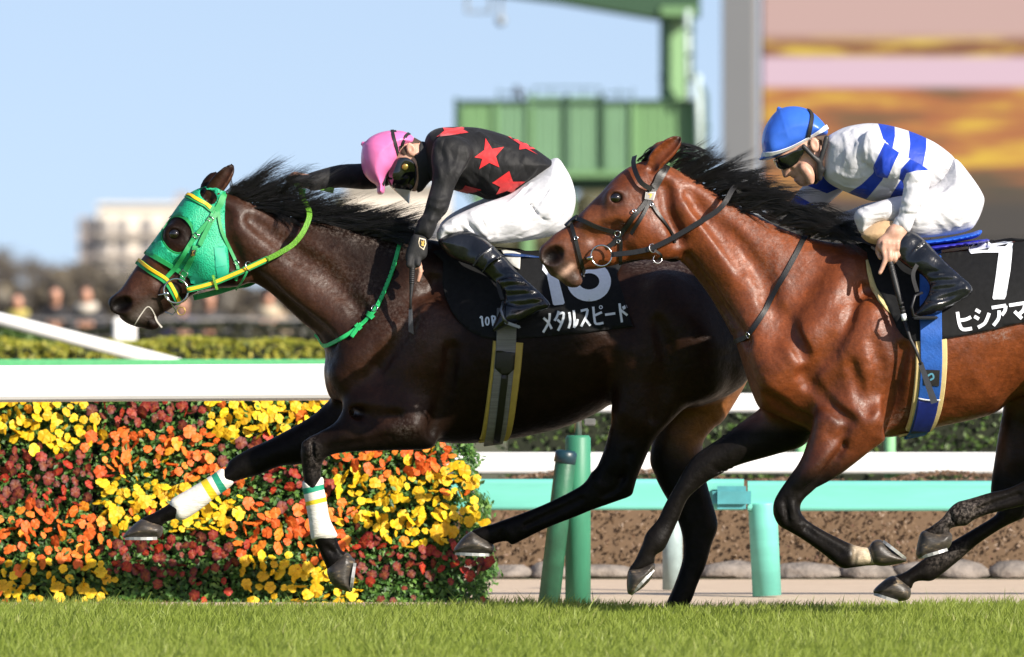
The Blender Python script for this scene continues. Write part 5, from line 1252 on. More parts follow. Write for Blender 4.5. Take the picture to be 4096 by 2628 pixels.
def poly_sd(px, py, poly):
    q = np.asarray(poly, float); d2 = np.full(px.shape, 1e12); ins = np.zeros(px.shape, bool); n = len(q)
    for i in range(n):
        ax, ay = q[i]; bx, by = q[(i+1) % n]; ex, ey = bx-ax, by-ay; L = ex*ex+ey*ey+1e-9
        t = np.clip(((px-ax)*ex+(py-ay)*ey)/L, 0, 1); d2 = np.minimum(d2, (px-ax-ex*t)**2+(py-ay-ey*t)**2)
        if ay != by: ins ^= ((ay > py) != (by > py)) & (px < (bx-ax)*(py-ay)/(by-ay)+ax)
    d = np.sqrt(d2); return np.where(ins, d, -d)

class Rider:
    def __init__(s, Y, pts, h=0.005):
        s.Y = Y; a = np.array([[P3(p[0], p[1], Y)[i] for i in (0, 2)] for p in pts])
        s.lo = (a[:, 0].min()-.03, Y-.42, a[:, 1].min()-.03); s.hi = (a[:, 0].max()+.03, Y+.42, a[:, 1].max()+.03); s.h = h
    def field(s): return Field(s.lo, s.hi, s.h)
    def X(s, p): v = P3(p[0], p[1], s.Y); return (v.x, v.z)
    def at(s, p, y): x, z = s.X(p); return Vector((x, s.Y+y, z))
    def inf(s, f, poly, ctrl, k=0.02, sub=False): f.inflate([s.X(p) for p in poly], [s.X(c[:2])+(c[2], c[3], s.Y+c[4]) for c in ctrl], k, sub)
    def tube(s, f, pts, ys, rad, k=0.02, sub=False, flat=None): f.tube([s.at(p, y) for p, y in zip(pts, ys)], rad, k, sub, flat=flat)
    def shell(s, dbase, poly, off_, tmpl):
        f = s.field(); q_ = np.array([s.X(p) for p in poly]); q_ = crom(q_, 4)
        Xg, Zg = np.meshgrid(f.ax[0], f.ax[2], indexing='ij'); sd = poly_sd(Xg, Zg, q_)
        f.d = np.maximum(dbase-off_, (-sd[:, None, :]).astype(np.float32)); return f
    def ell(s, f, p, y, r, k=0.015, ang=0, sub=False): f.ell(s.at(p, y), r, k, ang, sub)

# ================= rider with red stars
r1 = Rider(Y1, T(J_, (-330, 300), (1640, 1450), (300, 60)))
torso1 = T(J_, (640, 215), (660, 150), (705, 112), (770, 96), (900, 93), (1010, 102), (1150, 140), (1300, 200), (1420, 275), (1496, 345), (1440, 400), (1350, 460), (1270, 505), (1180, 548), (1060, 566), (980, 537), (900, 520), (830, 503), (740, 495), (690, 445), (650, 380), (632, 290))
jer = r1.field()
r1.inf(jer, torso1, c_(J_, (690, 250, .12, .10, 0), (850, 250, .165, .13, 0), (1100, 320, .165, .13, 0), (1350, 370, .15, .10, 0)), 0)
dT = jer.d.copy()
sleeve1 = T(J_, (720, 180), (690, 290), (700, 400), (690, 480), (662, 580), (640, 660), (608, 705), (580, 790), (635, 815), (682, 824), (716, 768), (742, 704), (792, 650), (822, 560), (852, 462), (905, 370), (958, 270), (930, 200), (820, 150))
r1.inf(jer, sleeve1, c_(J_, (830, 240, .06, .075, -.150), (780, 450, .052, .06, -.205), (720, 620, .047, .055, -.235), (650, 760, .040, .045, -.245)), .03)
r1.tube(jer, T(J_, (720, 290), (520, 330), (300, 405), (100, 410), (-80, 445)), (.15, .19, .20, .15, .10), (.075, .062, .055, .047, .038), .03)
for a in ([(960, 300), (900, 420), (850, 520)], [(700, 640), (740, 660), (790, 660)], [(640, 700), (690, 720), (745, 710)]):
    r1.tube(jer, T(J_, *a), [-.21, -.24, -.25] if a[0][0] < 900 else [-.19, -.20, -.2], (.004, .006, .004), .012, True)
bre = r1.field()
thigh1 = T(J_, (1490, 335), (1545, 400), (1582, 470), (1606, 560), (1602, 650), (1565, 737), (1500, 790), (1400, 817), (1250, 840), (1150, 850), (1050, 852), (1000, 838), (930, 805), (870, 790), (800, 810), (745, 846), (725, 795), (745, 745), (830, 680), (1000, 602), (1200, 530), (1320, 440), (1400, 380))
tc1 = c_(J_, (1490, 540, .165, .13, -.01), (1400, 650, .13, .11, -.05), (1200, 700, .085, .10, -.12), (950, 720, .072, .085, -.17), (820, 770, .062, .07, -.205))
r1.inf(bre, thigh1, tc1, 0)
r1.inf(bre, [(x+8, y-26) for x, y in thigh1], [(c[0], c[1], c[2], c[3], -c[4]) for c in tc1], .03)
for a, yy in (([(1330, 600), (1420, 700), (1540, 740)], -.17), ([(1000, 650), (1040, 760), (1050, 830)], -.235), ([(900, 690), (960, 770), (1040, 840)], -.24), ([(1450, 480), (1530, 600), (1560, 700)], -.17)):
    r1.tube(bre, T(J_, *a), [yy]*3, (.003, .006, .003), .012, True)
XZ = lambda rr, fr, *pts: [rr.X(fr(*p)) for p in pts]
for a in (((1500, 420), (1450, 520), (1380, 600)), ((1540, 470), (1500, 580), (1430, 680)), ((1570, 540), (1540, 640), (1480, 720)), ((1330, 470), (1250, 560), (1180, 620)), ((1290, 500), (1200, 590), (1100, 640)), ((880, 690), (930, 760), (1010, 815)), ((950, 660), (1000, 750), (1060, 820)), ((830, 710), (870, 750), (930, 780)), ((1060, 620), (1090, 720), (1110, 800)), ((1420, 640), (1330, 740), (1200, 800)), ((1500, 690), (1400, 770), (1260, 810)), ((770, 745), (800, 770), (850, 772))):
    bre.fold(XZ(r1, J_, *a), .007, .003, .010)
for a in (((1475, 450), (1420, 540), (1350, 630)), ((1310, 500), (1230, 570), (1150, 630)), ((910, 690), (965, 765), (1035, 825)), ((850, 715), (900, 770), (960, 800))):
    bre.fold(XZ(r1, J_, *a), .006, .005, .010, True)
for a in (((760, 200), (800, 300), (810, 400)), ((720, 250), (745, 350), (760, 450)), ((870, 230), (850, 330), (800, 430)), ((930, 280), (880, 380), (830, 470)), ((700, 560), (740, 575), (790, 560)), ((690, 600), (730, 620), (780, 610)), ((980, 380), (1060, 440), (1120, 520)), ((920, 420), (960, 470), (1040, 520)), ((1300, 300), (1250, 380), (1180, 430)), ((1380, 330), (1330, 400), (1270, 450)), ((1000, 140), (1080, 200), (1180, 240)), ((640, 690), (690, 700), (740, 690))):
    jer.fold(XZ(r1, J_, *a), .009, .0045, .012)
boots = r1.field()
boot1 = T(J_, (735, 832), (760, 885), (830, 950), (970, 1006), (1080, 1090), (1130, 1132), (1165, 1185), (1150, 1250), (1112, 1335), (1083, 1402), (1100, 1422), (1180, 1385), (1280, 1352), (1380, 1294), (1446, 1270), (1454, 1235), (1385, 1160), (1295, 1080), (1225, 1010), (1145, 920), (1060, 842), (960, 782), (870, 770), (790, 792))
bc1 = c_(J_, (860, 850, .060, .075, -.215), (1080, 990, .052, .06, -.265), (1250, 1150, .044, .05, -.315), (1170, 1340, .046, .04, -.335), (1380, 1250, .038, .04, -.325))
r1.inf(boots, boot1, bc1, 0)
for a in ([(1110, 1075), (1200, 1060), (1270, 1075)], [(1150, 1130), (1250, 1120), (1330, 1130)], [(1190, 1190), (1280, 1180), (1370, 1170)], [(1160, 1230), (1260, 1250), (1400, 1230)]):
    boots.fold(XZ(r1, J_, *a), .007, .005, .014, True)
r1.tube(boots, T(J_, (960, 1000), (1010, 930), (1090, 870)), (-.30, -.315, -.29), (.005, .005, .005), .006)
r1.tube(boots, T(J_, (1020, 1040), (1080, 970), (1160, 930)), (-.305, -.325, -.30), (.005, .005, .005), .006)
hel = r1.field()
helm1 = T(J_, (335, 476), (290, 442), (255, 400), (238, 350), (233, 295), (240, 235), (262, 190), (300, 155), (360, 128), (430, 116), (500, 120), (548, 138), (580, 170), (574, 202), (545, 217), (512, 234), (490, 268), (470, 312), (440, 362), (405, 402), (390, 440), (386, 515), (365, 533), (338, 524))
r1.inf(hel, helm1, c_(J_, (360, 250, .112, .11, 0), (500, 170, .105, .06, 0), (470, 280, .105, .045, 0), (400, 370, .10, .045, 0), (290, 380, .10, .08, 0), (360, 500, .075, .025, 0)), 0)
r1.tube(hel, T(J_, (245, 205), (248, 200)), (0, 0), (.009, .009), .004)
for a in (((248, 210), (330, 215), (430, 230), (520, 195)), ((248, 205), (260, 300), (320, 400), (350, 470)), ((250, 200), (330, 160), (430, 135), (530, 140))): hel.fold(XZ(r1, J_, *a), .003, .0028, .004)
# head, neck and hands
body = r1.field()
body.d = np.minimum(np.minimum(jer.d, bre.d), boots.d)+0.014
head1 = T(J_, (420, 300), (400, 400), (425, 462), (462, 500), (500, 528), (530, 522), (548, 505), (575, 514), (600, 508), (625, 498), (660, 450), (690, 400), (690, 310), (650, 225), (600, 180), (520, 150), (450, 200))
headf = r1.field()
r1.inf(headf, head1, c_(J_, (520, 300, .076, .075, 0), (520, 500, .035, .04, 0), (600, 480, .045, .045, 0), (470, 400, .072, .06, 0)), .0)
r1.tube(headf, T(J_, (620, 330), (720, 300), (800, 280)), (0, 0, 0), (.062, .062, .08), .03)
body.merge(tuple(slice(None) for _ in range(3)), headf.d, .0)
r1.ell(body, J_(560, 242), -.080, (.019, .010, .030), .006, .4); r1.ell(body, J_(562, 240), -.090, (.010, .006, .018), .004, .4, True)
r1.ell(body, J_(560, 242), .080, (.019, .010, .030), .006, .4)
HY_ = -.25
for (a, b, c, yo) in (((560, 950), (552, 985), (575, 1000), -.018), ((580, 955), (575, 1000), (600, 1010), -.006), ((605, 950), (605, 995), (622, 1000), .006)):
    r1.tube(body, T(J_, a, b, c), (HY_+yo, HY_+yo-.012, HY_+yo), (.010, .010, .009), .006)
r1.inf(body, T(J_, (590, 790), (555, 860), (535, 940), (552, 978), (590, 970), (622, 955), (652, 925), (655, 840), (650, 805)), c_(J_, (600, 880, .020, .022, HY_)), .012)
r1.tube(body, T(J_, (608, 960), (622, 1030), (606, 1092)), (HY_-.012, HY_-.016, HY_-.010), (.0105, .0098, .0085), .006)
r1.tube(body, T(J_, (585, 965), (600, 1000), (628, 1030)), (HY_+.02, HY_+.018, HY_+.01), (.010, .010, .009), .006)
r1.tube(body, T(A_, (1640, 235), (1590, 240), (1500, 218)), (.10, .09, .08), (.027, .030, .028), .015)
for i in range(4): r1.tube(body, T(A_, (1500, 205+i*4), (1455, 212+i*8), (1470, 235+i*6)), (.055+i*.016, .055+i*.016, .055+i*.016), (.010, .0095, .0085), .005)
V, F = body.mesh(1)
rider1 = empty('person', (r1.at(J_(1150, 700), 0)), 'rider in black jersey with red stars and pink cap crouched low on a dark horse', 'person')
mk('body', V, F, SKIN, rider1)
jv, jf = jer.mesh(1); mk('jersey', jv, jf, BLACKCLOTH, rider1); jbv = bvh(jv, jf)
v, f = bre.mesh(1); mk('breeches', v, f, WHITECLOTH, rider1); brebv1 = bvh(v, f)
v, f = boots.mesh(1); mk('boot', v, f, BOOT, rider1)
vm = v.copy(); vm[:, 1] = 2*Y1-vm[:, 1]; mk('boot', vm, f[:, ::-1], BOOT, rider1)
v, f = hel.mesh(1); helo = mk('helmet', v, f, PINK, rider1); hbv1 = bvh(v, f)
# glove, face mask, goggles
gl = r1.field()
r1.inf(gl, T(J_, (582, 788), (545, 860), (524, 940), (545, 987), (592, 978), (626, 962), (664, 930), (667, 840), (655, 802)), c_(J_, (600, 880, .028, .030, HY_)), 0)
for (a, b, yo) in (((556, 945), (550, 990), -.018), ((580, 950), (574, 1004), -.006), ((604, 945), (606, 985), -.012), ((585, 960), (598, 995), .02)):
    r1.tube(gl, T(J_, a, b), (HY_+yo, HY_+yo-.012), (.015, .0135), .006)
v, f = gl.mesh(1); glo = mk('glove', v, f, MATTBLACK, rider1); glbv = bvh(v, f)
decal('glove_badge', [T(J_, (612, 812), (650, 822), (655, 850), (640, 892), (612, 870), (606, 840))], glbv, Y1, .0015, M('badge_edge', (.70, .58, .42), .6), glo, 2)
decal('glove_badge', [T(J_, (617, 820), (646, 829), (648, 850), (637, 882), (616, 864), (612, 840))], glbv, Y1, .0028, MATTBLACK, glo, 2)
decal('glove_emblem', [T(J_, (620, 830), (630, 838), (636, 826), (642, 840), (638, 856), (642, 864), (632, 866), (622, 860), (626, 848))], glbv, Y1, .004, BRASS, glo, 1)
gf = r1.field()
r1.inf(gf, T(A_, (1650, 200), (1500, 186), (1436, 196), (1430, 235), (1450, 268), (1500, 272), (1650, 276)), c_(A_, (1510, 225, .052, .03, .08)), 0)
v, f = gf.mesh(1); mk('glove', v, f, MATTBLACK, rider1)
mask = r1.shell(headf.d, T(J_, (522, 268), (572, 284), (598, 330), (606, 430), (596, 535), (650, 548), (730, 480), (730, 250), (660, 185), (618, 196), (610, 262), (585, 276)), .007, None)
v, f = mask.mesh(1); mk('face_mask', v, f, MATTBLACK, rider1)
hr1 = r1.shell(headf.d, T(J_, (590, 150), (545, 205), (505, 232), (492, 268), (520, 280), (540, 262), (545, 222), (575, 205), (610, 200), (640, 180)), .004, None)
v, f = hr1.mesh(1); mk('hair', v, f, M('short_brown_hair', (.06, .035, .022), .7), rider1)
gog = r1.shell(headf.d, T(J_, (466, 300), (428, 352), (408, 425), (420, 492), (474, 530), (530, 536), (568, 500), (594, 440), (596, 375), (584, 330), (545, 298), (510, 292)), .0075, None)
v, f = gog.mesh(1); go = mk('goggles', v, f, LENS, rider1); gobv = bvh(v, f)
l, n = hit(gobv, J_(520, 352)); mb = MB(); mb.tube([l-n*.004, l+n*.006, l+n*.008], [.013, .013, .009], 16); mb.build('button', BRASS, go, True)
mb = MB(); mb.add([r1.at(J_(438, 490), -.05), r1.at(J_(545, 592), -.045), r1.at(J_(552, 505), -.06), r1.at(J_(438, 490), .05), r1.at(J_(545, 592), .045), r1.at(J_(552, 505), .06)], [(0, 1, 2), (5, 4, 3), (0, 3, 4, 1)]); mb.build('goggle_film', SHEET, go)
for i, path in enumerate((((478, 318), (465, 240), (445, 160), (436, 117)), ((492, 300), (500, 210), (525, 150), (545, 138)), ((372, 470), (410, 400), (460, 310), (490, 250), (470, 180), (450, 120)))):
    strap('cap_strap', T(J_, *path), .014, hbv1, Y1, MATTBLACK, helo, 16, .003, .001)
# stars sewn on the jersey
def star(pts): return [J_(*p) for p in pts]
stars = [((1041, 168), (1083, 238), (1160, 224), (1108, 285), (1130, 356), (1066, 326), (1000, 366), (1020, 300), (967, 290), (1032, 245)),
         ((1194, 378), (1218, 446), (1297, 446), (1232, 492), (1232, 528), (1180, 505), (1108, 530), (1135, 480), (1082, 455), (1165, 450)),
         ((1184, 157), (1260, 172), (1298, 192), (1362, 240), (1322, 240), (1378, 275), (1300, 236), (1258, 243), (1262, 208)),
         ((910, 470), (935, 500), (1015, 500), (960, 518), (940, 528), (880, 512), (835, 514), (890, 495)),
         ((762, 100), (830, 104), (905, 93), (895, 112), (930, 132), (862, 126), (806, 152), (794, 128), (724, 160), (775, 120))]
for st in stars: decal('star', [star(st)], jbv, Y1, .0025, REDSTAR, rider1, 4)
# whip in the gloved hand
whip = empty('riding_whip', r1.at(J_(565, 1200), HY_), 'short black riding whip hanging from a black gloved hand', 'whip')
wp = [r1.at(J_(*p), y) for p, y in (((572, 930), HY_-.010), ((570, 1000), HY_-.02), ((566, 1120), HY_-.022), ((560, 1200), HY_-.022), ((558, 1275), HY_-.022))]
mb = MB(); mb.tube(wp, [.010, .011, .009, .0055, .005], 10); mb.build('handle', RUBBER, whip, True)
for i in range(9):
    t = i/9; q = wp[1].lerp(wp[2], t); mb = MB(); mb.tube([q+Vector((0, 0, .004)), q-Vector((0, 0, .004))], .0118-.0015*t, 10); mb.build('grip_ring', RUBBER, whip, True)
mb = MB(); a, b_ = r1.at(J_(558, 1270), HY_-.022), r1.at(J_(561, 1438), HY_-.022)
mb.add([a+Vector((-.007, 0, 0)), a+Vector((.007, 0, 0)), b_+Vector((.011, .002, 0)), b_+Vector((-.010, -.002, .012)), a+Vector((-.007, .006, 0)), a+Vector((.007, .006, 0)), b_+Vector((.011, .008, 0)), b_+Vector((-.010, .004, .012))], [(0, 1, 2, 3)[::-1], (4, 5, 6, 7), (0, 3, 7, 4), (1, 5, 6, 2), (3, 2, 6, 7)]); mb.build('flap', M('whip_leather', (.03, .032, .038), .35), whip)

# ================= rider in white with blue hoops
r2 = Rider(Y2, T(F_, (80, 40), (1520, 1370), (330, 60)))
torso2 = T(F_, (535, 258), (620, 206), (700, 182), (800, 170), (900, 180), (1030, 215), (1140, 260), (1230, 312), (1318, 395), (1300, 480), (1200, 570), (1080, 605), (930, 622), (830, 642), (750, 622), (620, 570), (548, 528), (515, 480), (508, 380), (518, 300))
jer2 = r2.field()
r2.inf(jer2, torso2, c_(F_, (560, 390, .12, .10, 0), (730, 380, .165, .13, 0), (980, 420, .165, .14, 0), (1220, 440, .15, .11, 0)), 0)
dT2 = jer2.d.copy(); slv2 = r2.field()
sleeve2 = T(F_, (760, 240), (722, 330), (762, 405), (812, 440), (830, 492), (900, 508), (985, 526), (980, 620), (960, 720), (920, 788), (962, 824), (1022, 832), (1062, 742), (1110, 650), (1144, 560), (1150, 500), (1136, 456), (1050, 400), (960, 348), (880, 290), (820, 232))
r2.inf(slv2, sleeve2, c_(F_, (800, 310, .062, .08, -.150), (940, 430, .054, .062, -.205), (1080, 490, .050, .055, -.25), (1050, 640, .045, .05, -.262), (970, 780, .037, .042, -.255)), 0)
farsl = r2.field()
r2.tube(farsl, T(F_, (640, 430), (520, 560), (400, 690), (420, 800)), (.15, .20, .20, .12), (.075, .062, .055, .045), 0)
dS2 = slv2.d.copy(); dFs = farsl.d.copy()
jer2.merge(tuple(slice(None) for _ in range(3)), slv2.d, .03); jer2.merge(tuple(slice(None) for _ in range(3)), farsl.d, .03)
for a, yy in (([(760, 330), (830, 420), (830, 480)], -.185), ([(990, 520), (1040, 540), (1100, 530)], -.30), ([(965, 700), (1010, 720), (1060, 715)], -.295), ([(640, 470), (720, 430), (780, 400)], -.17), ([(700, 560), (780, 500), (850, 470)], -.17)):
    r2.tube(jer2, T(F_, *a), [yy]*3, (.003, .006, .003), .012, True)
bre2 = r2.field()
thigh2 = T(F_, (1312, 385), (1400, 478), (1478, 595), (1486, 660), (1442, 770), (1380, 824), (1200, 856), (1040, 856), (960, 806), (900, 775), (830, 780), (742, 842), (705, 780), (694, 740), (715, 695), (800, 662), (930, 620), (1080, 595), (1190, 540), (1260, 450))
tc2 = c_(F_, (1350, 640, .165, .13, -.01), (1250, 720, .13, .11, -.05), (1060, 730, .088, .10, -.13), (820, 730, .068, .075, -.20))
r2.inf(bre2, thigh2, tc2, 0)
r2.inf(bre2, [(x-60, y+14) for x, y in thigh2[6:17]]+[F_(1200, 600)], [(c[0], c[1], c[2]*.95, c[3], -c[4]) for c in tc2], .03)
for a, yy in (([(1180, 620), (1290, 700), (1390, 760)], -.19), ([(1250, 600), (1330, 680), (1400, 740)], -.18), ([(1080, 680), (1180, 780), (1280, 830)], -.215), ([(720, 720), (800, 690), (860, 700)], -.268), ([(860, 690), (880, 730), (910, 770)], -.27)):
    r2.tube(bre2, T(F_, *a), [yy]*3, (.003, .006, .003), .012, True)
stk = r2.field()
r2.inf(stk, T(F_, (738, 838), (765, 885), (826, 910), (940, 965), (1010, 870), (940, 768), (830, 772)), c_(F_, (830, 840, .056, .065, -.215)), 0)
for a in (((1380, 480), (1300, 570), (1200, 630)), ((1430, 540), (1350, 640), (1250, 690)), ((1460, 600), (1400, 690), (1310, 740)), ((1470, 660), (1410, 740), (1300, 790)), ((1330, 520), (1240, 600), (1150, 650)), ((1180, 640), (1240, 720), (1330, 790)), ((1120, 650), (1180, 740), (1260, 810)), ((760, 690), (820, 710), (900, 700)), ((740, 730), (800, 740), (870, 730)), ((900, 640), (930, 700), (940, 760)), ((1040, 640), (1060, 720), (1080, 800))):
    bre2.fold(XZ(r2, F_, *a), .007, .003, .010)
for a in (((700, 220), (720, 300), (700, 380)), ((640, 240), (660, 330), (640, 420)), ((780, 230), (760, 320), (770, 400)), ((830, 270), (800, 350), (830, 440)), ((880, 320), (870, 400), (880, 480)), ((960, 380), (940, 440), (940, 500)), ((1080, 430), (1050, 470), (1020, 520)), ((1120, 480), (1080, 510), (1010, 540)), ((1130, 540), (1080, 560), (1000, 570)), ((600, 470), (680, 500), (760, 490)), ((580, 510), (660, 550), (760, 560)), ((990, 640), (1030, 660), (1080, 650)), ((975, 690), (1010, 705), (1060, 700)), ((1150, 330), (1200, 400), (1260, 440)), ((1180, 470), (1220, 500), (1270, 510)), ((940, 750), (980, 765), (1030, 760))):
    jer2.fold(XZ(r2, F_, *a), .007, .0028, .010)
boots2 = r2.field()
boot2 = T(F_, (930, 868), (925, 950), (1000, 1032), (1100, 1092), (1142, 1160), (1112, 1240), (1050, 1316), (1058, 1338), (1150, 1325), (1250, 1285), (1386, 1206), (1392, 1150), (1322, 1088), (1235, 1008), (1135, 898), (1060, 836), (990, 822))
bc2 = c_(F_, (1020, 900, .056, .065, -.235), (1130, 1040, .049, .055, -.28), (1250, 1150, .044, .05, -.32), (1150, 1290, .046, .04, -.34), (1320, 1190, .040, .04, -.335))
r2.inf(boots2, boot2, bc2, 0)
for a in ([(1110, 1075), (1190, 1070), (1260, 1075)], [(1140, 1130), (1220, 1120), (1300, 1120)], [(1150, 1180), (1240, 1170), (1330, 1150)], [(1130, 1240), (1220, 1230), (1340, 1190)]):
    boots2.fold(XZ(r2, F_, *a), .007, .005, .014, True)
r2.tube(boots2, T(F_, (1010, 1010), (1060, 930), (1120, 890)), (-.29, -.30, -.28), (.004, .004, .004), .005)
hel2 = r2.field()
helm2 = T(F_, (126, 390), (152, 362), (146, 275), (168, 188), (235, 98), (320, 68), (420, 84), (500, 145), (542, 205), (538, 240), (470, 264), (420, 287), (350, 327), (290, 357), (230, 378), (175, 394))
r2.inf(hel2, helm2, c_(F_, (320, 170, .112, .11, 0), (490, 210, .105, .045, 0), (380, 290, .105, .04, 0), (250, 340, .10, .04, 0), (150, 385, .06, .015, 0)), 0)
r2.tube(hel2, T(F_, (252, 88), (250, 84)), (0, 0), (.010, .010), .004)
for a in (((252, 88), (270, 150), (290, 220), (312, 300)), ((252, 88), (330, 110), (430, 160), (500, 200)), ((252, 88), (200, 160), (165, 250), (160, 340))): hel2.fold(XZ(r2, F_, *a), .003, .0028, .004)
body2_ = r2.field()
body2_.d = np.minimum(np.minimum(np.minimum(jer2.d, bre2.d), boots2.d), stk.d)+0.014
face2 = T(F_, (225, 365), (240, 418), (262, 448), (272, 482), (281, 500), (300, 497), (316, 488), (330, 500), (345, 506), (338, 516), (352, 528), (372, 546), (400, 553), (440, 540), (478, 500), (502, 430), (520, 330), (540, 260), (480, 200), (330, 230), (240, 310))
headf2 = r2.field()
r2.inf(headf2, face2, c_(F_, (380, 320, .076, .075, 0), (290, 480, .020, .03, 0), (340, 510, .036, .035, 0), (390, 530, .036, .035, 0), (450, 450, .060, .055, 0), (400, 470, .052, .045, 0), (270, 400, .066, .05, 0)), 0)
r2.tube(headf2, T(F_, (336, 513), (352, 509), (368, 506)), (-.012, -.030, -.038), (.0035, .0035, .003), .004, True)
r2.tube(headf2, T(F_, (300, 490), (308, 488)), (-.016, -.018), (.004, .004), .004, True)
r2.tube(headf2, T(F_, (325, 440), (330, 470), (318, 492)), (-.030, -.034, -.030), (.004, .005, .004), .012, True)
r2.tube(headf2, T(F_, (470, 390), (560, 400), (660, 390)), (0, 0, 0), (.060, .062, .08), .03)
body2_.merge(tuple(slice(None) for _ in range(3)), headf2.d, .0)
r2.ell(body2_, F_(462, 302), -.080, (.019, .010, .031), .006, .2); r2.ell(body2_, F_(464, 300), -.090, (.010, .006, .019), .004, .2, True)
r2.ell(body2_, F_(462, 302), .080, (.019, .010, .031), .006, .2)
r2.tube(body2_, T(F_, (400, 440), (430, 480), (440, 520)), (-.062, -.064, -.05), (.02, .02, .015), .02)
H2 = -.265
r2.inf(body2_, T(F_, (930, 792), (870, 840), (832, 880), (828, 925), (862, 955), (900, 950), (945, 968), (975, 930), (988, 880), (1000, 820)), c_(F_, (910, 880, .022, .026, H2)), .012)
r2.tube(body2_, T(F_, (975, 800), (940, 830)), (-.255, -.262), (.030, .030), .015)
r2.tube(body2_, T(F_, (862, 930), (878, 985), (862, 1040), (845, 1076)), (H2-.018, H2-.024, H2-.022, H2-.020), (.0115, .0108, .0098, .0085), .006)     # pointing finger
for (a, b, c, yo) in (((905, 935), (905, 985), (900, 1005), -.020), ((935, 940), (938, 990), (922, 1012), -.010), ((962, 925), (965, 965), (945, 990), .002)):
    r2.tube(body2_, T(F_, a, b, c), (H2+yo, H2+yo-.008, H2+yo+.010), (.0115, .011, .0095), .005)
r2.tube(body2_, T(F_, (845, 900), (835, 945), (850, 985)), (H2+.012, H2+.018, H2+.010), (.0120, .011, .0095), .006)     # thumb
for i in range(4): r2.tube(body2_, [F_(868+i*28, 895+i*3), F_(872+i*27, 930)], (H2-.026, H2-.024), (.008, .007), .010)    # knuckles
v, f = body2_.mesh(1)
rider2 = empty('person', r2.at(F_(1100, 700), 0), 'rider in white jersey with blue hoops and blue cap crouched over a bay horse', 'person')
mk('body', v, f, SKIN, rider2)
v, f = jer2.mesh(1)
ijk = np.clip(np.round((v-jer2.lo)/jer2.h).astype(int), 0, jer2.n-1)
part = np.argmin(np.stack([dd[ijk[:, 0], ijk[:, 1], ijk[:, 2]] for dd in (dT2, dS2, dFs)]), 0)
px = 2048+v[:, 0]*S(Y2); py = HOR+(CAM_H-v[:, 2])*S(Y2)
tb = [T(F_, (838, 140), (948, 160), (945, 250), (925, 340), (900, 420), (868, 515), (800, 600), (760, 650), (640, 650), (660, 597), (740, 545), (808, 480), (850, 400), (880, 300), (862, 230)), T(F_, (1030, 180), (1142, 220), (1132, 330), (1110, 430), (1060, 520), (1000, 650), (905, 650), (925, 605), (975, 520), (1020, 400), (1035, 300))]
sb = [T(F_, (880, 290), (968, 345), (930, 420), (893, 512), (805, 490), (812, 430), (840, 370)), T(F_, (1030, 390), (1160, 458), (1060, 464), (1005, 478), (985, 532), (962, 520), (972, 455))]
fb = [T(F_, (420, 500), (575, 460), (620, 560), (545, 592), (430, 545)), T(F_, (310, 580), (360, 600), (490, 672), (450, 740), (290, 740))]
bd = np.full(len(v), -1e3)
for k, grp in enumerate((tb, sb, fb)):
    for q in grp: bd = np.where(part == k, np.maximum(bd, poly_sd(px, py, q)), bd)
mk('jersey', v, f, BANDCLOTH, rider2, attrs={'band': np.clip(bd/20.0+0.5, 0, 1)})
v, f = bre2.mesh(1); mk('breeches', v, f, WHITECLOTH, rider2)
v, f = stk.mesh(1); TAN = cloth_mat('tan_knee_cloth', (.50, .33, .18), .7, .3, 14.0)
mk('stocking', v, f, TAN, rider2); vm = v.copy(); vm[:, 1] = 2*Y2-vm[:, 1]; mk('stocking', vm, f[:, ::-1], TAN, rider2)
v, f = boots2.mesh(1); mk('boot', v, f, BOOT, rider2); vm = v.copy(); vm[:, 1] = 2*Y2-vm[:, 1]; mk('boot', vm, f[:, ::-1], BOOT, rider2)
v, f = hel2.mesh(1); hel2o = mk('helmet', v, f, BLUECAP, rider2); hbv2 = bvh(v, f)
strap('cap_band', T(F_, (158, 362), (220, 348), (300, 322), (380, 283), (460, 238), (535, 196)), .019, hbv2, Y2, WHITEPRINT, hel2o, 30, .002, .003, True, 1)
strap('cap_strap', T(F_, (425, 92), (448, 120), (442, 190), (425, 250), (418, 288)), .016, hbv2, Y2, MATTBLACK, hel2o, 16, .003, .004)
hr2 = r2.shell(headf2.d, T(F_, (545, 235), (480, 250), (430, 280), (420, 300), (445, 305), (480, 270), (500, 300), (510, 350), (540, 330)), .004, None)
v, f = hr2.mesh(1); mk('hair', v, f, MATS['short_brown_hair'], rider2)
gog2 = r2.shell(headf2.d, T(F_, (214, 392), (300, 354), (394, 318), (400, 345), (366, 404), (315, 442), (268, 452), (232, 430)), .009, None)
v, f = gog2.mesh(1); mk('goggles', v, f, LENS, rider2)
chin = r2.field()
r2.tube(chin, T(F_, (395, 312), (440, 360), (485, 405), (505, 450)), (-.084, -.086, -.080, -.066), (.010, .010, .011, .010), .004)
r2.tube(chin, T(F_, (535, 262), (520, 320), (500, 390), (490, 440), (492, 500)), (-.082, -.083, -.080, -.07, -.05), (.011, .011, .010, .014, .014), .004)
r2.tube(chin, T(F_, (505, 450), (470, 515), (470, 515)), (-.066, -.02, .02), (.014, .014, .014), .004)
v, f = chin.mesh(1); mk('chin_strap', v, f, RUBBER, rider2)
whip2 = empty('riding_whip', r2.at(F_(960, 1200), H2), 'long black riding whip with a white collar held in a bare hand', 'whip')
wq = [r2.at(F_(880, 900), H2-.004), r2.at(F_(905, 1000), H2-.012), r2.at(F_(950, 1180), H2-.03), r2.at(F_(988, 1330), H2-.04)]
mb = MB(); mb.tube(wq, [.010, .0115, .011, .009], 10); mb.build('handle', RUBBER, whip2, True)
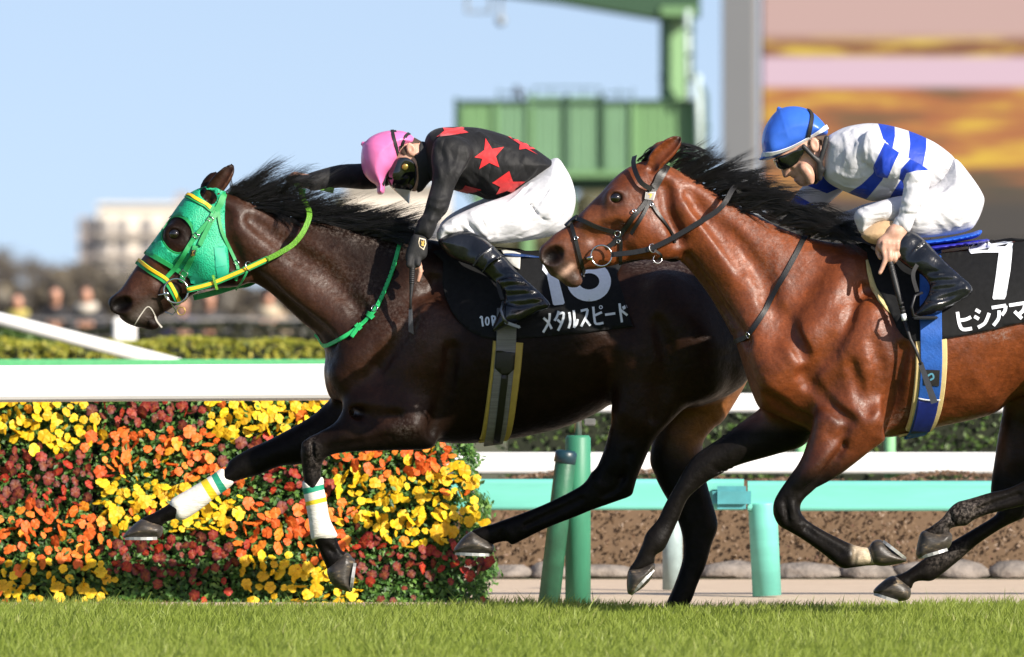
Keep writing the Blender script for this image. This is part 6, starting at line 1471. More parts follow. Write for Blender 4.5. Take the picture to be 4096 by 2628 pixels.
for i in range(14):
    q = wq[1].lerp(wq[3], i/14); t = (wq[3]-wq[1]).normalized()*.004; mb = MB(); mb.tube([q-t, q+t], .0128-.002*i/14, 10); mb.build('grip_ring', RUBBER, whip2, True)
mb = MB(); mb.tube([r2.at(F_(985, 1322), H2-.04), r2.at(F_(993, 1362), H2-.041)], .0105, 10); mb.build('collar', WHITEPRINT, whip2, True)
wr_ = [r2.at(F_(992, 1358), H2-.041), r2.at(F_(1025, 1470), H2-.045), r2.at(G_(1140, 130), H2-.05), r2.at(G_(1170, 210), H2-.055)]
mb = MB(); mb.tube(wr_, [.008, .007, .006, .0055], 8); mb.build('shaft', RUBBER, whip2, True)
a, b_ = r2.at(G_(1165, 200), H2-.055), r2.at(G_(1240, 415), H2-.06); w = Vector((.013, 0, .004))
mb = MB(); mb.add([a-w*.7, a+w*.7, b_+w, b_-w, a-w*.7+Vector((0, .007, 0)), a+w*.7+Vector((0, .007, 0)), b_+w+Vector((0, .007, 0)), b_-w+Vector((0, .007, 0))], [(3, 2, 1, 0), (4, 5, 6, 7), (0, 4, 7, 3), (1, 2, 6, 5), (2, 3, 7, 6), (0, 1, 5, 4)]); mb.build('flap', MATS['whip_leather'], whip2)
# ------------------------------------------------------------------ manes and tails
def hair_mat(name, col):
    m, nt, b = newmat(name)
    c = ramp(nt, noise(nt, 25.0), [(0.3, tuple(x*0.6 for x in col)), (0.7, tuple(x*1.5 for x in col))])
    nt.links.new(c, b.inputs['Base Color']); b.inputs['Roughness'].default_value = 0.38; b.inputs['Specular IOR Level'].default_value = 0.6
    return m
HAIR = hair_mat('black_mane_hair', (0.010, 0.009, 0.009))
def gd(fr, y0, y1, *pts): return (T(fr, *pts), y0, y1)
m1 = [gd(A_, -.01, -.02, (985, 330), (1030, 300), (1090, 270), (1180, 255)), gd(A_, -.01, -.03, (1030, 345), (1130, 285), (1260, 195), (1430, 112)), gd(A_, 0, -.02, (1060, 355), (1180, 275), (1320, 175), (1450, 140)),
      gd(A_, -.02, -.04, (1100, 370), (1230, 305), (1380, 235), (1530, 220)), gd(A_, 0, .02, (1090, 365), (1210, 260), (1300, 180), (1400, 150)), gd(A_, -.02, -.04, (1150, 395), (1300, 335), (1450, 295), (1640, 280)),
      gd(A_, -.03, -.06, (1200, 420), (1350, 385), (1500, 355), (1700, 335)), gd(A_, -.03, -.07, (1250, 440), (1380, 430), (1500, 440), (1620, 420)), gd(A_, -.03, -.07, (1300, 462), (1420, 440), (1560, 420), (1760, 405)),
      gd(A_, -.03, -.08, (1350, 480), (1430, 480), (1500, 515)), gd(A_, -.02, -.05, (1400, 500), (1500, 455), (1650, 395), (1800, 310)), gd(A_, -.03, -.06, (1500, 515), (1650, 475), (1800, 425), (1950, 400)),
      gd(L_, -.02, -.05, (500, 115), (700, 85), (900, 60), (1150, 40)), gd(L_, -.03, -.06, (600, 125), (800, 110), (1000, 95), (1220, 60)), gd(L_, -.03, -.07, (700, 135), (900, 125), (1100, 125), (1330, 85)),
      gd(L_, -.04, -.08, (800, 165), (1000, 150), (1200, 150), (1430, 110)), gd(L_, -.03, -.06, (880, 170), (1080, 140), (1280, 120), (1500, 70)), gd(L_, -.04, -.08, (950, 195), (1100, 190), (1300, 180), (1560, 130)),
      gd(L_, -.05, -.09, (1050, 225), (1200, 215), (1350, 215), (1550, 190)), gd(L_, -.04, -.08, (1100, 240), (1250, 200), (1400, 170), (1590, 120)), gd(L_, -.05, -.09, (1200, 265), (1350, 250), (1480, 245), (1590, 215)),
      gd(L_, -.05, -.09, (1280, 285), (1390, 280), (1500, 285), (1570, 290)), gd(L_, -.04, -.08, (1320, 280), (1420, 270), (1530, 260), (1600, 245)), gd(L_, -.06, -.09, (1350, 300), (1440, 310), (1520, 325))]
hair('mane', m1+[gd(A_, -.02, -.06, (1330, 420), (1420, 300), (1500, 220), (1600, 190)), gd(A_, -.02, -.05, (1380, 440), (1480, 330), (1560, 250), (1680, 230)), gd(A_, -.02, -.05, (1450, 480), (1560, 390), (1660, 310), (1790, 250))], Y1, 200, HAIR, horse1, .00085, 15, 38, 11, yj=.026)
m2 = [gd(E_, 0, -.02, (1000, 285), (1080, 240), (1180, 228), (1260, 205)), gd(E_, 0, -.02, (1050, 308), (1150, 255), (1260, 205), (1370, 132)), gd(E_, -.01, -.02, (1100, 335), (1220, 265), (1320, 195), (1375, 135)),
      gd(E_, -.02, -.04, (1150, 362), (1260, 300), (1360, 250), (1420, 215)), gd(E_, -.02, -.04, (1180, 378), (1290, 330), (1380, 290), (1460, 290)), gd(E_, -.02, -.05, (1200, 390), (1320, 335), (1430, 295), (1610, 252)), gd(E_, -.03, -.05, (1250, 416), (1370, 375), (1490, 340), (1660, 352)),
      gd(E_, -.03, -.06, (1300, 448), (1420, 415), (1540, 395), (1680, 385)), gd(E_, -.03, -.06, (1350, 480), (1460, 455), (1600, 435), (1760, 455)), gd(E_, -.04, -.07, (1400, 512), (1500, 500), (1640, 490), (1800, 505)), gd(E_, -.04, -.07, (1450, 540), (1550, 520), (1680, 530), (1820, 550)),
      gd(E_, -.04, -.07, (1500, 570), (1600, 550), (1720, 560), (1830, 590)),
      gd(F_, -.02, -.04, (20, 590), (80, 535), (130, 500), (185, 492)), gd(F_, -.04, -.06, (0, 635), (100, 580), (200, 565), (290, 600)), gd(F_, -.04, -.07, (60, 660), (160, 610), (260, 610), (360, 650)), gd(F_, -.05, -.08, (120, 690), (230, 640), (330, 645), (440, 690)),
      gd(F_, -.05, -.08, (200, 735), (300, 690), (400, 700), (520, 750)), gd(F_, -.05, -.09, (280, 770), (380, 730), (480, 745), (600, 790)), gd(F_, -.06, -.09, (340, 800), (440, 760), (550, 775), (660, 815)), gd(F_, -.06, -.10, (420, 830), (520, 790), (630, 805), (730, 850)),
      gd(F_, -.06, -.10, (500, 850), (600, 820), (700, 835), (780, 880)), gd(F_, -.06, -.10, (590, 865), (670, 845), (750, 865), (790, 890)), gd(F_, -.03, -.06, (300, 740), (420, 690), (540, 730), (660, 790)), gd(F_, -.03, -.06, (420, 790), (540, 760), (650, 790), (740, 830))]
hair('mane', m2, Y2, 200, HAIR, horse2, .00085, 15, 38, 12, yj=.026)
hair('forelock', [gd(E_, 0, -.02, (790, 245), (840, 190), (920, 158), (1010, 150)), gd(E_, -.01, -.03, (800, 245), (860, 200), (950, 170), (1050, 180)), gd(E_, 0, .03, (850, 225), (950, 160), (1080, 145), (1210, 165)), gd(E_, -.02, -.03, (990, 265), (1060, 190), (1140, 180), (1230, 205)), gd(E_, 0, .01, (960, 255), (1060, 150), (1160, 155), (1250, 195))], Y2, 60, HAIR, horse2, .0013, 10, 16, 13, yj=.02)
hair('tail', [gd(D_, 0, 0, (1750, 660), (1820, 640), (1930, 690), (2040, 780)), gd(D_, 0, .05, (1755, 675), (1840, 670), (1950, 740), (2030, 850)), gd(D_, 0, -.05, (1755, 670), (1840, 655), (1960, 720), (2080, 830))], Y1, 150, HAIR, horse1, .0016, 16, 50, 14, yj=.04)
hair('tail', [gd(D_, 0, 0, (2770, 655), (2840, 635), (2950, 680), (3060, 770)), gd(D_, 0, .05, (2775, 670), (2860, 665), (2970, 730), (3050, 840)), gd(D_, 0, -.05, (2775, 665), (2860, 650), (2980, 710), (3100, 820))], Y2, 150, HAIR, horse2, .0016, 16, 50, 15, yj=.04)

# ------------------------------------------------------------------ bandages on the dark horse
def bandage(name, poly, W, yc, greens, yellows):
    q = [P3(p[0], p[1], Y1) for p in poly]; a = np.array([(v.x, v.z) for v in q])
    f = Field((a[:, 0].min()-.02, Y1+yc-W-.02, a[:, 1].min()-.02), (a[:, 0].max()+.02, Y1+yc+W+.02, a[:, 1].max()+.02), .0035)
    f.inflate(a, [(a[:, 0].mean(), a[:, 1].mean(), W, W, Y1+yc)], 0)
    v, fc = f.mesh(1); px = 2048+v[:, 0]*S(Y1); py = HOR+(CAM_H-v[:, 2])*S(Y1)
    return mk(name, v, fc, BANDAGE, horse1, True, {'g': np.clip(poly_sd(px, py, greens)/20+.5, 0, 1), 'y': np.clip(poly_sd(px, py, yellows)/20+.5, 0, 1)})
def bandage_mat():
    m, nt, b = newmat('bandage_cloth')
    c = ramp(nt, noise(nt, 30.0), [(0.3, (.62, .58, .50)), (.7, (.80, .77, .71))])
    c = mixc(nt, ramp(nt, attr(nt, 'g'), [(.499, (0, 0, 0)), (.501, (1, 1, 1))]), c, (.010, .26, .15))
    c = mixc(nt, ramp(nt, attr(nt, 'y'), [(.499, (0, 0, 0)), (.501, (1, 1, 1))]), c, (.72, .50, .012))
    nt.links.new(c, b.inputs['Base Color']); b.inputs['Roughness'].default_value = .75
    nb = bump(nt, noise(nt, 30.0, 3, .5, stretch=(1, 1, 5)), .5, .006); nb = bump(nt, noise(nt, 300.0, 2), .3, .001, nb)
    nt.links.new(nb, b.inputs['Normal']); return m
BANDAGE = bandage_mat()
bandage('leg_bandage', T(H_, (1470, 592), (1545, 574), (1617, 557), (1628, 640), (1645, 720), (1668, 850), (1706, 935), (1721, 985), (1650, 1024), (1565, 1012), (1534, 998), (1512, 850), (1492, 740)), .044, -.122, T(H_, (1440, 645), (1700, 592), (1700, 627), (1440, 690)), T(H_, (1440, 748), (1700, 684), (1700, 720), (1440, 778)))
bandage('leg_bandage', T(H_, (880, 500), (925, 552), (960, 610), (830, 712), (700, 812), (600, 872), (538, 862), (502, 800), (494, 765), (515, 720), (620, 658), (720, 598), (800, 548)), .044, .12, T(H_, (775, 500), (822, 500), (925, 665), (870, 680)), T(H_, (700, 560), (750, 545), (860, 710), (805, 730)))

# ------------------------------------------------------------------ hood and bridle of the dark horse
def mesh_cloth():
    m, nt, b = newmat('green_mesh_cloth')
    tc = nt.nodes.new('ShaderNodeTexCoord'); v = nt.nodes.new('ShaderNodeTexVoronoi'); v.inputs['Scale'].default_value = 170; nt.links.new(tc.outputs['Object'], v.inputs['Vector'])
    c = ramp(nt, v.outputs['Distance'], [(.15, (.002, .14, .07)), (.5, (.008, .40, .20))])
    c = mixc(nt, .35, c, ramp(nt, noise(nt, 20.0), [(.3, (.004, .22, .10)), (.7, (.012, .46, .24))]))
    nt.links.new(c, b.inputs['Base Color']); b.inputs['Roughness'].default_value = .55
    nb = bump(nt, v.outputs['Distance'], .5, .003); nb = bump(nt, noise(nt, 9.0, 2), .3, .012, nb); nt.links.new(nb, b.inputs['Normal']); return m
HOOD = mesh_cloth()
GREEN = M('green_webbing', (.012, .27, .075), .55, 0, .12, 60, .25, .002, 250)
LGREEN = M('bright_green_webbing', (.025, .46, .13), .5, 0, .1, 60, .25, .002, 250)
KNIT = M('knitted_green_rubber', (.11, .30, .015), .55, 0, .3, 180, .8, .004, 170)
YEL = M('yellow_webbing', (.80, .50, .015), .5, 0, .1, 60, .25, .002, 250)
TEAL = M('teal_patch_cloth', (.010, .34, .20), .6, 0, .08, 40, .2, .002, 200)
LEATHER = M('black_leather', (.008, .0075, .0075), .45, 0, .25, 60, .3, .002, 140)
hood = empty('hood', at1(A_(700, 700), 0), 'green mesh hood with eye openings over the head of the leading horse', 'hood')
eyehole = [tuple(p) for p in crom(T(A_, (478, 690), (488, 605), (545, 525), (625, 508), (690, 560), (722, 640), (702, 720), (650, 785), (600, 800), (530, 770)), 4)]
earhole = [tuple(p) for p in crom(T(A_, (770, 330), (800, 390), (850, 425), (890, 400), (900, 350), (860, 310), (810, 300)), 4)]
outer = T(A_, (760, 296), (700, 333), (640, 388), (560, 500), (480, 616), (420, 700), (357, 788)) + T(A_, (440, 832), (545, 892), (610, 935), (690, 985), (720, 1030), (790, 1045), (880, 1010), (985, 985)) + T(A_, (988, 900), (975, 740), (962, 560), (966, 330), (900, 292), (820, 286))
hd, hvv, hff = patch('hood_cloth', [outer], bv1, Y1, .006, HOOD, hood, [eyehole, earhole], 18, True, .003)
hbv = bvh(list(HV1), list(HF1)) if False else BVHTree.FromPolygons([tuple(v) for v in HV1]+[tuple(v) for v in hvv], [tuple(f) for f in HF1]+[tuple(len(HV1)+i for i in f) for f in hff])
strap('eye_binding', [eyehole[i % len(eyehole)] for i in range(0, len(eyehole)+3, 3)], .012, hbv, Y1, GREEN, hood, 40, .004, .001)
strap('hood_hem', T(A_, (357, 788), (440, 832), (545, 892), (620, 940)), .020, hbv, Y1, GREEN, hood, 20, .003, .001, True)
for q in (T(A_, (878, 748), (965, 740), (972, 890), (890, 902)), T(A_, (892, 905), (975, 890), (988, 975), (905, 985)), T(A_, (735, 948), (800, 1005), (770, 1038), (700, 1025), (692, 985))): patch('hood_patch', [q], hbv, Y1, .003, TEAL, hood, (), 16)
bri = empty('bridle', at1(A_(640, 1000), 0), 'green and yellow race bridle with large steel bit rings on the leading horse', 'bridle')
o = strap('browband', T(A_, (655, 345), (720, 372), (790, 412), (855, 452), (900, 485)), .026, hbv, Y1, GREEN, bri, 20, .005, .003)
strap('stripe', T(A_, (662, 342), (720, 368), (790, 408), (850, 446)), .014, hbv, Y1, YEL, o, 20, .003, .008)
strap('headpiece', T(A_, (950, 340), (925, 410), (890, 470), (855, 540)), .028, hbv, Y1, GREEN, bri, 16, .005, .003)
strap('cheekpiece', T(A_, (868, 480), (845, 540), (790, 600), (735, 665), (650, 795), (590, 890), (510, 985)), .019, hbv, Y1, GREEN, bri, 30, .005, .004)
strap('cheekpiece', T(A_, (900, 470), (850, 560), (800, 660), (765, 740)), .019, hbv, Y1, GREEN, bri, 16, .005, .007)
strap('cheekpiece', T(A_, (735, 740), (715, 810), (680, 890), (650, 955), (625, 1015)), .022, hbv, Y1, GREEN, bri, 18, .005, .005)
strap('throat_lash', T(A_, (955, 345), (912, 440), (912, 540), (945, 650), (995, 760), (1050, 880), (1062, 925), (1040, 1000)), .014, hbv, Y1, GREEN, bri, 30, .004, .004)
o = strap('noseband', T(A_, (297, 862), (380, 918), (460, 972), (520, 1018), (565, 1090), (605, 1165)), .028, hbv, Y1, GREEN, bri, 24, .005, .003, True)
strap('stripe', T(A_, (302, 850), (385, 905), (465, 958), (530, 1010), (575, 1090), (606, 1160)), .013, hbv, Y1, YEL, o, 24, .003, .008)
RC = at1(A_(590, 1085), -.078)
for sg in (-1, 1): circle_tube('bit_ring', Vector((RC[0], Y1+sg*.076, RC[2])), .049, .0038, STEEL, bri)
mb = MB(); mb.tube([Vector((RC[0]-.035, Y1-.085, RC[2]-.012)), Vector((RC[0]-.045, Y1, RC[2]-.008)), Vector((RC[0]-.035, Y1+.085, RC[2]-.012))], .008, 10); mb.build('bit', STEEL, bri, True)
mb = MB(); mb.tube([Vector(at1(A_(440, 1120), -.07)), Vector(at1(A_(505, 1108), -.082)), Vector(at1(A_(540, 1160), -.075)), Vector(at1(A_(590, 1240), -.06)), Vector(at1(A_(560, 1270), -.05)), Vector(at1(A_(505, 1245), -.05))], .0032, 8); mb.build('bit', STEEL, bri, True)
circle_tube('ring', at1(A_(628, 1240), -.05), .016, .0022, BRASS, bri)
for (p, r_) in (((846, 535), .011), ((738, 662), .011), ((655, 952), .014), ((1050, 872), .010), ((760, 1055), .013)):
    l, n = hit(hbv, A_(*p)); mb = MB(); u = Vector((.8, 0, -.6)); w = Vector((.6, 0, .8)); l = l+n*.012
    mb.tube([l+u*r_+w*r_*.8, l-u*r_+w*r_*.8, l-u*r_-w*r_*.8, l+u*r_-w*r_*.8], .0022, 6, True); mb.build('buckle', STEEL, bri, True)
bd_, _, _ = patch('number_badge', [T(A_, (708, 770), (742, 772), (738, 812), (704, 810))], hbv, Y1, .017, MATTBLACK, bri, (), 20)
patch('badge_figure', [stroke(T(A_, (728, 776), (717, 786), (714, 798)), 7*.52), *ring(A_(720, 799), 6*.52, 6*.52, 6*.52)], hbv, Y1, .019, BRASS, bd_, (), 6)
o = band('rein', [A_(668, 1078)+(-.086,), A_(760, 1058)+(-.092,), A_(880, 1022)+(-.100,), A_(1080, 938)+(-.114,), A_(1295, 838)+(-.122,)], Y1, .026, GREEN, bri, 26)
band('stripe', [A_(672, 1076)+(-.0915,), A_(760, 1056)+(-.0975,), A_(880, 1020)+(-.1055,), A_(1080, 936)+(-.1195,), A_(1290, 839)+(-.1275,)], Y1, .014, YEL, o, 26, .003)
band('rein', [A_(1285, 845)+(-.127,), A_(1400, 785)+(-.132,), A_(1490, 725)+(-.132,), A_(1560, 640)+(-.128,), A_(1606, 540)+(-.11,), A_(1612, 480)+(-.09,), A_(1594, 430)+(-.06,)], Y1, .022, KNIT, bri, 34, .006)
band('rein', [A_(1594, 430)+(-.06,), A_(1560, 360)+(-.03,), A_(1540, 300)+(.02,), A_(1500, 245)+(.06,)], Y1, .020, KNIT, bri, 20, .006)
band('rein', [A_(1500, 245)+(.07,), A_(1620, 265)+(.10,), A_(1700, 290)+(.11,), A_(1800, 315)+(.11,)], Y1, .022, KNIT, bri, 20, .006)
band('rein', [A_(720, 1138)+(.06,), A_(860, 1105)+(.085,), A_(1040, 1050)+(.10,), A_(1190, 1008)+(.12,), A_(1400, 800)+(.13,), A_(1540, 500)+(.09,), A_(1560, 300)+(.07,)], Y1, .024, GREEN, bri, 40)
band('rein_loop', [A_(870, 965)+(-.108,), A_(885, 1020)+(-.112,), A_(902, 1078)+(-.106,)], Y1, .011, KNIT, bri, 10)
band('martingale_strap', [A_(1135, 935)+(-.128,), A_(1095, 1010)+(-.11,), A_(1045, 1080)+(-.03,)], Y1, .008, GREEN, bri, 12)
circle_tube('ring', at1(A_(1150, 895), -.122), .018, .0025, STEEL, bri, (.7, -.6, .2))
OFFW = M('offwhite_tape', (.46, .43, .38), .7)
strap('tongue_tie', T(A_, (268, 1345), (300, 1290), (345, 1225), (372, 1200), (405, 1235), (425, 1280)), .0045, bv1, Y1, OFFW, bri, 20, .002, .0005, True)
band('tongue_tie_end', [A_(425, 1280)+(-.06,), A_(440, 1320)+(-.06,), A_(478, 1368)+(-.055,)], Y1, .007, OFFW, bri, 10, .003)
neck1 = empty('neck_strap', at1(L_(1160, 950), -.2), 'bright green buckled neck strap round the chest of the leading horse', 'strap')
strap('strap', T(L_, (1405, 292), (1392, 380), (1345, 560), (1275, 740), (1215, 865), (1150, 950), (1060, 1030), (960, 1095), (860, 1150), (800, 1168), (757, 1140), (738, 1078)), .0165, bv1, Y1, LGREEN, neck1, 60, .005, .004, True)
for p in ((1175, 930), (1075, 1022)): strap('keeper', T(L_, (p[0]-22, p[1]-18), (p[0]+18, p[1]+22)), .020, bv1, Y1, LGREEN, neck1, 8, .004, .009)
strap('strap_end', T(L_, (1100, 1000), (1060, 1050), (1020, 1105)), .016, bv1, Y1, LGREEN, neck1, 8, .005, .010)
l, n = hit(bv1, L_(1205, 872)); circle_tube('buckle', l+n*.010, .013, .002, STEEL, neck1, n)
l = None
for i in range(11):
    t = i/10; p = (1360-(1360-1232)*t, 495+(830-495)*t); q, n = hit(bv1, L_(*p))
    if q is not None: mb = MB(); mb.tube([q+n*.0075, q+n*.0102], .0022, 8); mb.build('punch_hole', MATTBLACK, neck1)

# ------------------------------------------------------------------ bridle of the bay
bri2 = empty('bridle', at2(E_(640, 800), 0), 'black leather bridle with a crossed noseband on the bay horse', 'bridle')
band('browband', [E_(752, 212)+(.0,), E_(744, 262)+(-.055,), E_(762, 330)+(-.098,), E_(800, 398)+(-.112,), E_(870, 442)+(-.105,)], Y2, .020, LEATHER, bri2, 22, .005, (-.3, -.9, .1))
band('browband', [E_(752, 212)+(.0,), E_(744, 262)+(.055,), E_(762, 330)+(.098,), E_(800, 398)+(.112,), E_(870, 442)+(.105,)], Y2, .020, LEATHER, bri2, 22, .005, (-.3, .9, .1))
strap('headpiece', T(E_, (965, 285), (930, 340), (895, 400), (855, 470)), .034, bv2, Y2, LEATHER, bri2, 14, .006, .003)
strap('headpiece', T(E_, (945, 290), (905, 360), (868, 430)), .020, bv2, Y2, LEATHER, bri2, 14, .005, .008)
strap('cheekpiece', T(E_, (850, 480), (815, 545), (745, 625), (690, 700), (630, 790), (565, 835)), .019, bv2, Y2, LEATHER, bri2, 28, .006, .004)
strap('cheekpiece', T(E_, (860, 500), (820, 590), (775, 670), (735, 750)), .014, bv2, Y2, LEATHER, bri2, 20, .005, .007)
strap('throat_lash', T(E_, (862, 525), (895, 590), (950, 670), (1005, 755), (1018, 810)), .013, bv2, Y2, LEATHER, bri2, 20, .005, .004)
strap('noseband', T(E_, (300, 690), (340, 655), (380, 648), (480, 690), (560, 715), (625, 738)), .017, bv2, Y2, LEATHER, bri2, 24, .006, .003)
strap('noseband', T(E_, (318, 670), (340, 760), (365, 860), (390, 960), (410, 1025)), .015, bv2, Y2, LEATHER, bri2, 24, .006, .003, True)
strap('noseband_knot', T(E_, (290, 700), (330, 660), (365, 640)), .026, bv2, Y2, LEATHER, bri2, 8, .010, .003)
strap('noseband', T(E_, (645, 750), (660, 800), (655, 860), (650, 940)), .014, bv2, Y2, LEATHER, bri2, 14, .005, .003)
for (p, r_) in (((640, 742), .012), ((645, 795), .007), ((350, 775), .007), ((862, 548), .006), ((745, 592), .007)):
    l, n = hit(bv2, E_(*p)); circle_tube('buckle', l+n*.012, r_, .0022, STEEL, bri2, n, 16)
RC2 = at2(E_(522, 895), -.08)
for sg in (-1, 1): circle_tube('bit_ring', Vector((RC2[0], Y2+sg*.078, RC2[2])), .041, .0035, STEEL, bri2)
mb = MB(); mb.tube([Vector(at2(E_(415, 912), -.066)), Vector(at2(E_(460, 908), -.086))], [.007, .009], 10); mb.build('bit', STEEL, bri2, True)
mb = MB(); mb.tube([Vector(at2(E_(455, 908), -.08)), Vector(at2(E_(440, 905), 0)), Vector(at2(E_(455, 908), .08))], .008, 10); mb.build('bit', STEEL, bri2, True)
b2, _, _ = patch('number_badge', [T(E_, (822, 460), (886, 462), (876, 518), (815, 512))], bv2, Y2, .016, M('badge_plate', (.45, .43, .40), .3, .3), bri2, (), 20)
patch('badge_plate', [T(E_, (828, 465), (880, 467), (871, 513), (822, 508))], bv2, Y2, .0172, M('badge_face', (.28, .26, .24), .3), b2, (), 20)
patch('badge_figure', [stroke(T(E_, (842, 477), (860, 477), (858, 484), (850, 502)), 8*.58)], bv2, Y2, .0185, M('badge_gold', (.85, .45, .05), .4), b2, (), 6)
band('rein', [E_(590, 888)+(-.088,), E_(700, 878)+(-.098,), E_(800, 862)+(-.106,), E_(900, 830)+(-.112,), E_(1050, 752)+(-.122,), E_(1170, 680)+(-.128,), E_(1300, 600)+(-.132,), E_(1370, 530)+(-.128,), E_(1415, 450)+(-.10,), E_(1440, 420)+(-.07,)], Y2, .021, LEATHER, bri2, 44, .005)
band('rein', [E_(1440, 425)+(-.06,), E_(1560, 560)+(-.03,), E_(1700, 655)+(-.02,), F_(300, 770)+(-.02,), F_(600, 845)+(-.06,), F_(760, 880)+(-.16,), F_(870, 925)+(-.262,)], Y2, .018, LEATHER, bri2, 30, .005)
band('rein', [E_(640, 945)+(.06,), E_(800, 908)+(.08,), E_(930, 905)+(.10,), E_(1060, 908)+(.12,), E_(1250, 700)+(.13,), E_(1430, 430)+(.09,)], Y2, .020, LEATHER, bri2, 40)
circle_tube('ring', at2(E_(870, 845), -.116), .017, .0025, STEEL, bri2, (.6, -.7, .2)); circle_tube('ring', at2(E_(905, 918), -.07), .017, .0025, STEEL, bri2, (.2, -.9, .2))
band('martingale_strap', [E_(880, 855)+(-.11,), E_(935, 895)+(-.095,), E_(910, 925)+(-.07,)], Y2, .010, LEATHER, bri2, 10)
neck2 = empty('neck_strap', at2(F_(200, 1200), -.2), 'thin black leather neck strap down the shoulder of the bay horse', 'strap')
strap('strap', T(F_, (442, 812), (405, 860), (370, 930), (310, 1040), (250, 1150), (190, 1260), (130, 1360), (85, 1430), (40, 1475), (0, 1480))+T(E_, (1418, 1490)), .020, bv2, Y2, LEATHER, neck2, 50, .005, .004, True)
l, n = hit(bv2, F_(75, 1445)); circle_tube('buckle', l+n*.010, .012, .002, STEEL, neck2, n)

# ------------------------------------------------------------------ number cloths, saddles, girths
CLOTHBLK = M('black_number_cloth', (.0075, .0077, .0085), .8, 0, .25, 50, .45, .008, 13, .22)
CREAM = M('cream_foam_pad', (.62, .48, .22), .7, 0, .08, 40, .2, .002)
def join_bvh(V1, F1, parts):
    V = [tuple(v) for v in V1]; F = [tuple(f) for f in F1]
    for v, f in parts:
        n = len(V); V += [tuple(p) for p in v]; F += [tuple(i+n for i in q) for q in f]
    return BVHTree.FromPolygons(V, F)
cl1 = empty('number_cloth', at1(K_(1300, 800), 0), 'black saddle cloth with a white number 16 and white lettering on the leading horse', 'saddle cloth')
cloth1 = [tuple(p) for p in crom(T(K_, (560, 405), (545, 500), (548, 620), (562, 760), (600, 880), (680, 980), (780, 1060), (880, 1100), (980, 1116), (1140, 1110), (1500, 1080), (1800, 1046), (2060, 1018), (2066, 1005), (2000, 820), (1935, 610), (1880, 462)), 3)] + T(K_, (1700, 452), (1540, 446), (1250, 432), (1000, 420), (800, 398), (650, 390))
co1, cv1, cf1 = patch('cloth', [cloth1], bv1, Y1, .012, CLOTHBLK, cl1, (), 24, True, .006, 3)
cbv1 = join_bvh(HV1, HF1, [(cv1, cf1)])
def glyphs(fr, strokes, w): return [stroke(T(fr, *s_), w) for s_ in strokes]
patch('number', [T(K_, (1345, 470), (1422, 452), (1470, 640), (1518, 826), (1506, 838), (1436, 846), (1424, 838), (1376, 610), (1338, 565)), *ring(K_(1712, 655), 65, 56, 47), stroke(T(K_, (1590, 660), (1590, 560), (1640, 500), (1720, 480), (1790, 500)), 45)], cbv1, Y1, .004, WHITEPRINT, co1, (), 14)
kana1 = [[(1398, 908), (1394, 965), (1372, 1015), (1345, 1060)], [(1348, 945), (1385, 980), (1414, 1032)], [(1470, 890), (1458, 930), (1436, 968)], [(1458, 918), (1508, 906), (1500, 970), (1464, 1046)], [(1458, 958), (1492, 988)],
         [(1553, 900), (1562, 975), (1548, 1028)], [(1590, 884), (1596, 960), (1594, 1022)], [(1590, 1022), (1612, 995), (1622, 955)], [(1645, 890), (1702, 876)], [(1700, 878), (1688, 935), (1648, 1014)], [(1682, 955), (1722, 1008)],
         [(1745, 856), (1754, 950), (1768, 992), (1826, 984)], [(1756, 926), (1814, 900)], [(1840, 920), (1922, 908)], [(1957, 830), (1964, 900), (1976, 980)], [(1964, 880), (2020, 924)], [(1984, 852), (1994, 876)], [(2000, 842), (2010, 866)]]
patch('lettering', glyphs(K_, kana1, 9.5)+ring(K_(1806, 860), 6, 6, 3.5, 14), cbv1, Y1, .004, WHITEPRINT, co1, (), 12)
patch('lettering', glyphs(K_, [[(842, 948), (856, 936), (860, 975), (866, 1014)], [(936, 930), (940, 970), (946, 1008)], [(936, 932), (960, 938), (958, 962), (940, 968)], [(946, 966), (968, 1002)]], 7)+ring(K_(900, 972), 6.5, 15, 6, 20), cbv1, Y1, .004, WHITEPRINT, co1, (), 10)
sad1 = empty('race_saddle', at1(K_(1100, 500), 0), 'light race saddle with pale flap under the rider with red stars', 'saddle')
PALE = M('pale_saddle_web', (.52, .51, .47), .7, 0, .06, 30, .3, .003, 90, stretch=(6, 1, 1))
patch('flap', [T(K_, (1008, 404), (1110, 420), (1166, 440), (1160, 565), (1100, 535), (1040, 470))], cbv1, Y1, .010, PALE, sad1, (), 20, True, .004)
sf = Field((P3(2000, 0, 0).x, Y1-.2, P3(0, 1060, 0).z), (P3(2260, 0, 0).x, Y1+.2, P3(0, 960, 0).z), .005)
xz = lambda p: (P3(p[0], p[1], Y1).x, P3(p[0], p[1], Y1).z)
sf.inflate([xz(p) for p in T(K_, (1010, 420), (1100, 412), (1200, 425), (1320, 440), (1400, 455), (1395, 475), (1250, 480), (1040, 470))], [xz(K_(1150, 440))+(.13, .02, Y1)], 0)
v, f = sf.mesh(1); mk('seat', v, f, M('dark_blue_saddle', (.02, .05, .16), .35), sad1)
def stirrup(root, at, fr, leather, arch, tread, y, mat):
    band('stirrup_leather', [fr(*p)+(yy,) for p, yy in leather], 0 if at is at1 else Y2, .016, MATTBLACK, root, 12)
    mb = MB(); mb.tube([at(fr(*p), yy) for p, yy in arch], .0055, 8); ir = mb.build('stirrup_iron', mat, root, True)
    a, b = Vector(at(fr(*tread[0]), y)), Vector(at(fr(*tread[1]), y)); mb = MB(); c = (a+b)/2; d = b-a
    mb.box(c, (d.length, .085, .012), Matrix.Rotation(-math.atan2(d.z, d.x), 3, 'Y').to_quaternion(), .004); mb.build('tread', mat, ir)
IRON = M('dull_iron', (.20, .21, .22), .35, .8, .15)
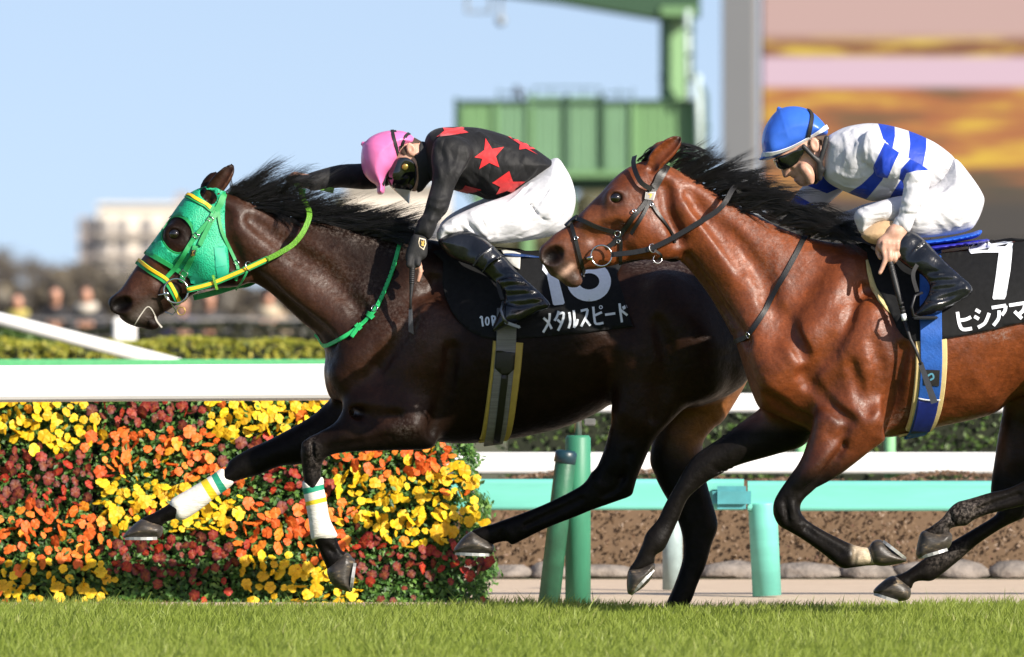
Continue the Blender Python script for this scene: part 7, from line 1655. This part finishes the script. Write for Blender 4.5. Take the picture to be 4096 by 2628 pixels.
stirrup(sad1, at1, K_, [((1000, 560), -.27), ((985, 670), -.31), ((1020, 800), -.345)], [((1025, 815), -.35), ((1008, 880), -.385), ((1030, 950), -.40), ((1060, 985), -.385)], [(1035, 975), (1165, 1020)], -.345, IRON)
gir1 = empty('girth', at1(B_(1240, 600), -.28), 'grey webbing girth with mustard foam edges round the dark horse', 'girth')
GREYWEB = M('grey_ribbed_webbing', (.16, .16, .16), .6, 0, .25, 20, .6, .003, 60, stretch=(.3, .3, 8))
MUST = M('mustard_foam', (.40, .29, .06), .7, 0, .1, 30, .2, .002)
gp = T(B_, (1282, 258), (1270, 400), (1250, 560), (1228, 720), (1205, 840), (1192, 872))
strap('girth_pad', gp, .122, bv1, Y1, MUST, gir1, 26, .007, .002, True)
strap('girth_web', T(B_, (1275, 60), (1270, 260), (1258, 400), (1240, 560), (1220, 720), (1200, 840), (1188, 866)), .080, cbv1, Y1, GREYWEB, gir1, 34, .004, .012, True)
patch('girth_buckle_guard', [T(B_, (1208, 312), (1326, 322), (1318, 420), (1272, 460), (1250, 458), (1200, 412))], bv1, Y1, .020, LEATHER, gir1, (), 18, True, .003)
strap('girth_stripe', T(B_, (1262, 455), (1250, 560), (1230, 720), (1208, 850)), .028, bv1, Y1, LEATHER, gir1, 16, .003, .018, True)

cl2 = empty('number_cloth', at2(F_(1400, 1100), 0), 'black saddle cloth with a white number 7 and white lettering on the bay horse', 'saddle cloth')
cloth2 = [tuple(p) for p in crom(T(F_, (800, 905), (776, 960), (800, 1050), (850, 1170), (920, 1320), (990, 1440), (1080, 1488), (1250, 1472), (1500, 1422), (1730, 1372))+T(D_, (2440, 770), (2520, 752), (2528, 745), (2510, 660), (2490, 572)), 3)]+T(D_, (2440, 572), (2380, 574), (2300, 592), (2200, 602), (2100, 600), (2050, 590))
padl, _, _ = patch('pad', [T(F_, (772, 1000), (782, 1080), (805, 1160), (845, 1240), (900, 1305), (946, 1338), (960, 1300), (900, 1150), (840, 1000))], bv2, Y2, .007, CREAM, cl2, (), 18, True, .006)
co2, cv2, cf2 = patch('cloth', [cloth2], bv2, Y2, .014, CLOTHBLK, cl2, (), 24, True, .006, 3)
cbv2 = join_bvh(HV2, HF2, [(cv2, cf2)])
patch('number', [T(F_, (1394, 912), (1430, 904), (1540, 893), (1655, 888), (1665, 896), (1650, 1050), (1622, 1215), (1612, 1235), (1546, 1237), (1540, 1228), (1560, 1100), (1579, 955), (1480, 955), (1412, 963), (1400, 948))], cbv2, Y2, .004, WHITEPRINT, co2, (), 14)
kana2 = [[(1328, 1312), (1340, 1385), (1362, 1416), (1416, 1410)], [(1344, 1362), (1380, 1356), (1410, 1342)], [(1438, 1298), (1466, 1314)], [(1430, 1338), (1458, 1354)], [(1452, 1404), (1495, 1376), (1520, 1318)], [(1535, 1286), (1622, 1272)], [(1620, 1274), (1614, 1305), (1595, 1330)], [(1580, 1302), (1576, 1350), (1545, 1392)], [(1640, 1272), (1740, 1256)], [(1738, 1258), (1725, 1300), (1695, 1328)], [(1672, 1308), (1716, 1350)]]
patch('lettering', glyphs(F_, kana2, 13.5), cbv2, Y2, .004, WHITEPRINT, co2, (), 12)
SADBLUE = M('bright_blue_saddle', (.012, .10, .55), .4, 0, .1)
BLUEWEB = M('blue_girth_web', (.012, .085, .36), .6, 0, .2, 30, .5, .003, 120)
DBLUE = M('dark_blue_webbing', (.008, .018, .16), .5, 0, .2)
sad2 = empty('race_saddle', at2(F_(1250, 880), 0), 'bright blue race saddle under the rider with blue hoops', 'saddle')
xz2 = lambda p: (P3(p[0], p[1], Y2).x, P3(p[0], p[1], Y2).z)
def seat(poly, W, name, mat, root):
    a = np.array([xz2(p) for p in poly]); sf = Field((a[:, 0].min()-.02, Y2-W-.03, a[:, 1].min()-.02), (a[:, 0].max()+.02, Y2+W+.03, a[:, 1].max()+.02), .0045)
    sf.inflate(a, [(a[:, 0].mean(), a[:, 1].mean(), W, .014, Y2)], 0); v, f = sf.mesh(1); return mk(name, v, f, mat, root)
seat(T(F_, (1090, 880), (1200, 868), (1320, 850), (1410, 832), (1466, 814), (1474, 832), (1440, 862), (1340, 886), (1230, 902), (1100, 912)), .13, 'seat', SADBLUE, sad2)
seat(T(F_, (1150, 912), (1300, 892), (1430, 878), (1506, 869), (1512, 884), (1400, 906), (1250, 934), (1160, 942)), .15, 'panel', M('violet_blue_trim', (.03, .03, .38), .4), sad2)
IRON2 = M('black_stirrup', (.03, .03, .033), .4, .5)
patch('flap', [T(F_, (1085, 905), (1225, 900), (1232, 940), (1190, 1020), (1110, 1000), (1060, 950))], cbv2, Y2, .008, SADBLUE, sad2, (), 20, True, .004)
stirrup(sad2, at2, F_, [((1110, 990), -.30), ((1060, 1080), -.33), ((1085, 1190), -.355)], [((1095, 1195), -.36), ((1050, 1215), -.385), ((1030, 1280), -.40), ((1040, 1330), -.39), ((1080, 1345), -.37)], [(1040, 1345), (1190, 1345)], -.345, IRON2)
gir2 = empty('girth', at2(G_(1230, 300), -.29), 'blue webbing girth with cream padded edges round the bay horse', 'girth')
strap('girth_pad', T(G_, (1237, 70), (1240, 200), (1228, 350), (1205, 480), (1172, 565), (1150, 592)), .125, bv2, Y2, CREAM, gir2, 26, .008, .002, True)
strap('girth_web', T(F_, (1165, 900), (1168, 1100), (1168, 1300), (1168, 1480))+T(G_, (1238, 200), (1228, 350), (1200, 480), (1165, 572), (1150, 588)), .086, cbv2, Y2, BLUEWEB, gir2, 44, .004, .014, True)
strap('girth_guard', T(G_, (1222, 385), (1205, 470), (1175, 550)), .082, bv2, Y2, DBLUE, gir2, 12, .004, .019, True)
strap('girth_seam', T(G_, (1168, 374), (1220, 382), (1282, 380)), .005, bv2, Y2, WHITEPRINT, gir2, 10, .002, .026)
lb, _, _ = patch('girth_label', [T(G_, (1194, 230), (1282, 232), (1278, 315), (1196, 308))], bv2, Y2, .021, MATTBLACK, gir2, (), 20)
patch('label_emblem', [stroke(T(G_, (1216, 262), (1240, 250), (1248, 270), (1230, 282)), 7)], bv2, Y2, .023, M('emblem_blue', (.10, .30, .42), .5), lb, (), 10)
